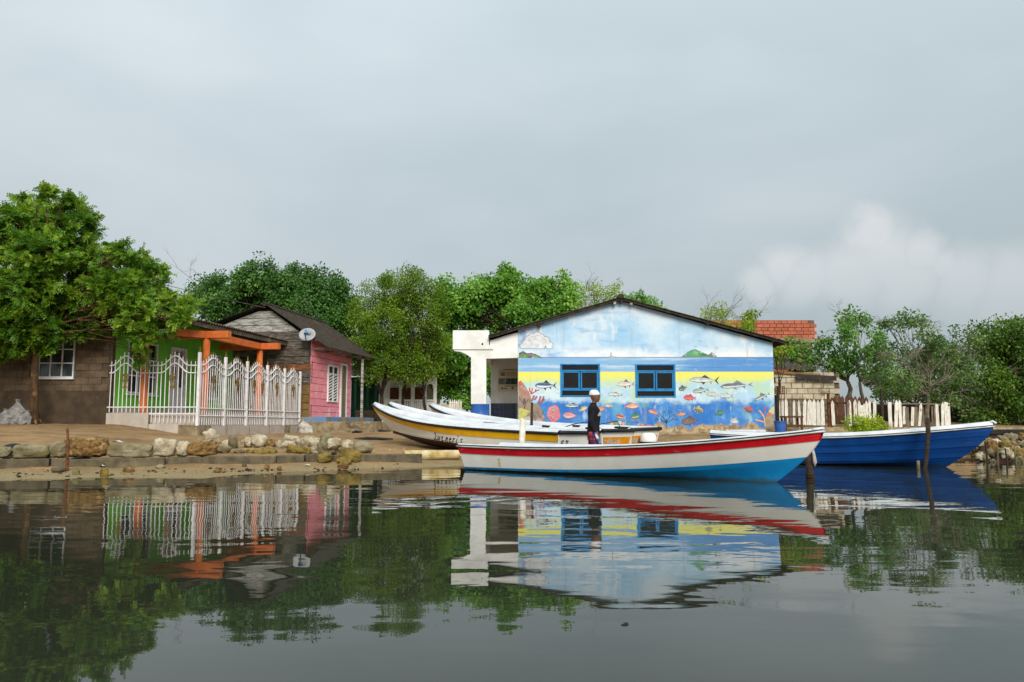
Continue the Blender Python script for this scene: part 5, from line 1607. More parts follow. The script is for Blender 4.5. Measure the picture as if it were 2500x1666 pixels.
place(red, (sc_.x, sc_.y), (sc_.x + d2.x, sc_.y + d2.y), 0.0, pitch=0.0)

# --- deep blue boat
h = Hull(6.0, 1.5, lambda u: .70 - .46 * u * (1 - u) ** 1.3 + .20 * u ** 2.4, lambda u: .0 + .03 * u + .15 * u ** 3, lambda u: .17 + .03 * u + .20 * u ** 3,
         lambda u: -.14 + .02 * u, 1.15, stripe=.20, bstern=.84)
blue = bthing('blue_boat', 'deep blue open boat with white gunwale moored before the picket fence')
hull_parts(h, blue, dict(bottom=M['b_blue'], side=M['b_blue'], stripe=M['b_blue'], rail=M['black'], line=M['b_line'], inner=M['b_inner'], bench=M['b_bench']), rail_r=.022, roll=.10, inner_w=.14)
for zz in (lambda u: h.paint(u) + .06 + .02 * u, lambda u: h.chine(u) + .05):      # lapped strakes
    mb = MB()
    for s_ in (-1, 1):
        g = [[h.pt(i / 30, zz(i / 30) + .0, s_, .016) for i in range(31)], [h.pt(i / 30, zz(i / 30) + .012, s_, .014) for i in range(31)], [h.pt(i / 30, zz(i / 30) + .11, s_, .001) for i in range(31)]]
        mb.grid(g, flip=s_ > 0); mb.grid([[h.pt(i / 30, zz(i / 30), s_, .016) for i in range(31)], [h.pt(i / 30, zz(i / 30), s_, -.002) for i in range(31)]], flip=s_ < 0)
    ob('strake', mb, M['b_blue'], blue)
st = P(1733, 1057, 20.6); bw = P(2443, 1044, 17.6)
d = Vector((bw.x - st.x, bw.y - st.y, 0)).normalized(); ang = math.atan2(h.hb(0), h.L); d2 = Matrix.Rotation(-ang, 3, 'Z') @ d; n2 = Vector((-d2.y, d2.x, 0))
sc_ = Vector((st.x, st.y, 0)) + n2 * h.hb(0) + d2 * h.sr
h.L = h.L; place(blue, (sc_.x, sc_.y), (sc_.x + d2.x, sc_.y + d2.y), 0.0)
ob('stern_locker', MB().box((.55, .1, .66), (.75, .9, .28)), M['b_inner'], blue, bevel=.03).matrix_parent_inverse = Matrix.Identity(4)
ob('bow_cleat', MB().tube([(h.L - .12, 0, h.sheer(1) + .02), (h.L - .02, 0, h.sheer(1) + .1), (h.L + .05, 0, h.sheer(1) + .05)], .03, 6), M['b_inner'], blue).matrix_parent_inverse = Matrix.Identity(4)

# --- yellow striped boat hauled out on the bank, and two more beside it
GLY = {   # brush strokes of the painted lettering, unit square, x right y up
    'L': [[(.75, .95), (.55, 1.0), (.42, .8), (.38, .4), (.25, .05), (.0, .02), (.2, .12), (.55, .02), (.95, .10)]],
    'u': [[(.05, .55), (.2, .6), (.15, .15), (.3, .02), (.55, .2), (.68, .6), (.62, .1), (.85, .08)]],
    'z': [[(.1, .58), (.6, .6), (.25, .3), (.6, .15), (.45, -.3), (.2, -.35), (.3, -.15), (.9, .15)]],
    'n': [[(.05, .55), (.2, .58), (.12, .02)], [(.14, .3), (.4, .6), (.55, .5), (.5, .05), (.8, .08)]],
    'e': [[(.1, .3), (.55, .38), (.5, .6), (.25, .55), (.12, .25), (.3, .02), (.8, .12)]],
    'r': [[(.1, .5), (.25, .6), (.18, .02)], [(.2, .35), (.45, .6), (.7, .52)]],
    'i': [[(.2, .58), (.22, .1), (.5, .06)], [(.3, .82), (.42, .95)]],
    's': [[(.7, .55), (.4, .62), (.25, .45), (.6, .25), (.5, .03), (.1, .05)]],
    'd': [[(.65, .45), (.35, .6), (.12, .3), (.3, .02), (.6, .2)], [(.68, 1.0), (.66, .02)]],
    'o': [[(.4, .6), (.12, .4), (.2, .05), (.5, .02), (.72, .3), (.6, .58), (.4, .6)]],
    ' ': [], 'E': [[(.7, .9), (.15, .9), (.15, .1), (.7, .1)], [(.15, .5), (.6, .5)]], 'Z': [[(.1, .9), (.75, .9), (.1, .1), (.75, .1)]],
}


def lettering(h, root, text, u_start, zf, hgt, adv, side, mat_, wdt, slant=.25, sign=-1, off=.006, name='lettering'):
    """text painted on the hull skin; reads from u_start toward the stern (sign -1) or bow (+1)"""
    mb = MB(); s0 = 0.0
    for ch in text:
        for st_ in GLY[ch]:
            fine = []
            for a, b in zip(st_, st_[1:]):
                for k in range(4): fine.append((lerp(a[0], b[0], k / 4), lerp(a[1], b[1], k / 4)))
            fine.append(st_[-1])
            L_, R_ = [], []
            for i, (x, y) in enumerate(fine):
                xa, ya = fine[max(0, i - 1)]; xb, yb = fine[min(len(fine) - 1, i + 1)]
                dx, dy = (xb - xa) * adv, (yb - ya) * hgt; l = math.hypot(dx, dy) or 1; nx_, ny_ = -dy / l * wdt / 2, dx / l * wdt / 2
                k = .65 + .5 * abs(dy / l)
                for lst, sg in ((L_, 1), (R_, -1)):
                    s_ = s0 + x * adv + sg * nx_ * k + slant * y * hgt; u = u_start + sign * s_ / h.L
                    lst.append(h.pt(u, zf(u) + y * hgt + sg * ny_ * k, side, off))
            mb.grid([L_, R_], flip=(side * sign) < 0)
        s0 += adv * (1.0 if ch != ' ' else .45)
    return ob(name, mb, mat_, root)


def transom_trim(h, root, panel_mat, text, ink, wdt):
    """black top rail, painted panel and lettering on the flat stern; reads left to right from astern"""
    zs = h.sheer(0); b = h.yz(0, zs)
    f = lambda y, z, o: Vector((h.pt(0, z, 1).x - o, y, z))
    ob('stern_rail', MB().tube([f(b, zs + .03, .03), f(-b, zs + .03, .03)], .045, 8), M['black'], root, smooth=True)
    ob('stern_cap', MB().box((.10, 0, zs + .0), (.24, 2 * b - .04, .07)), M['b_inner'], root, bevel=.015)
    if panel_mat:
        zc = h.chine(0) + .03; g = [[f(h.yz(0, z) * s_ * .93, z, .006) for z in (zc, lerp(zc, zs - .13, .5), zs - .13)] for s_ in (-1, 1)]
        ob('transom_panel', MB().grid(g), panel_mat, root)
        for s_ in (-1, 1): ob('corner_strip', MB().grid([[f(h.yz(0, z) * s_ * .90, z, .012) for z in (zc, zs - .14)], [f(h.yz(0, z) * s_ * .99, z, .012) for z in (zc, zs - .14)]], flip=s_ < 0), M['b_white'], root)
    hg, adv = .15, .15; s0 = b * .80
    mb = MB()
    for ch in text:
        for st_ in GLY[ch]:
            fine = [(lerp(a[0], c_[0], k / 4), lerp(a[1], c_[1], k / 4)) for a, c_ in zip(st_, st_[1:]) for k in range(4)] + [st_[-1]]
            L_, R_ = [], []
            for i, (x, y) in enumerate(fine):
                xa, ya = fine[max(0, i - 1)]; xb, yb_ = fine[min(len(fine) - 1, i + 1)]
                dx, dy = (xb - xa) * adv, (yb_ - ya) * hg; l = math.hypot(dx, dy) or 1
                for lst, sg in ((L_, 1), (R_, -1)):
                    lst.append(f(s0 - x * adv + sg * dy / l * wdt / 2, zs - .30 + y * hg + sg * dx / l * wdt / 2, .014))
            mb.grid([L_, R_], flip=True)
        s0 -= adv
    ob('lettering', mb, ink, root)


def yellow_family(name, label, L, stripe, bottom, stern, bow, z0, pitch, roll=0.0, inner_roll=.085, stripe_h=.17, rail=True):
    h = Hull(L, 1.5, lambda u: .62 - .12 * u * (1 - u) + .45 * u ** 4.8, lambda u: .12 + .05 * u + .12 * u ** 3, lambda u: .16 + .05 * u + .16 * u ** 3,
             lambda u: .0 + .36 * max(0, (u - .62) / .38) ** 2.2, .95, stripe=stripe_h, bstern=.9)
    r_ = bthing(name, label)
    hull_parts(h, r_, dict(bottom=bottom, side=M['b_white'], stripe=stripe, rail=M['black'], line=M['b_line'], inner=M['b_inner'], bench=M['b_bench']), rail_r=.034, roll=inner_roll, inner_w=.13, white_line=False)
    return h, r_


h1, yb = yellow_family('yellow_striped_boat', 'white boat with yellow stripe and painted name, hauled out nearest the rubble', 7.4, M['b_yellow'], M['b_brown'], None, None, 0, 0, stripe_h=.185)
lettering(h1, yb, 'Luz neris', .64, lambda u: h1.sheer(u) - .40, .20, .155, 1, M['black'], .024, slant=.85, sign=-1)
transom_trim(h1, yb, None, 'EZ', mk('faded_ink', S(120, 120, 118), bump=0), .035)
mb = MB(); h1.surf(mb, lambda u: h1.paint(u) + .015, lambda u: h1.paint(u) + .04, 1, n=24, rows=1, off=.004, u1=.97); ob('boot_line', mb, M['b_line'], yb)
place(yb, (1.41, 19.2), (-3.79, 23.85), .10, pitch=.046, roll=.015)
h2, wb = yellow_family('white_boat', 'white boat with orange lettered stern squeezed between the yellow striped boat and farthest boat', 8.5, M['b_white'], M['b_brown'], None, None, 0, 0)
transom_trim(h2, wb, M['b_orange'], 'rdono', mk('silver_ink', S(206, 198, 184), bump=0), .04)
place(wb, (2.51, 20.42), (-3.92, 26.0), .14, pitch=.043, roll=.0)
h3, wc = yellow_family('white_boat', 'farthest white boat hauled out closest to the painted wall, orange lettered stern', 8.1, M['b_white'], M['b_brown'], None, None, 0, 0)
transom_trim(h3, wc, M['b_orange'], 'dono', mk('silver_ink2', S(206, 198, 184), bump=0), .04)
place(wc, (3.36, 21.4), (-2.70, 26.85), .17, pitch=.037, roll=-.02)


def boat_bits(h, root, k):
    """outboard bracket, cable and fittings on a hauled-out boat's stern"""
    z = h.sheer(0)
    a = ob('stern_pad', MB().box((.18, .62, z + .05), (.42, .16, .09)), M['black'], root, bevel=.02); a.matrix_parent_inverse = Matrix.Identity(4)
    b = ob('control_cable', MB().tube([(.25, .55, z), (.5, .4, z + .22), (.9, .5, z + .14), (1.2, .6, z + .02)], .012, 6), M['black'], root); b.matrix_parent_inverse = Matrix.Identity(4)
    c = ob('cleat', MB().box((1.6, .70, z + .06), (.22, .06, .05)), M['black'], root); c.matrix_parent_inverse = Matrix.Identity(4)


boat_bits(h2, wb, 0); boat_bits(h3, wc, 1)
# outboard motor seen over the stern of the farthest boat
om = thing('outboard_motor', (3.9, 21.1, .1), 'white tilted outboard motor behind the stern of the farthest white boat', 'outboard motor')
p = P(1583, 1080, 21.0)
ob('cowling', MB().lathe([(.02, .26), (.14, .25), (.2, .18), (.22, .05), (.2, -.05), (.14, -.08), (.02, -.08)], (0, 0, 0), 16), M['b_white'], om, smooth=True, loc=(p.x, p.y, p.z - .02))
ob('cowl_band', MB().lathe([(.20, .0), (.232, .01), (.232, .05), (.20, .06)], (0, 0, 0), 16), M['black'], om, loc=(p.x, p.y, p.z - .04))
ob('shaft', MB().box((p.x + .04, p.y, p.z - .38), (.12, .16, .62)), M['black'], om, bevel=.02)
ob('cavitation_plate', MB().box((p.x + .1, p.y, p.z - .66), (.3, .16, .03)), M['black'], om)

# log roller under the yellow striped boat
lp = P(1020, 1112, 19.6)
M['log'] = mk('pale_log', S(206, 184, 128), S(170, 146, 92), scale=5, rough=.8, bump=.3, c3=S(222, 212, 176), s3=2, lo3=.5, hi3=.7)
lg = ob('log_roller', MB().tube([(lp.x - .32, 19.45, .2), (lp.x + .3, 19.75, .205), (lp.x + .95, 20.05, .21)], [.125, .12, .105], 16), M['log'], smooth=False)
tag(lg, 'pale round log lying under the yellow striped boat as a roller', 'log')

# posts and stakes
def stake(name, path, rad, mat_, label, cat='stake', n=8, group=None):
    o = ob(name, MB().tube(path, rad, n), mat_, smooth=True); return tag(o, label, cat, group)


p = P(1274, 1085, 17.9); q_ = P(1277, 1024, 17.9)
stake('white_pipe', [(p.x - .02, 17.9, -.6), (p.x, 17.9, p.z), (q_.x, 17.9, q_.z), (q_.x + .005, 17.9, q_.z + .01)], [.068, .068, .066, .05], mk('white_pvc', S(236, 230, 216), S(216, 206, 186), scale=4, rough=.5, bump=.1), 'white plastic mooring pipe standing behind the red boat stern', 'pipe', 14)
p = P(1297, 1070, 22.6); q_ = P(1299, 983, 22.6)
stake('wooden_stake', [(p.x, 22.6, 0), (p.x, 22.6, p.z), (q_.x, 22.6, q_.z)], [.045, .045, .03], M['wood_dark'], 'thin dark stake between the white boats and the mural reef')
p = P(163, 1146, 15.35); q_ = P(163, 1045, 15.35)
o = stake('iron_stake', [(p.x, 15.35, -.1), (p.x, 15.35, p.z), (p.x + .005, 15.35, lerp(p.z, q_.z, .6)), (q_.x + .01, 15.35, q_.z)], [.032, .031, .026, .02], M['rust'], 'rusty iron stake driven in beside the kerb stones')
# rope wrapped mooring post by the red bow
Yp = 12.9
pa, pb = P(1979, 1182, 14.0), P(1972, 1095, 14.0)
mp = thing('mooring_post', (pa.x, 14.0, 0), 'dark mooring post wrapped in rope at the bow of the red boat', 'post')
ob('post', MB().tube([(pa.x + .01, 14.0, -.6), (pa.x, 14.0, 0), (pb.x, 14.0, pb.z), (pb.x, 14.0, pb.z + .01)], [.066, .064, .056, .035], 10), M['wood_dark'], mp, smooth=True)
M['rope'] = mk('old_rope', S(150, 140, 122), S(96, 88, 74), scale=30, rough=.9, bump=.5)
hel = lambda n, z0, z1, r: [(lerp(pa.x, pb.x, max(0, lerp(z0, z1, k / (n * 10))) / pb.z) + r * math.cos(k * .63), 14.0 + r * math.sin(k * .63), lerp(z0, z1, k / (n * 10))) for k in range(n * 10 + 1)]
ob('rope', MB().tube(hel(4, -.02, .10, .070), .012, 6), M['wood_dark'], mp, smooth=True)
ob('rope', MB().tube(hel(3, .52, .60, .064), .011, 6), M['rope'], mp, smooth=True)
ob('rag', MB().tube([(pb.x + .055, 13.94, .55), (pb.x + .07, 13.92, .42), (pa.x + .06, 13.92, .30), (pa.x + .055, 13.93, .22)], [.02, .035, .045, .012], 8, squash=.6), M['sackcloth'], mp, smooth=True)
p = P(2258, 1142, 17.6); q_ = P(2264, 1020, 17.6)
stake('bent_pole', [(p.x - .06, 17.6, -.5), (p.x, 17.6, 0), (p.x + .04, 17.6, .2), (q_.x, 17.6, lerp(0, q_.z, .7)), (q_.x + .01, 17.6, q_.z)], [.05, .048, .045, .05, .05], M['wood_dark'], 'tall thin dark pole standing in the water beside the blue boat', 'pole')
p = P(2242, 1140, 17.5)
stake('wooden_stake', [(p.x, 17.5, -.4), (p.x, 17.5, 0), (p.x + .005, 17.5, .17)], [.035, .035, .032], M['stone_grey'], 'short stub of a stake in the water left of the tall pole')

# ================================================================== PERSON
def ring_loft(mb, rings, n=14):
    """rings: (centre, rx, ry, axis_u, axis_v)"""
    g = []
    for (c, a, b, ux, vx) in rings:
        c = Vector(c); g.append([c + Vector(ux) * (a * math.cos(t_)) + Vector(vx) * (b * math.sin(t_)) for t_ in np.linspace(0, 2 * math.pi, n + 1)[:-1]])
    o = len(mb.v); k = len(g)
    for r in g: mb.v += [tuple(p_) for p_ in r]
    for i in range(k - 1):
        for j in range(n):
            j2 = (j + 1) % n; mb.f.append((o + i * n + j, o + i * n + j2, o + (i + 1) * n + j2, o + (i + 1) * n + j)); mb.m.append(0)
    mb.f.append(tuple(o + j for j in range(n - 1, -1, -1))); mb.m.append(0); mb.f.append(tuple(o + (k - 1) * n + j for j in range(n))); mb.m.append(0)


def limb(mb, pts, rad, n=12):
    mb.tube([pts[0] + (Vector(pts[0]) - Vector(pts[1])).normalized() * .0] + pts[1:] if False else pts, rad, n)
    for p_, r in zip(pts, rad):      # round the joints
        rows = [(max(.001, r * math.sin(t_)), -r * math.cos(t_)) for t_ in np.linspace(0, math.pi, 7)]
        mb.lathe(rows, p_, 10)


def build_person():
    V = Vector
    pos = P(1450, 1062, 17.5)
    gx, gy = PX(1449, 17.5, .9), 17.5
    root = thing('person', (gx, gy, -.12), 'person in white cap, black long sleeved shirt and red plaid shorts holding a bottle', 'person')
    # local frame: x = facing (right in the picture), y = away from the camera, z up; ground at 0
    body = MB(); X, Yx, Z = (1, 0, 0), (0, 1, 0), (0, 0, 1)
    torso = [((-.00, 0, .84), .115, .155), ((-.005, 0, .92), .12, .165), ((.0, 0, 1.02), .108, .148), ((.012, 0, 1.14), .112, .152), ((.02, 0, 1.26), .122, .172), ((.015, 0, 1.36), .115, .185), ((.0, 0, 1.425), .085, .165), ((-.002, 0, 1.46), .062, .09), ((.004, 0, 1.485), .055, .058)]
    ring_loft(body, [(c, a, b, X, Yx) for c, a, b in torso])
    ring_loft(body, [((.004, 0, 1.45), .058, .058, X, Yx), ((.02, 0, 1.51), .052, .052, X, Yx), ((.032, 0, 1.56), .054, .052, X, Yx)])
    head = [((.045, 0, 1.525), .035, .035), ((.048, 0, 1.545), .068, .055), ((.045, 0, 1.58), .088, .068), ((.038, 0, 1.62), .097, .074), ((.032, 0, 1.66), .100, .077), ((.028, 0, 1.70), .098, .076), ((.024, 0, 1.735), .082, .064), ((.022, 0, 1.755), .04, .03)]
    ring_loft(body, [(c, a, b, X, Yx) for c, a, b in head])
    ring_loft(body, [((.128, 0, 1.655), .012, .012, X, Yx), ((.142, 0, 1.625), .018, .017, X, Yx), ((.140, 0, 1.612), .016, .02, X, Yx), ((.125, 0, 1.605), .012, .015, X, Yx)], 8)      # nose
    for zz, r in ((1.588, .011), (1.574, .012)): limb(body, [V((.124, -.022, zz)), V((.132, 0, zz)), V((.124, .022, zz))], [r * .8, r, r * .8], 6)     # lips
    limb(body, [V((.105, -.02, 1.545)), V((.105, .02, 1.545))], [.022, .022], 8)       # chin
    for s_ in (-1, 1):
        ring_loft(body, [((.022, s_ * .072, 1.60), .014, .008, X, Yx), ((.016, s_ * .084, 1.63), .024, .010, X, Yx), ((.014, s_ * .086, 1.655), .022, .009, X, Yx), ((.02, s_ * .078, 1.675), .010, .006, X, Yx)], 8)
        limb(body, [V((.112, s_ * .04, 1.66)), V((.122, s_ * .02, 1.668))], [.014, .013], 6)     # brow
    # legs: slight stride
    for s_, fx, kx in ((-1, .16, .10), (1, -.20, -.02)):
        hip, knee, ank = V((0, s_ * .085, .86)), V((kx, s_ * .09, .47)), V((fx, s_ * .09, .09))
        limb(body, [hip, hip.lerp(knee, .4), knee, knee.lerp(ank, .3), ank], [.092, .082, .056, .056, .036])
        ring_loft(body, [(ank + V((-.05, 0, -.03)), .03, .03, Yx, Z), (ank + V((.0, 0, -.045)), .038, .04, Yx, Z), (ank + V((.09, 0, -.06)), .043, .028, Yx, Z), (ank + V((.16, 0, -.068)), .036, .018, Yx, Z)], 10)
    # arms: near arm hangs with the hand just before the thigh; far arm slightly behind
    for s_, el, wr in ((-1, V((-.04, -.235, 1.13)), V((.045, -.225, .885))), (1, V((-.03, .235, 1.13)), V((.06, .22, .90)))):
        sh = V((-.0, s_ * .178, 1.385))
        limb(body, [sh, sh.lerp(el, .5), el, el.lerp(wr, .4), wr], [.056, .048, .041, .040, .029])
        pd = (V((.25, 0, -1))).normalized(); pc = wr + pd * .05
        ring_loft(body, [(wr, .026, .02, X, Yx), (wr + pd * .03, .038, .018, X, Yx), (wr + pd * .075, .042, .018, X, Yx), (wr + pd * .098, .036, .015, X, Yx)], 10)
        for k, (ox, ln) in enumerate(((.032, .070), (.011, .080), (-.010, .074), (-.030, .058))):
            b0 = wr + pd * .09 + V((ox, 0, 0)); cur = -s_ * .02
            limb(body, [b0, b0 + pd * ln * .5 + V((.0, cur * .6, 0)), b0 + pd * ln * .85 + V((-.004, cur * 1.8, 0))], [.0098, .009, .0075], 7)
        tb = wr + pd * .03 + V((.034, 0, 0)); limb(body, [tb, tb + V((.022, -s_ * .012, -.032)), tb + V((.022, -s_ * .024, -.062))], [.012, .0105, .009], 7)
    def fin(name, mb, mats_, parent, vox, smooth_it=4):
        o = ob(name, mb, mats_, parent); o.matrix_parent_inverse = Matrix.Identity(4)
        r = o.modifiers.new('remesh', 'REMESH'); r.mode = 'VOXEL'; r.voxel_size = vox; r.use_smooth_shade = True
        s_ = o.modifiers.new('smooth', 'SMOOTH'); s_.factor = .5; s_.iterations = smooth_it
        return o
    skin = mk('dark_skin', S(122, 82, 60, .9), S(102, 66, 50, .9), scale=8, rough=.5, bump=.04)
    fin('body', body, skin, root, .0055, 3)
    sh = MB()
    torso2 = [((-.005, 0, .83), .135, .172), ((-.005, 0, .90), .138, .18), ((.0, 0, 1.02), .128, .168), ((.012, 0, 1.14), .13, .172), ((.02, 0, 1.26), .138, .19), ((.012, 0, 1.36), .13, .20), ((-.002, 0, 1.43), .098, .178), ((-.004, 0, 1.47), .074, .09), ((.006, 0, 1.515), .066, .066)]
    ring_loft(sh, [(c, a, b, X, Yx) for c, a, b in torso2], 18)
    for s_, el, wr in ((-1, V((-.04, -.235, 1.13)), V((.036, -.226, .915))), (1, V((-.03, .235, 1.13)), V((.05, .222, .93)))):
        s0 = V((-.0, s_ * .178, 1.385)); limb(sh, [s0, s0.lerp(el, .5), el, el.lerp(wr, .5), wr], [.074, .066, .058, .053, .042])
    black_cloth = mk('black_shirt', S(36, 36, 40), S(26, 26, 30), scale=6, rough=.9, bump=.4, bscale=14, bdist=.02, spec=.15)
    so = fin('shirt', sh, black_cloth, root, .011, 5)
    # chest print
    pr_ = MB(); r_ = random.Random(3)
    for k in range(7):
        tt_ = r_.uniform(.5, 1.0); zz = 1.25 + r_.uniform(-.06, .05); a = r_.uniform(0, 3); yy = -.198 * math.sin(tt_)
        x0 = .022 + .150 * math.cos(tt_)
        pr_.add([(x0 - .55 * .022 * math.cos(a + t_) * (1 + .5 * (i % 2)) * (-1), yy + .022 * math.cos(a + t_) * (1 + .5 * (i % 2)), zz + .022 * math.sin(a + t_)) for i, t_ in enumerate(np.linspace(0, 2 * math.pi, 7)[:-1])], [tuple(range(6))])
    o = ob('shirt_print', pr_, mk('pale_print', S(206, 206, 196), S(150, 170, 168), scale=40, bump=0), so); o.matrix_parent_inverse = Matrix.Identity(4)
    st_ = MB()
    ring_loft(st_, [((-.005, 0, .60), .05, .05, X, Yx), ((-.005, 0, .74), .13, .175, X, Yx), ((-.005, 0, .90), .128, .17, X, Yx), ((0, 0, .93), .12, .165, X, Yx)], 16)
    for s_, kx in ((-1, .10), (1, -.02)):
        hip, kn = V((0, s_ * .09, .84)), V((kx * .95, s_ * .098, .50)); limb(st_, [hip, hip.lerp(kn, .5), kn], [.118, .112, .108])
    m = mk('red_plaid', S(150, 40, 56), S(128, 32, 46), scale=5, rough=.85, bump=.2)
    nt = m.node_tree; N, L = nt.nodes, nt.links; b_ = N['Principled BSDF']; src = b_.inputs['Base Color'].links[0].from_socket
    tc = N.new('ShaderNodeTexCoord'); sp = N.new('ShaderNodeSeparateXYZ'); L.new(tc.outputs['Object'], sp.inputs[0])
    prev = src
    for ax, fr_, ph, col in ((2, 95, 0, S(220, 96, 60)), (0, 110, .7, S(196, 70, 60)), (2, 47, 1.6, S(56, 40, 96)), (0, 55, 2.1, S(50, 44, 110))):
        w = N.new('ShaderNodeMath'); w.operation = 'MULTIPLY_ADD'; w.inputs[1].default_value = fr_; w.inputs[2].default_value = ph; L.new(sp.outputs[ax], w.inputs[0])
        s1 = N.new('ShaderNodeMath'); s1.operation = 'SINE'; L.new(w.outputs[0], s1.inputs[0])
        r1 = N.new('ShaderNodeMapRange'); r1.inputs[1].default_value = .35; r1.inputs[2].default_value = .7; r1.inputs[4].default_value = .75; L.new(s1.outputs[0], r1.inputs[0])
        mx = N.new('ShaderNodeMix'); mx.data_type = 'RGBA'; L.new(r1.outputs[0], mx.inputs[0]); L.new(prev, mx.inputs[6]); mx.inputs[7].default_value = (*col, 1); prev = mx.outputs[2]
    L.new(prev, b_.inputs['Base Color'])
    fin('shorts', st_, m, root, .012, 5)
    cap = MB()
    ring_loft(cap, [((.026, 0, 1.672), .112, .090, X, Yx), ((.024, 0, 1.705), .113, .091, X, Yx), ((.020, 0, 1.745), .100, .082, X, Yx), ((.016, 0, 1.775), .072, .06, X, Yx), ((.014, 0, 1.789), .03, .026, X, Yx)], 18)
    ring_loft(cap, [((.10, 0, 1.685), .03, .075, (.0, 0, 1), Yx)] if False else [((.105, 0, 1.69), .012, .072, Z, Yx), ((.16, 0, 1.688), .008, .068, Z, Yx), ((.205, 0, 1.676), .006, .045, Z, Yx), ((.215, 0, 1.672), .004, .02, Z, Yx)], 14)
    white_cloth = mk('white_cap', S(240, 240, 242), S(222, 222, 226), scale=6, rough=.8, bump=.15)
    fin('cap', cap, white_cloth, root, .0055, 3)
    eyes = MB()
    for s_ in (-1, 1): eyes.lathe([(.001, -.010), (.008, -.006), (.0105, 0), (.008, .006), (.001, .010)], (.113, s_ * .030, 1.645), 8)
    o = ob('eyes', eyes, mk('eye_dark', S(40, 30, 28), rough=.3, bump=0), root); o.matrix_parent_inverse = Matrix.Identity(4)
    root.matrix_basis = Matrix.Translation((gx, gy, -.12)) @ Matrix.Rotation(R(-8), 4, 'Z')
    # bottle in the near hand (its own thing, held)
    hand = root.matrix_basis @ V((.075, -.245, .80))
    bt = thing('water_bottle', hand, 'pale blue plastic bottle held in the hand of the walking person', 'bottle')
    bt.matrix_basis = Matrix.Translation(hand) @ Matrix.Rotation(R(-24), 4, 'Y')
    o = ob('bottle_body', MB().lathe([(.004, -.16), (.03, -.155), (.032, -.02), (.026, .02), (.014, .05), (.014, .065)], (0, 0, 0), 14), mk('bottle_plastic', S(190, 216, 230), S(170, 200, 220), rough=.25, bump=0), bt, smooth=True); o.matrix_parent_inverse = Matrix.Identity(4)
    o = ob('bottle_label', MB().lathe([(.0325, -.12), (.0335, -.118), (.0335, -.05), (.0325, -.048)], (0, 0, 0), 14), mk('bottle_label', S(70, 110, 170), bump=0), bt); o.matrix_parent_inverse = Matrix.Identity(4)
    o = ob('bottle_cap', MB().lathe([(.016, .062), (.017, .064), (.017, .085), (.012, .088)], (0, 0, 0), 12), mk('bottle_cap', S(60, 100, 190), bump=0), bt); o.matrix_parent_inverse = Matrix.Identity(4)


build_person()

# ================================================================== RIGHT SIDE
# --- unfinished brick building
YK = 44.0
kb = thing('brick_building', (P(1900, 900, YK).x, YK, .9), 'unfinished orange hollow brick building with concrete slab band behind the painted house', 'building')
M['brick'] = mk('orange_brick', S(192, 110, 82), S(174, 96, 70), scale=4, rough=.85, bump=.2, vary=.14, c3=S(212, 138, 104), s3=3, lo3=.6, hi3=.75)
M['mortar'] = mk('brick_mortar', S(128, 98, 80), S(104, 82, 68), scale=6, rough=.95, bump=.3)
qq = lambda px, py: P(px, py, YK)
bw_, bh_ = .362, .192
bk = MB().box((0, 0, 0), (bw_ - .026, .12, bh_ - .026)).mesh('brick'); bk.materials.append(M['brick'])
xa, xb = qq(1700, 800).x, qq(1993, 800).x
zt_, zm = qq(1900, 781).z, qq(1900, 826).z
ob('upper_wall', MB().box(((xa + xb) / 2 - .05, YK + .11, (zt_ + zm) / 2 - .01), (xb - xa - .1, .16, zt_ - zm - .03)), M['mortar'], kb)
for j in range(5):
    x = xb - bw_ / 2 - (0 if j % 2 else bw_ * .28)
    while x > xa:
        if j < 4 or x < xb - .35: inst('brick', bk, kb, (x, YK + random.uniform(-.006, .006), zm + bh_ * (j + .5)), (0, 0, 0))
        x -= bw_
c_ = qq(1842, 800); ob('roof_post', MB().box((c_.x, YK - .09, (zt_ + zm) / 2 + .02), (.11, .1, zt_ - zm)), M['plank_ochre'], kb)
xs1 = qq(2003, 830).x
ob('slab_band', MB().box(((xa + xs1) / 2, YK + .1, zm - .13), (xs1 - xa, .5, .25)), M['concrete_pale'], kb, bevel=.01)
xl2, xr2 = qq(1880, 870).x, qq(1986, 870).x
zl0 = .9
ob('lower_wall', MB().box(((xl2 + xr2) / 2, YK + .2, (zl0 + zm - .26) / 2), (xr2 - xl2, .16, zm - .26 - zl0)), M['mortar'], kb)
j = 0
z = zm - .26 - bh_ / 2
while z > 2.6:
    x = xr2 - bw_ / 2 - (0 if j % 2 else bw_ * .5)
    while x > xl2 + .1:
        inst('brick', bk, kb, (x, YK + .08 + random.uniform(-.006, .006), z)); x -= bw_
    z -= bh_; j += 1
wn = qq(1957, 845); ob('window_frame', MB().box((wn.x - .9, YK + .03, wn.z), (1.7, .06, .05)), M['white_metal'], kb)

# --- block shed with corrugated roof behind the picket fence
YS = 31.0
sd = thing('block_shed', (P(1960, 1000, YS).x, YS, .85), 'low whitewashed block shed with grey corrugated roof behind the picket fence', 'shed')
ss = lambda px, py, Y=YS: P(px, py, Y)
M['block_white'] = mk('whitewashed_block', S(204, 192, 168), S(176, 162, 136), scale=4, rough=.95, bump=.35, vary=.10, c3=S(132, 118, 96), s3=2, lo3=.56, hi3=.72)
M['block_grey'] = mk('grey_block', S(132, 118, 98), S(100, 88, 70), scale=4, rough=.95, bump=.4, vary=.12)
x0_, x1_ = ss(1880, 960).x, ss(2052, 960).x
z1_ = ss(1960, 912).z
ob('wall', MB().box(((x0_ + x1_) / 2, YS + .13, (.8 + z1_) / 2), (x1_ - x0_ - .02, .16, z1_ - .8)), M['block_grey'], sd)
bwd, bht = .405, .205
wbk = MB().box((0, 0, 0), (bwd - .02, .08, bht - .02)).mesh('block'); wbk.materials.append(M['block_white'])
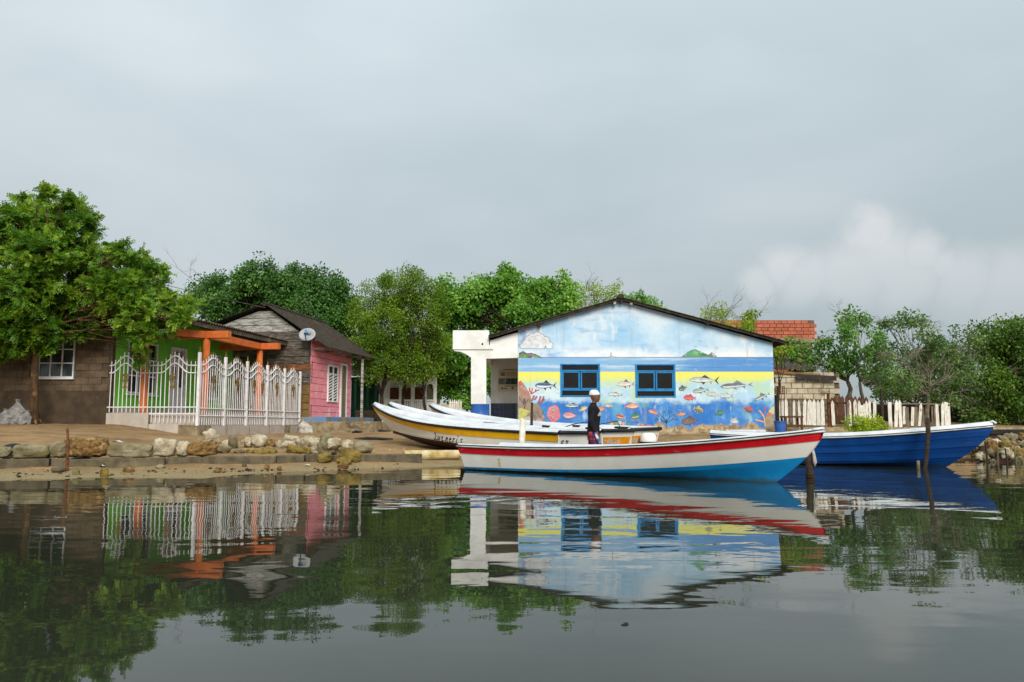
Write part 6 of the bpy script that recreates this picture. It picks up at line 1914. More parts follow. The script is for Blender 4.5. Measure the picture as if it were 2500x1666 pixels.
gbk = MB().box((0, 0, 0), (bwd - .02, .08, bht - .02)).mesh('block'); gbk.materials.append(M['block_grey'])
z = .86; j = 0
while z < z1_ - .16:
    x = x0_ + (0 if j % 2 else bwd / 2)
    while x < x1_ - bwd * .6:
        if not (z > z1_ - .55 and x > x1_ - .3): inst('block', wbk if z > 1.78 else gbk, sd, (x + bwd / 2, YS + random.uniform(-.01, .01), z + bht / 2))
        x += bwd
    z += bht; j += 1
r0 = ss(1885, 906); r1 = ss(2037, 925)
ob('eave_board', MB().prism([Vector((r0.x, YS - .12, r0.z)), Vector((ss(2000, 913).x, YS - .12, ss(2000, 913).z)), Vector((ss(2000, 913).x, YS - .12, ss(2000, 913).z - .09)), Vector((r0.x, YS - .12, r0.z - .09))], (0, .1, 0)), M['plank_ochre'], sd)
mb = MB(); n = 40; rows = []
for k in range(14):
    t_ = k / 13; rows.append([Vector((lerp(ss(1940, 920).x, r1.x, i / n), YS - .16 - .1 * t_, lerp(ss(1940, 914).z, ss(2037, 919).z, i / n) - .20 * t_ + .018 * math.sin(k * 2.1))) for i in range(n + 1)])
mb.grid(rows); ob('tin_apron', mb, mk('dark_tin', S(58, 50, 46), S(38, 34, 32), scale=5, rough=.7, bump=.2, metal=.3, c3=S(150, 130, 112), s3=2, lo3=.62, hi3=.7), sd)
corrugated('roof_sheet', Vector((ss(1884, 900).x - .5, YS + 2.6, 0)), Vector((1, 0, 0)), Vector((0, -1, 0)), 0, 2.0, ss(1900, 868, YS + 2.6).z, 2.6, .75, sd, M['asbestos'], wave=.19, amp=.045)

# --- white weathered picket fence
YP = 28.0
pf_ = thing('picket_fence', (P(2110, 1044, YP).x, YP, .85), 'weathered white picket fence with gaps and leaning boards behind the blue boat', 'fence')
M['picket_white'] = mk('peeling_white_board', S(242, 238, 228), S(206, 198, 182), scale=6, rough=.9, bump=.35, stretch=(6, 6, .8), c3=S(122, 108, 90), s3=4, lo3=.57, hi3=.70, vary=.10, st3=(3, 3, .6))
M['picket_grey'] = mk('bare_grey_board', S(140, 124, 102), S(98, 84, 66), scale=6, rough=.95, bump=.35, stretch=(6, 6, .8), vary=.12)
M['picket_brown'] = mk('brown_board', S(104, 70, 46), S(74, 50, 34), scale=6, rough=.9, bump=.35, stretch=(6, 6, .8), vary=.12)
F4 = lambda cx: 1960 + cx * .2295
F8 = lambda cx: 1740 + cx * .2041


def picket(parent, px, ytop, ybot, w, mat_, lean=0.0, flat_=False, Y=YP, dy=0.0):
    a, b = P(px, ybot, Y + dy), P(px, ytop, Y + dy); h = b.z - a.z; wm = w / FPX * Y; mb = MB()
    pk_ = .0 if flat_ else min(.11, wm * 1.1)
    mb.prism([Vector((-wm / 2, 0, 0)), Vector((wm / 2, 0, 0)), Vector((wm / 2 * .98, 0, h - pk_)), Vector((0.004, 0, h)), Vector((-wm / 2, 0, h - pk_ * 1.1))], (0, .022, 0))
    o = ob('picket', mb, mat_, parent)
    o.matrix_basis = Matrix.Translation((a.x, Y + dy + random.uniform(-.008, .008), a.z)) @ Matrix.Rotation(lean, 4, 'Y') @ Matrix.Rotation(random.uniform(-.06, .06), 4, 'Z')


PW, PG, PB = M['picket_white'], M['picket_grey'], M['picket_brown']
Yc = lambda cy_: 960 + cy_ * .2295
Y8 = lambda cy_: 740 + cy_ * .2041
for (cx, t_, bt, w, m_, ln) in ((800, 1150, 1450, 6, PW, 0), (845, 1150, 1450, 7, PW, .0), (885, 1140, 1450, 8, PW, 0), (940, 1150, 1455, 6, PG, 0), (975, 1160, 1455, 6, PW, .02), (1010, 1170, 1455, 7, PG, 0), (1048, 1160, 1455, 6, PW, -.03),
                            (1100, 1145, 1460, 8, PW, .05), (1145, 1145, 1460, 8, PW, .07), (1182, 1160, 1460, 8, PW, .0), (1222, 1150, 1465, 8, PW, 0), (1272, 1160, 1465, 9, PW, -.01), (1322, 1142, 1465, 9, PW, 0), (1449, 1165, 1465, 8, PW, -.02)):
    picket(pf_, F8(cx), Y8(t_), Y8(bt), w, m_, ln)
for (cx, t_, bt, w, m_, ln, fl) in ((480, 75, 355, 6, PG, .06, False), (508, 72, 352, 7, PW, 0, False), (566, 66, 350, 8, PW, .0, False), (604, 78, 350, 7, PW, .02, False), (636, 130, 352, 7, PW, 0, True), (662, 108, 352, 8, PW, 0, False), (694, 80, 352, 7, PW, -.03, False), (726, 76, 352, 6, PW, -.02, False), (768, 62, 352, 8, PW, .03, False),
                                    (936, 95, 372, 9, PW, .0, True), (990, 72, 372, 8, PW, .07, False), (1044, 70, 372, 8, PW, .0, False), (1080, 142, 330, 7, PW, .05, True), (1165, 148, 350, 7, PW, .08, True), (1240, 100, 352, 7, PW, .12, False), (1340, 130, 360, 4, PG, .02, True), (1385, 140, 360, 4, PG, 0, True), (1412, 130, 360, 4, PG, 0, True), (1440, 120, 376, 8, PW, .0, True), (1490, 95, 370, 7, PW, .04, False), (1536, 96, 376, 9, PW, .0, True), (1115, 150, 360, 9, PG, 0, True), (1205, 150, 360, 10, PG, .02, True), (1280, 150, 360, 9, PG, -.03, True)):
    picket(pf_, F4(cx), Yc(t_), Yc(bt), w, m_, ln, fl)
for px0, px1, py in ((1900, 2012, 975), (1900, 2012, 1040), (2020, 2140, 984), (2160, 2318, 987), (2160, 2318, 1040)):
    a, b = P(px0, py, YP + .045), P(px1, py + 2, YP + .045)
    ob('rail', MB().tube([(a.x, a.y, a.z), ((a.x + b.x) / 2, a.y, (a.z + b.z) / 2 + .02), (b.x, b.y, b.z)], .028, 5), PG if px0 != 2020 else M['wood_dark'], pf_)
for px, t_, m_ in ((2025, 960, M['rust']), (2031, 975, M['rust']), (2156, 950, M['wood_dark']), (1896, 965, M['wood_dark']), (2318, 985, PW)):
    a, b = P(px, 1046, YP + .1), P(px, t_, YP + .1); ob('post', MB().box((a.x, YP + .1, (a.z + b.z) / 2 - .05), (.075, .07, b.z - a.z + .1)), m_, pf_)
bf = thing('brown_fence', (P(2080, 1000, YP + 1).x, YP + 1.2, .85), 'taller bare brown picket fence just behind the white pickets', 'fence')
for cx, t_ in ((355, 32), (400, 22), (440, 26), (490, 20), (530, 24), (330, 40), (575, 30), (620, 36), (655, 40), (690, 36)):
    picket(bf, F4(cx), Yc(t_), 1046, 9, PB, random.uniform(-.03, .03), Y=YP + 1.2)
a, b = P(2030, 985, YP + 1.25), P(2125, 985, YP + 1.25); ob('rail', MB().tube([a, b], .03, 5), M['wood_dark'], bf)
# stone and cement footing of the fence
ft = ob('retaining_wall', MB().grid([[Vector((x, YP - 1.2 + .1 * mnoise.noise(Vector((x, 7, 0))), .30)) for x in np.linspace(9.0, 17.3, 60)], [Vector((x, YP - .75 + .12 * mnoise.noise(Vector((x * 1.5, 2, 0))), .55 + .06 * mnoise.noise(Vector((x * 2, 9, 0))))) for x in np.linspace(9.0, 17.3, 60)],
                                     [Vector((x, YP - .45 + .06 * mnoise.noise(Vector((x * 2, 4, 0))), .84 + .03 * mnoise.noise(Vector((x * 3, 1, 0))))) for x in np.linspace(9.0, 17.3, 60)], [Vector((x, YP + .5, .86)) for x in np.linspace(9.0, 17.3, 60)]], flip=False), M['concrete_pale'])
tag(ft, 'low crumbling cement wall under the picket fence', 'wall')
# odds and ends by the corner of the painted house
bb = P(1905, 1050, 26.9)
bn = thing('blue_bin', (bb.x, 26.9, .55), 'blue plastic tub at the corner of the painted house', 'tub')
ob('tub', MB().lathe([(.12, 0), (.15, .02), (.19, .46), (.21, .47), (.21, .50), (.18, .49), (.14, .05), (.01, .04)], (0, 0, 0), 20), M['plastic_blue'], bn, smooth=False, loc=(bb.x, 26.9, .55))
sb = thing('wooden_stand', (P(1938, 1050, 27.2).x, 27.2, .6), 'dark brown wooden stand beside the blue tub', 'stand')
a, b = P(1919, 1048, 27.2), P(1957, 1018, 27.2)
for x_ in (a.x, b.x):
    for y_ in (27.2, 27.6): ob('leg', MB().box((x_, y_, (a.z + b.z) / 2 - .03), (.06, .06, b.z - a.z)), M['picket_brown'], sb)
ob('top', MB().box(((a.x + b.x) / 2, 27.4, b.z), (b.x - a.x + .1, .5, .05)), M['picket_brown'], sb); ob('stretcher', MB().box(((a.x + b.x) / 2, 27.2, a.z + .12), (b.x - a.x - .06, .04, .06)), M['picket_brown'], sb)
cr = thing('rusty_rack', (P(1905, 1000, 27.8).x, 27.75, .7), 'rusty red wire rack and post at the corner of the painted house', 'rack')
for k in range(5):
    a, b = P(1893, 945 + k * 4, 27.75), P(1915, 945 + k * 4, 27.75); ob('bar', MB().tube([a, b], .012, 5), M['rust'], cr)
for px in (1893, 1899, 1905, 1911, 1915):
    a, b = P(px, 943, 27.75), P(px, 963 if px not in (1899, 1915) else 1045, 27.75); ob('upright', MB().tube([a, b], .014 if px != 1899 else .05, 6), M['rust'] if px != 1899 else M['wood_dark'], cr)
# blue drum by the porch column
dr = thing('blue_drum', (PX(1172, 26.85, 1), 26.85, .5), 'blue plastic drum standing against the white porch column', 'drum')
zt_ = P(1172, 987, 26.85).z
H_ = zt_ - .5
ob('drum_body', MB().lathe([(.28, 0), (.30, .03), (.305, H_ * .32), (.315, H_ * .34), (.305, H_ * .36), (.305, H_ * .66), (.315, H_ * .68), (.305, H_ * .70), (.30, H_ - .03), (.31, H_ - .01), (.305, H_), (.27, H_ - .015), (.01, H_ - .02)], (0, 0, 0), 26), M['plastic_blue'], dr, smooth=True, loc=(PX(1172, 26.85, 1), 26.85, .5))

# --- rubble bank and dark wall at the far right
dw_ = thing('waterside_wall', (P(2430, 1050, 27).x, 26, .3), 'dark concrete wall with ledge, colour deepened for tree shade, on the far bank', 'wall')
M['dark_wall'] = mk('shade_darkened_wall', S(52, 48, 38), S(36, 33, 26), scale=2.4, rough=.95, bump=.3, c3=S(66, 60, 46), s3=1.4, lo3=.55, hi3=.7)  # dark grey wall, base colour lowered further for the mangrove shade over it
a, b = P(2330, 1060, 27).x, P(2640, 1060, 27).x
ob('wall', MB().box(((a + b) / 2 + .8, 33.2, .9), (b - a + 1.6, .3, 1.7)), M['dark_wall'], dw_)
a2 = P(2395, 1055, 23.5).x
ob('ledge', MB().box((a2 + 2.6, 24.2, .72), (5.2, 1.4, .14)), M['dark_wall'], dw_, bevel=.02); ob('ledge_front', MB().box((a2 + 2.6, 23.62, .3), (5.2, .12, .7)), M['b_brown'], dw_)
r_ = random.Random(8)
for k in range(60):
    px = r_.uniform(2352, 2540); t_ = r_.random()
    Y = 20.4 + t_ * 2.2 + max(0, (2420 - px)) * .01
    x = (px - 1250) / FPX * Y
    sz = r_.uniform(.14, .34)
    o = ob('bank_stone', rock_mesh(300 + k, (sz, sz * .8, sz * .8), rough=.55, sub=3, boxy=.1, freq=2.4), M[r_.choice(['stone_grey', 'stone_ochre', 'stone_brown', 'stone_pale', 'stone_grey'])])
    o.location = (x, Y, -.12 + .52 * t_ + r_.uniform(-.02, .08) * 1); o.rotation_euler = (r_.uniform(-.4, .4), r_.uniform(-.4, .4), r_.uniform(0, 6))
    tag(o, 'rough stone in the rubble bank at the far right waterside', 'stone', 'stones of the right hand bank')
scatter('bank_rubble', 1400, lambda r: (r.uniform(10.6, 16.5), r.uniform(21.4, 25.6)), .05, .2, M['stone_brown'], 'broken stone rubble covering the far right bank', 12)
for k, px in enumerate((2398, 2424, 2446, 2468, 2492)):
    Y = 20.1 + (k % 2) * .12; x = (px - 1250) / FPX * Y; hh = r_.uniform(.28, .5)
    o = ob('bank_stake', MB().tube([(x, Y, -.4), (x + .01, Y, 0), (x + r_.uniform(-.02, .02), Y, hh)], [.024, .024, .018], 7), M['stone_grey'] if k % 2 else M['wood_dark'])
    tag(o, 'thin old stake, %s from the left at the far right rubble bank' % ORD[k], 'stake', 'stakes along the right hand bank')

# ================================================================== FAR HOUSES BETWEEN THE TREES
YA = 44.0
ah = thing('arcade_house', (P(1000, 990, YA).x, YA, .8), 'white house with arched veranda and balustrade behind the trees', 'house')
aa = lambda px, py=960: P(px, py, YA)
arches = [(951, 974), (980, 1003), (1012, 1032), (1041, 1058)]
mb = MB(); xs_ = [925] + [v for a in arches for v in a] + [1066]
zt_, zsp, zfl = aa(1000, 922).z, aa(1000, 946).z, .8
for i in range(0, len(xs_) - 1, 2):
    a, b = aa(xs_[i]).x, aa(xs_[i + 1]).x; mb.box(((a + b) / 2, YA + .1, (zfl + zsp) / 2), (b - a, .2, zsp - zfl))
for (a, b) in arches:
    xa_, xb_ = aa(a).x, aa(b).x; c_ = (xa_ + xb_) / 2; r__ = (xb_ - xa_) / 2; nseg = 10
    for k in range(nseg):
        t0, t1 = math.pi * k / nseg, math.pi * (k + 1) / nseg
        p0, p1 = (c_ - r__ * math.cos(t0), zsp + r__ * 1.0 * math.sin(t0)), (c_ - r__ * math.cos(t1), zsp + r__ * 1.0 * math.sin(t1))
        mb.prism([Vector((p0[0], YA, p0[1])), Vector((p1[0], YA, p1[1])), Vector((p1[0], YA, zt_ + .2)), Vector((p0[0], YA, zt_ + .2))], (0, .2, 0))
for i in range(0, len(xs_) - 1, 2):
    a, b = aa(xs_[i]).x, aa(xs_[i + 1]).x; mb.box(((a + b) / 2, YA + .1, (zsp + zt_ + .2) / 2), (b - a, .2, zt_ + .2 - zsp))
ob('arcade', mb, M['white'], ah)
for (a, b) in arches:
    xa_, xb_ = aa(a).x, aa(b).x
    ob('balustrade_rail', MB().box(((xa_ + xb_) / 2, YA + .1, aa(1000, 978).z), (xb_ - xa_, .16, .1)), M['white'], ah)
    for k in range(4): ob('baluster', MB().lathe([(.03, 0), (.05, .1), (.07, .25), (.04, .42), (.05, .6), (.05, .9)], (0, 0, 0), 8), M['white'], ah, smooth=True, loc=(lerp(xa_, xb_, (k + .5) / 4), YA + .1, aa(1000, 978).z - .95))
ob('back_wall', MB().box(((aa(925).x + aa(1066).x) / 2, YA + 2.2, 2.2), (aa(1066).x - aa(925).x, .2, 3.0)), M['white'], ah)
for px in (962, 992, 1022): ob('door', MB().box((aa(px).x * 1.03, YA + 2.08, 1.95), (.7, .05, 2.1)), M['plank_orange'], ah)
ob('roof', MB().box(((aa(925).x + aa(1066).x) / 2, YA + 1.2, zt_ + .3), (aa(1066).x - aa(925).x + .6, 3.4, .14)), M['asbestos'], ah)

th_ = thing('teal_porch_house', (P(895, 1000, 47).x, 47, .9), 'shaded green house with teal porch posts between pink house and trees', 'house')
M['teal'] = mk('teal_paint', S(44, 104, 86), S(34, 88, 72), scale=3, rough=.7, bump=.05); M['dark_green'] = mk('dark_green_wall', S(34, 84, 46), S(28, 70, 38), scale=2, rough=.8, bump=.1)
t7 = lambda px, py=950, Y=47: P(px, py, Y)
ob('wall', MB().box(((t7(850).x + t7(945).x) / 2, 49.0, 2.2), (t7(945).x - t7(850).x + .4, .2, 3.0)), M['dark_green'], th_)
for px in (868, 898, 917): ob('porch_post', MB().box((t7(px).x, 47, 2.2), (.13, .13, 2.8)), M['teal'], th_)
ob('porch_beam', MB().box(((t7(850).x + t7(945).x) / 2, 47, 3.55), (t7(945).x - t7(850).x, .16, .2)), M['teal'], th_)
corrugated('roof', Vector((t7(845).x, 50.5, 0)), Vector((1, 0, 0)), Vector((0, -1, 0)), 0, t7(945).x - t7(845).x + .6, 4.5, 4.2, .8, th_, M['asbestos'])
ob('low_wall', MB().box((t7(905).x, 46.8, 1.3), (1.6, .15, .9)), M['concrete_pale'], th_)
sw = thing('stone_garden_wall', (P(1080, 1000, 41).x, 41, .8), 'pale stone garden wall behind the hauled out boats', 'wall')
wbk2 = MB().box((0, 0, 0), (.38, .14, .19)).mesh('block'); wbk2.materials.append(M['block_white'])
x0_ = P(1058, 990, 41).x
ob('core', MB().box((x0_ + .55, 41.1, 1.35), (1.2, .12, 1.2)), M['block_grey'], sw)
for j in range(6):
    for i in range(3): inst('block', wbk2, sw, (x0_ + .2 + i * .4 + (j % 2) * .1 - .05, 41, .85 + j * .2))
gf = thing('white_gate', (P(1112, 1000, 40).x, 40, .8), 'small white picket gate beside the stone garden wall', 'gate')
for k in range(6): picket(gf, 1099 + k * 5.2, 975 + (k % 2) * 2, 1030, 3.8, PW, 0, Y=40)
for py in (984, 1010): a, b = P(1097, py, 40.05), P(1128, py, 40.05); ob('rail', MB().tube([a, b], .03, 5), PW, gf)

# --- black tyre pieces, litter on the bank
def torus_piece(name, c, r, rt, a0, a1, label, tilt, squash=.5, rz=0):
    mb = MB().tube([(r * math.cos(t_), r * math.sin(t_), 0) for t_ in np.linspace(a0, a1, 20)], rt, 10, squash=1)
    o = ob(name, mb, M['black'], smooth=True); o.matrix_basis = Matrix.Translation(c) @ Matrix.Rotation(rz, 4, 'Z') @ Matrix.Rotation(tilt, 4, 'X')
    return tag(o, label, 'tyre')


p = P(140, 1095, 16.2); torus_piece('tyre', (p.x, 16.5, .30), .42, .075, 0, 2 * math.pi, 'half buried black tyre behind the kerb stones and iron stake', .35)
p = P(18, 1092, 15.9); torus_piece('tyre', (p.x, 16.0, .42), .16, .07, 0, 2 * math.pi, 'black rubber piece on the leftmost kerb stone', .5)
for k, (px, py, l, h_, lab) in enumerate(((872, 1057, .42, .06, 'short charred black timber lying on the sand before the terrace'), (912, 1074, 1.2, .05, 'long charred black branch on the sand below the yellow striped boat bow'), (925, 1052, 1.0, .05, 'thin dark timber at the foot of the concrete terrace'))):
    Y = 17.
    while Y < 34 and P(px, py, Y).z > gz(P(px, py, Y).x, Y) + .01: Y += .05
    p = P(px, py, Y)
    o = ob('charred_timber', MB().tube([(p.x - l / 2, Y, gz(p.x, Y) + h_ * .6), (p.x - l * .2, Y + .05, gz(p.x, Y) + h_), (p.x + l * .2, Y - .03, gz(p.x, Y) + h_ * .8), (p.x + l / 2, Y + .02, gz(p.x, Y) + h_ * .7)], [h_ * .6, h_, h_ * .8, h_ * .4], 7), M['black'])
    tag(o, lab, 'timber')
for k, (px, py, w, lab) in enumerate(((249, 1141, .10, 'white paper scrap standing at the kerb foot'), (200, 1033, .26, 'flattened white plastic bag at the cement house foot'), (288, 1082, .22, 'white plastic sheet tucked behind the long smooth kerb stone'), (770, 1109, .16, 'white polystyrene scrap in the rubble before the boulders'), (750, 1139, .12, 'white plastic scrap on the beach below the rubble'), (865, 1148, .14, 'thin white stick of litter near the waterline'), (215, 1078, .06, 'white crumb of plastic on the big brown stone'))):
    Y = 12.5
    while Y < 34 and P(px, py, Y).z > gz(P(px, py, Y).x, Y) + .01: Y += .05
    if px == 215: Y = 16.0
    p = P(px, py, Y); r_ = random.Random(k)
    g = [[Vector((p.x + w * (i / 4 - .5), Y + w * (j / 4 - .5) * .6, p.z + .02 + w * .22 * (1 - abs(i / 2 - 1)) * r_.uniform(.5, 1.3))) for i in range(5)] for j in range(5)]
    o = ob('litter', MB().grid(g), M['b_line']); tag(o, lab, 'litter')

# --- overhead wire
wire = ob('overhead_wire', MB().tube([P(380, 690, 31), P(480, 715, 32), P(560, 733, 33), P(648, 752, 34.6)], .012, 5), M['asbestos'])
tag(wire, 'thin slack wire running from the big tree to the plank house ridge', 'wire')
wire = ob('overhead_wire', MB().tube([P(905, 872, 40), P(960, 884, 41), P(1040, 885, 42), P(1110, 878, 43)], .012, 5), M['asbestos'])
tag(wire, 'thin wire running from the plank house eave into the trees', 'wire')

# ================================================================== TREES
def leaf_cloud(pos, nrm, axis, size, width, val):
    """numpy arrays -> verts, quads: one folded leaf each"""
    n = len(pos)
    axis = axis / np.maximum(1e-6, np.linalg.norm(axis, axis=1, keepdims=True))
    nrm = nrm - axis * np.sum(nrm * axis, axis=1, keepdims=True)
    nrm = nrm / np.maximum(1e-6, np.linalg.norm(nrm, axis=1, keepdims=True))
    side = np.cross(axis, nrm)
    s = size[:, None]; w = (size * width)[:, None]
    v = np.empty((n, 6, 3))
    v[:, 0] = pos
    v[:, 1] = pos + axis * s * .22 + side * w * .40 + nrm * w * .10
    v[:, 2] = pos + axis * s * .66 + side * w * .44 + nrm * w * .08
    v[:, 3] = pos + axis * s - nrm * s * .10
    v[:, 4] = pos + axis * s * .66 - side * w * .44 + nrm * w * .08
    v[:, 5] = pos + axis * s * .22 - side * w * .40 + nrm * w * .10
    return v.reshape(-1, 3), np.repeat(val, 6)


def leaf_mesh(name, V, val):
    n = len(V) // 6
    me = bpy.data.meshes.new(name)
    me.vertices.add(6 * n); me.vertices.foreach_set('co', V.astype(np.float32).ravel())
    me.loops.add(6 * n); me.loops.foreach_set('vertex_index', np.arange(6 * n, dtype=np.int32))
    me.polygons.add(n); me.polygons.foreach_set('loop_start', np.arange(0, 6 * n, 6, dtype=np.int32)); me.polygons.foreach_set('loop_total', np.full(n, 6, dtype=np.int32))
    me.update(calc_edges=True)
    at = me.attributes.new('leaf', 'FLOAT', 'POINT'); at.data.foreach_set('value', val.astype(np.float32))
    return me


def unit(n, g):
    v = g.normal(size=(n, 3)); return v / np.linalg.norm(v, axis=1, keepdims=True)


def wobble(a, b, k, amp, g, sag=0.0):
    a, b = np.array(a, float), np.array(b, float); l = np.linalg.norm(b - a)
    pts = []
    o = np.zeros(3)
    for i in range(k + 1):
        t = i / k
        if 0 < i < k: o = o * .5 + g.normal(size=3) * amp * l / k
        p = a + (b - a) * t + (o if i < k else 0) + np.array([0, 0, sag * l * math.sin(math.pi * t)])
        pts.append(Vector(p.tolist()))
    return pts


def tree(name, label, bases, lobes, Y, leafk, mat_, bark, seed, n_clump=9, n_leaf=60, lsize=.09, lwidth=.55, trunk_r=.14, fork=.45, cl_r=.28, group=None, depth=1.0,
         flatten=1.0, bare=0, bare_mat=None, bare_len=1.0, twig_r=.018, shell=(.45, 1.0), up=.6, cat='tree', trunk_pts=None, droop=0.0):
    """bases: trunk feet as photograph px; lobes: (px, py, radius px[, dY]) of the crown measured from the photograph, depth spread around Y"""
    g = np.random.default_rng(seed)
    sc = FPX / Y
    LB = []
    for lb in lobes:
        dY = lb[3] if len(lb) > 3 else g.uniform(-1, 1) * depth
        p = P(lb[0], lb[1], Y + dY); LB.append((np.array(p), lb[2] / sc))
    feet = [Vector((PX(px, Y + dy, 1), Y + dy, gz(PX(px, Y + dy, 1), Y + dy) - .05)) for px, dy in bases]
    cen = np.mean([c for c, _ in LB], axis=0)
    root = thing(name, feet[0], label, cat, group)
    br_ = MB(); clumps = []; cnorm = []; csz = []
    forks = []
    for i, f in enumerate(feet):
        tgt = cen if len(feet) == 1 else cen + (np.array(f) - cen) * np.array([.6, .6, 0])
        fk = np.array(f) + (tgt - np.array(f)) * fork
        pts = wobble(f, fk, 5, .10, g) if trunk_pts is None else [Vector(P(a, b, Y)) for a, b in trunk_pts]
        r0 = trunk_r * (1 if i == 0 else .75)
        rad = [r0 * (1.35 if k == 0 else 1.0 - .38 * k / (len(pts) - 1)) for k in range(len(pts))]
        tk = MB(); tk.tube(pts, rad, 10); forks.append((np.array(pts[-1]), rad[-1]))
        if i == 0:
            for a in np.linspace(0, 6.28, 6)[:-1]:      # root flare
                d_ = Vector((math.cos(a + .4), math.sin(a + .4), 0)); tk.tube([pts[0] + Vector((0, 0, r0 * 1.6)), pts[0] + d_ * r0 * 1.2 + Vector((0, 0, r0 * .5)), pts[0] + d_ * r0 * 2.6 + Vector((0, 0, -.03))], [r0 * .5, r0 * .42, r0 * .15], 6)
        ob('trunk', tk, bark, root, smooth=True)
    for c, r in LB:
        fk, fr = min(forks, key=lambda q_: np.linalg.norm(q_[0] - c))
        lp = wobble(fk, c, 5, .16, g, .04)
        lr = max(.02, fr * .62 * min(1, .45 + r / 1.6))
        br_.tube(lp, [lr * (1 - .72 * k / 5) for k in range(6)], 7)
        nc = max(3, int(n_clump * (r ** 2) / .5))
        for k in range(nc):
            d = unit(1, g)[0]; d[2] = d[2] * .9 + .08; d[1] *= .9
            rr_ = r * (g.uniform(*shell) ** .6)
            p = c + d * rr_ * np.array([1, 1, .92])
            j = int(g.integers(2, 6)); s_ = np.array(lp[j])
            tw = wobble(s_, p, 3, .18, g, .05)
            br_.tube(tw, [max(.006, min(lr * .4, twig_r * 1.5)), twig_r, twig_r * .7, twig_r * .35], 5, cap=False)
            clumps.append(p); cnorm.append(d); csz.append(cl_r * g.uniform(.65, 1.3))
    ob('branches', br_, bark, root, smooth=True)
    if bare:
        bb = MB()
        for k in range(bare):
            c, r = LB[int(g.integers(len(LB)))]
            d = unit(1, g)[0]; d[2] = d[2] * .55 + .12; d[1] = d[1] * .5 - .35
            s_ = c + d * r * g.uniform(.2, .7)

            def rec(a, d_, l, rad, dep):
                b = a + d_ * l
                p_ = wobble(a, b, 3, .16, g); bb.tube(p_, [rad, rad * .85, rad * .7, rad * .5], 5, cap=False)
                if dep:
                    for _ in range(int(g.integers(2, 4))):
                        n_ = d_ + unit(1, g)[0] * .75; n_ /= np.linalg.norm(n_); rec(np.array(p_[int(g.integers(1, 4))]), n_, l * g.uniform(.5, .8), rad * .6, dep - 1)
            rec(s_, d, bare_len * g.uniform(.5, 1), twig_r * 1.0, 3)
        ob('bare_twigs', bb, bare_mat or bark, root, smooth=True)['kind'] = 'stuff'
    C = np.array(clumps); CN = np.array(cnorm); CS = np.array(csz)
    n = len(C)
    Vs, vals = [], []
    cv = g.uniform(0, 1, n)
    if leafk == 'broad':
        k = n_leaf
        i = np.repeat(np.arange(n), k)
        off = unit(len(i), g) * (g.uniform(0, 1, len(i)) ** .45 * CS[i])[:, None]; off[:, 2] *= flatten
        pos = C[i] + off
        nr = CN[i] * .35 + unit(len(i), g) * .75 + np.array([0, -.12, up])
        ax = off / np.maximum(.05, CS[i])[:, None] * .8 + unit(len(i), g) * .7 + np.array([0, 0, -.25 - droop])
        v, a = leaf_cloud(pos, nr, ax, lsize * g.uniform(.65, 1.25, len(i)), np.full(len(i), lwidth), np.clip(.55 * cv[i] + .45 * g.uniform(0, 1, len(i)), 0, 1))
        Vs.append(v); vals.append(a)
    else:      # pinnate: layered sprays of small leaflets along a rachis
        ns, npair = n_leaf, 6
        i = np.repeat(np.arange(n), ns)
        m = len(i)
        d = unit(m, g); d[:, 2] = d[:, 2] * .8; d += CN[i] * .7; d /= np.linalg.norm(d, axis=1, keepdims=True)
        start = C[i] + unit(m, g) * (CS[i] * .45 * g.uniform(0, 1, m))[:, None] * np.array([1, 1, flatten])
        L_ = CS[i] * g.uniform(.55, 1.1, m)
        upv = np.array([0, -.25, .8]) + unit(m, g) * .8
        side = np.cross(d, upv); side /= np.maximum(1e-6, np.linalg.norm(side, axis=1, keepdims=True)); upn = np.cross(side, d)
        sv = np.clip(.5 * cv[i] + .5 * g.uniform(0, 1, m), 0, 1)
        for q_ in range(npair):
            t = (q_ + .6) / npair
            bp_ = start + d * (L_ * t)[:, None] - np.array([0, 0, 1.0]) * (L_ * (.12 + droop) * t * t)[:, None]
            for s_ in (-1, 1):
                ax = side * s_ * .9 + d * .55 + unit(m, g) * .2 + np.array([0, 0, -.15])
                v, a = leaf_cloud(bp_, upn + unit(m, g) * .3, ax, lsize * (1 - .35 * abs(t - .45)) * g.uniform(.8, 1.2, m), np.full(m, lwidth), np.clip(sv + g.uniform(-.12, .12, m), 0, 1))
                Vs.append(v); vals.append(a)
    V = np.concatenate(Vs); val = np.concatenate(vals)
    me = leaf_mesh('crown', V, val)
    ob('crown', me, mat_, root)
    return root


BK1 = mk('brown_bark', S(96, 70, 44), S(60, 43, 28), scale=7, rough=.95, bump=.6, bscale=16, bdist=.02, stretch=(1, 1, .35), c3=S(130, 104, 70), s3=3, lo3=.55, hi3=.7)
BK2 = mk('dark_bark', S(62, 50, 38), S(38, 31, 24), scale=7, rough=.95, bump=.5, bscale=18, bdist=.02, stretch=(1, 1, .4))
BK3 = mk('pale_grey_twig', S(150, 140, 124), S(108, 98, 84), scale=8, rough=.9, bump=.3)
LM1 = leafmat('feathery_leaf', (S(62, 106, 28), S(102, 148, 40), S(166, 194, 58)), .36)
LM2 = leafmat('dark_round_leaf', (S(48, 90, 38), S(76, 122, 50), S(116, 160, 72)), .25)
LM3 = leafmat('olive_fine_leaf', (S(72, 108, 24), S(108, 146, 34), S(158, 184, 56)), .33)
LM4 = leafmat('bright_broad_leaf', (S(70, 124, 38), S(108, 164, 52), S(160, 204, 88)), .3)
LM5 = leafmat('grey_green_leaf', (S(66, 102, 48), S(100, 136, 66), S(146, 174, 100)), .3)
LM6 = leafmat('deep_green_leaf', (S(52, 86, 26), S(84, 120, 36), S(126, 156, 54)), .28)
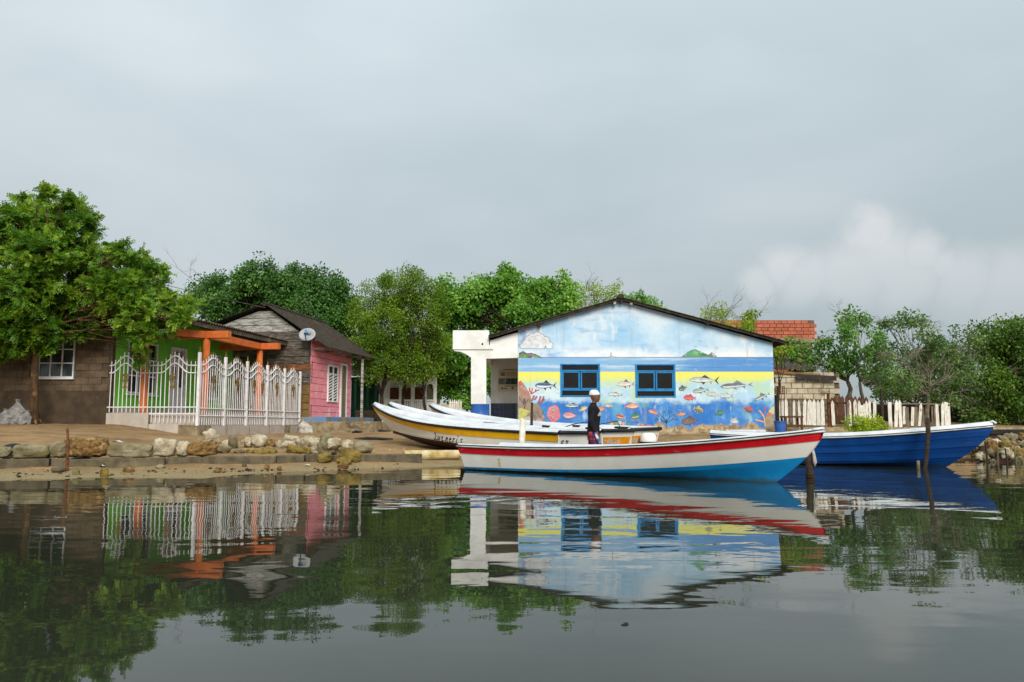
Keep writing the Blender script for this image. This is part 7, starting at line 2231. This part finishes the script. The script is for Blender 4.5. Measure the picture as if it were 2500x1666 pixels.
LM7 = leafmat('lime_leaf', (S(124, 156, 26), S(164, 190, 40), S(206, 218, 76)), .4)
LM8 = leafmat('mid_green_leaf', (S(58, 104, 38), S(92, 142, 56), S(140, 182, 80)), .3)
LMY = leafmat('yellow_green_leaf', (S(92, 138, 26), S(136, 172, 40), S(186, 204, 62)), .35)

tree('feathery_tree', 'big feathery green tree leaning over the cement and green houses', [(84, -.9)],
     [(60, 600, 85), (150, 565, 80), (205, 640, 72), (40, 700, 95), (165, 730, 90), (90, 500, 42), (25, 540, 60), (100, 640, 80), (230, 560, 30), (190, 525, 38), (250, 700, 50), (295, 655, 58), (350, 670, 50), (300, 720, 60), (375, 720, 55), (425, 750, 42), (450, 775, 28), (330, 775, 42), (270, 790, 30), (40, 800, 75), (110, 810, 55), (10, 850, 45), (-90, 600, 110), (-90, 780, 110), (350, 825, 28), (342, 868, 16), (400, 795, 32), (205, 795, 36), (160, 480, 20), (110, 480, 24), (45, 480, 20), (310, 620, 34)],
     25.8, 'pinnate', LM1, BK1, 21, n_clump=28, n_leaf=15, lsize=.10, lwidth=.5, trunk_r=.135, cl_r=.34, depth=1.1, flatten=.85, twig_r=.013, shell=(.2, 1.0),
     trunk_pts=[(84, 1036), (83, 1000), (84, 940), (86, 880), (90, 850), (105, 810)])
tree('dark_leaved_tree', 'dark glossy round leaved tree rising behind the plank house', [(640, 0)],
     [(560, 715, 50), (630, 690, 52), (690, 715, 48), (730, 695, 45), (790, 715, 55), (835, 755, 45), (505, 715, 32), (600, 750, 50), (760, 770, 60), (670, 760, 55), (850, 800, 40), (530, 760, 40), (480, 735, 22)],
     44, 'broad', LM2, BK2, 22, n_clump=13, n_leaf=150, lsize=.135, lwidth=.72, trunk_r=.22, cl_r=.55, depth=1.2, up=.5, bare=9, bare_mat=BK3, bare_len=1.5)
tree('fine_leaved_tree', 'olive green fine leaved multi stemmed tree behind the hauled out boats', [(925, 0), (985, .6), (1042, -.4)],
     [(900, 770, 55), (960, 720, 55), (1010, 700, 42), (1000, 672, 18), (945, 690, 18), (890, 705, 14), (1045, 770, 52), (950, 800, 65), (1020, 830, 60), (890, 850, 52), (950, 880, 58), (1040, 890, 45), (900, 905, 32), (1000, 900, 50), (1060, 720, 28), (1065, 840, 40), (985, 760, 55)],
     42, 'broad', LM3, BK2, 23, n_clump=15, n_leaf=110, lsize=.10, lwidth=.55, trunk_r=.15, cl_r=.44, depth=1.0, up=.4, fork=.30, twig_r=.014, droop=-.3)
tree('broad_leaved_tree', 'bright green broad leaved tree behind the white porch of the painted house', [(1222, 0)],
     [(1110, 735, 42), (1170, 725, 50), (1225, 700, 45), (1265, 715, 45), (1330, 725, 48), (1378, 700, 30), (1215, 775, 55), (1290, 775, 50), (1130, 790, 45), (1090, 760, 30), (1180, 850, 45), (1200, 920, 42), (1150, 920, 38), (1110, 860, 42), (1100, 920, 36), (1240, 670, 18), (1385, 750, 30), (1080, 700, 18), (1360, 790, 40), (1225, 960, 26), (1095, 955, 28), (1135, 965, 30), (1072, 935, 24)],
     45, 'broad', LM4, BK2, 24, n_clump=9, n_leaf=140, lsize=.17, lwidth=.72, trunk_r=.2, cl_r=.5, depth=1.2, up=.5, trunk_pts=[(1222, 1010), (1226, 980), (1236, 930), (1252, 880), (1262, 820)])
tree('sparse_tree', 'thin sparse tree showing sky just left of the mural gable peak', [(1450, 0)],
     [(1430, 715, 26), (1460, 705, 24), (1490, 715, 26), (1410, 735, 22), (1470, 740, 30), (1440, 750, 30), (1505, 700, 12)], 47, 'broad', LMY, BK3, 25, n_clump=9, n_leaf=40, lsize=.12, lwidth=.6, trunk_r=.12, cl_r=.4, bare=7, bare_mat=BK3, bare_len=1.4, twig_r=.016)
tree('low_tree', 'small round leaved tree top peeping over the roof right of the gable peak', [(1570, 0)],
     [(1525, 735, 20), (1550, 735, 22), (1585, 748, 18), (1605, 756, 12), (1560, 760, 24)], 46, 'broad', LM4, BK2, 26, n_clump=12, n_leaf=80, lsize=.14, lwidth=.7, trunk_r=.12, cl_r=.34, bare=1, bare_mat=BK3)
tree('dry_bush_tree', 'half dry yellowish tree with bare twigs over the roof before the brick building', [(1765, 0)],
     [(1740, 770, 26), (1765, 780, 30), (1720, 775, 18), (1790, 790, 20), (1750, 755, 16)], 41, 'broad', LMY, BK3, 27, n_clump=10, n_leaf=36, lsize=.13, lwidth=.45, trunk_r=.1, cl_r=.36, bare=12, bare_mat=BK3, bare_len=1.5, twig_r=.014)
tree('leafy_sprig', 'slim leafy sapling in front of the orange brick parapet', [(1826, 0)],
     [(1828, 775, 12), (1838, 770, 9), (1822, 790, 12), (1832, 800, 12), (1815, 800, 10)], 40, 'broad', LMY, BK3, 28, n_clump=20, n_leaf=30, lsize=.2, lwidth=.45, trunk_r=.05, cl_r=.24)


def palm(px, py, Y, label, seed):
    p = P(px, py, Y); g = random.Random(seed); f = Vector((p.x, Y, .8)); root = thing('palm_tree', f, label, 'palm')
    ob('trunk', MB().tube([f, f.lerp(p, .5) + Vector((.1, 0, 0)), p], [.16, .12, .1], 9), BK3, root, smooth=True)
    for k in range(13):
        a = k * 2.4 + g.uniform(-.2, .2); el = g.uniform(.2, 1.2); L_ = g.uniform(1.1, 1.5)
        d = Vector((math.cos(a) * math.cos(el), math.sin(a) * math.cos(el), math.sin(el))); mb = MB(); pts = [p + d * L_ * t + Vector((0, 0, -.75 * L_ * t * t)) for t in np.linspace(0, 1, 9)]
        mb.tube(pts, [.018 * (1 - .8 * i / 8) for i in range(9)], 4)
        sd_ = d.cross(Vector((0, 0, 1))).normalized()
        for i in range(1, 9):
            for s_ in (-1, 1):
                for h_ in (0, .5):
                    b0 = pts[i].lerp(pts[i - 1], h_); tp = b0 + (sd_ * s_ * .8 + d * .5 + Vector((0, 0, -.35))) * .34; w = d * .022
                    mb.add([b0 - w, b0 + w, tp], [(0, 1, 2)])
        me = mb.mesh('frond'); at = me.attributes.new('leaf', 'FLOAT', 'POINT'); at.data.foreach_set('value', [g.random()] * len(me.vertices))
        ob('frond', me, LM5, root)


palm(1688, 792, 42, 'small palm crown showing above the roof right of the gable', 3)
tree('knobbly_tree', 'tree with round leaf bunches and bare top twigs right of the brick building', [(2080, 0), (2118, .4)],
     [(2050, 825, 40), (2090, 800, 34), (2120, 840, 42), (2020, 870, 32), (2065, 875, 36), (2100, 880, 40), (2140, 880, 36), (2000, 850, 20), (2150, 850, 26), (1985, 880, 22), (2070, 775, 18), (2040, 905, 24), (2135, 925, 34), (2165, 920, 30), (1962, 858, 14), (1945, 872, 14), (1930, 846, 10), (1975, 905, 16), (1950, 895, 12)],
     33, 'broad', LM8, BK3, 29, n_clump=9, n_leaf=85, lsize=.115, lwidth=.75, trunk_r=.12, cl_r=.32, depth=.9, bare=10, bare_mat=BK3, bare_len=.9, twig_r=.013, fork=.6)
tree('grey_branched_tree', 'spreading grey green tree with tangled pale branches over the picket fence', [(2262, 0)],
     [(2190, 870, 40), (2240, 850, 45), (2295, 830, 45), (2350, 850, 48), (2390, 890, 45), (2270, 900, 50), (2330, 910, 50), (2200, 925, 42), (2380, 945, 42), (2250, 955, 38), (2310, 965, 40), (2410, 920, 30), (2165, 790, 9), (2190, 785, 9), (2215, 780, 9), (2245, 785, 12), (2150, 960, 30), (2345, 1000, 24)],
     29.5, 'broad', LM5, BK3, 30, n_clump=10, n_leaf=80, lsize=.10, lwidth=.65, trunk_r=.10, cl_r=.30, depth=.9, bare=46, bare_mat=BK3, bare_len=.85, twig_r=.015, fork=.45)
tree('mangrove_tree', 'dense dark green mangrove filling the far right behind the waterside wall', [(2470, 0), (2420, .8)],
     [(2420, 830, 42), (2465, 820, 42), (2500, 810, 40), (2440, 880, 55), (2490, 890, 60), (2540, 860, 70), (2420, 940, 45), (2470, 960, 55), (2530, 960, 70), (2400, 860, 30), (2480, 1000, 40), (2400, 985, 30), (2385, 815, 20), (2440, 1010, 34), (2510, 1020, 40), (2380, 1010, 24)],
     30.5, 'broad', LM6, BK2, 31, n_clump=15, n_leaf=110, lsize=.11, lwidth=.6, trunk_r=.16, cl_r=.42, depth=1.2, up=.5)
tree('shade_tree', 'deep green tree filling the gap behind the grey branched tree and fence', [(2210, 0)],
     [(2180, 960, 36), (2225, 940, 40), (2280, 960, 40), (2340, 960, 42), (2250, 890, 40), (2320, 880, 50), (2150, 930, 26), (2370, 1010, 30)],
     36, 'broad', LM6, BK2, 32, n_clump=14, n_leaf=90, lsize=.13, lwidth=.65, trunk_r=.13, cl_r=.42, depth=1.0)
tree('lime_bush', 'rounded lime green bush on the bank behind the blue boat', [(2110, 0)],
     [(2085, 1040, 22), (2110, 1032, 24), (2135, 1036, 22), (2095, 1055, 26), (2125, 1052, 26), (2152, 1044, 16), (2072, 1052, 14), (2110, 1062, 28)],
     24.6, 'broad', LM7, BK2, 33, n_clump=40, n_leaf=60, lsize=.075, lwidth=.5, trunk_r=.03, cl_r=.17, depth=.25, cat='bush', droop=-.5, twig_r=.007, fork=.2)
tree('green_shrub', 'bright green shrub squeezed between painted house and block shed', [(1900, 0)],
     [(1900, 850, 14), (1905, 868, 14), (1925, 850, 10), (1893, 860, 10)], 30.2, 'broad', LMY, BK2, 34, n_clump=26, n_leaf=26, lsize=.12, lwidth=.6, trunk_r=.03, cl_r=.2, depth=.3, cat='shrub', twig_r=.008)
tree('roadside_tree', 'shaded background tree filling the gap beside the teal porch house', [(880, 0)],
     [(870, 880, 34), (900, 850, 40), (940, 860, 40), (1000, 850, 45), (1050, 880, 40), (1085, 840, 40), (1090, 900, 36), (860, 840, 26)], 50, 'broad', LM2, BK2, 35, n_clump=10, n_leaf=90, lsize=.15, lwidth=.65, trunk_r=.15, cl_r=.5)
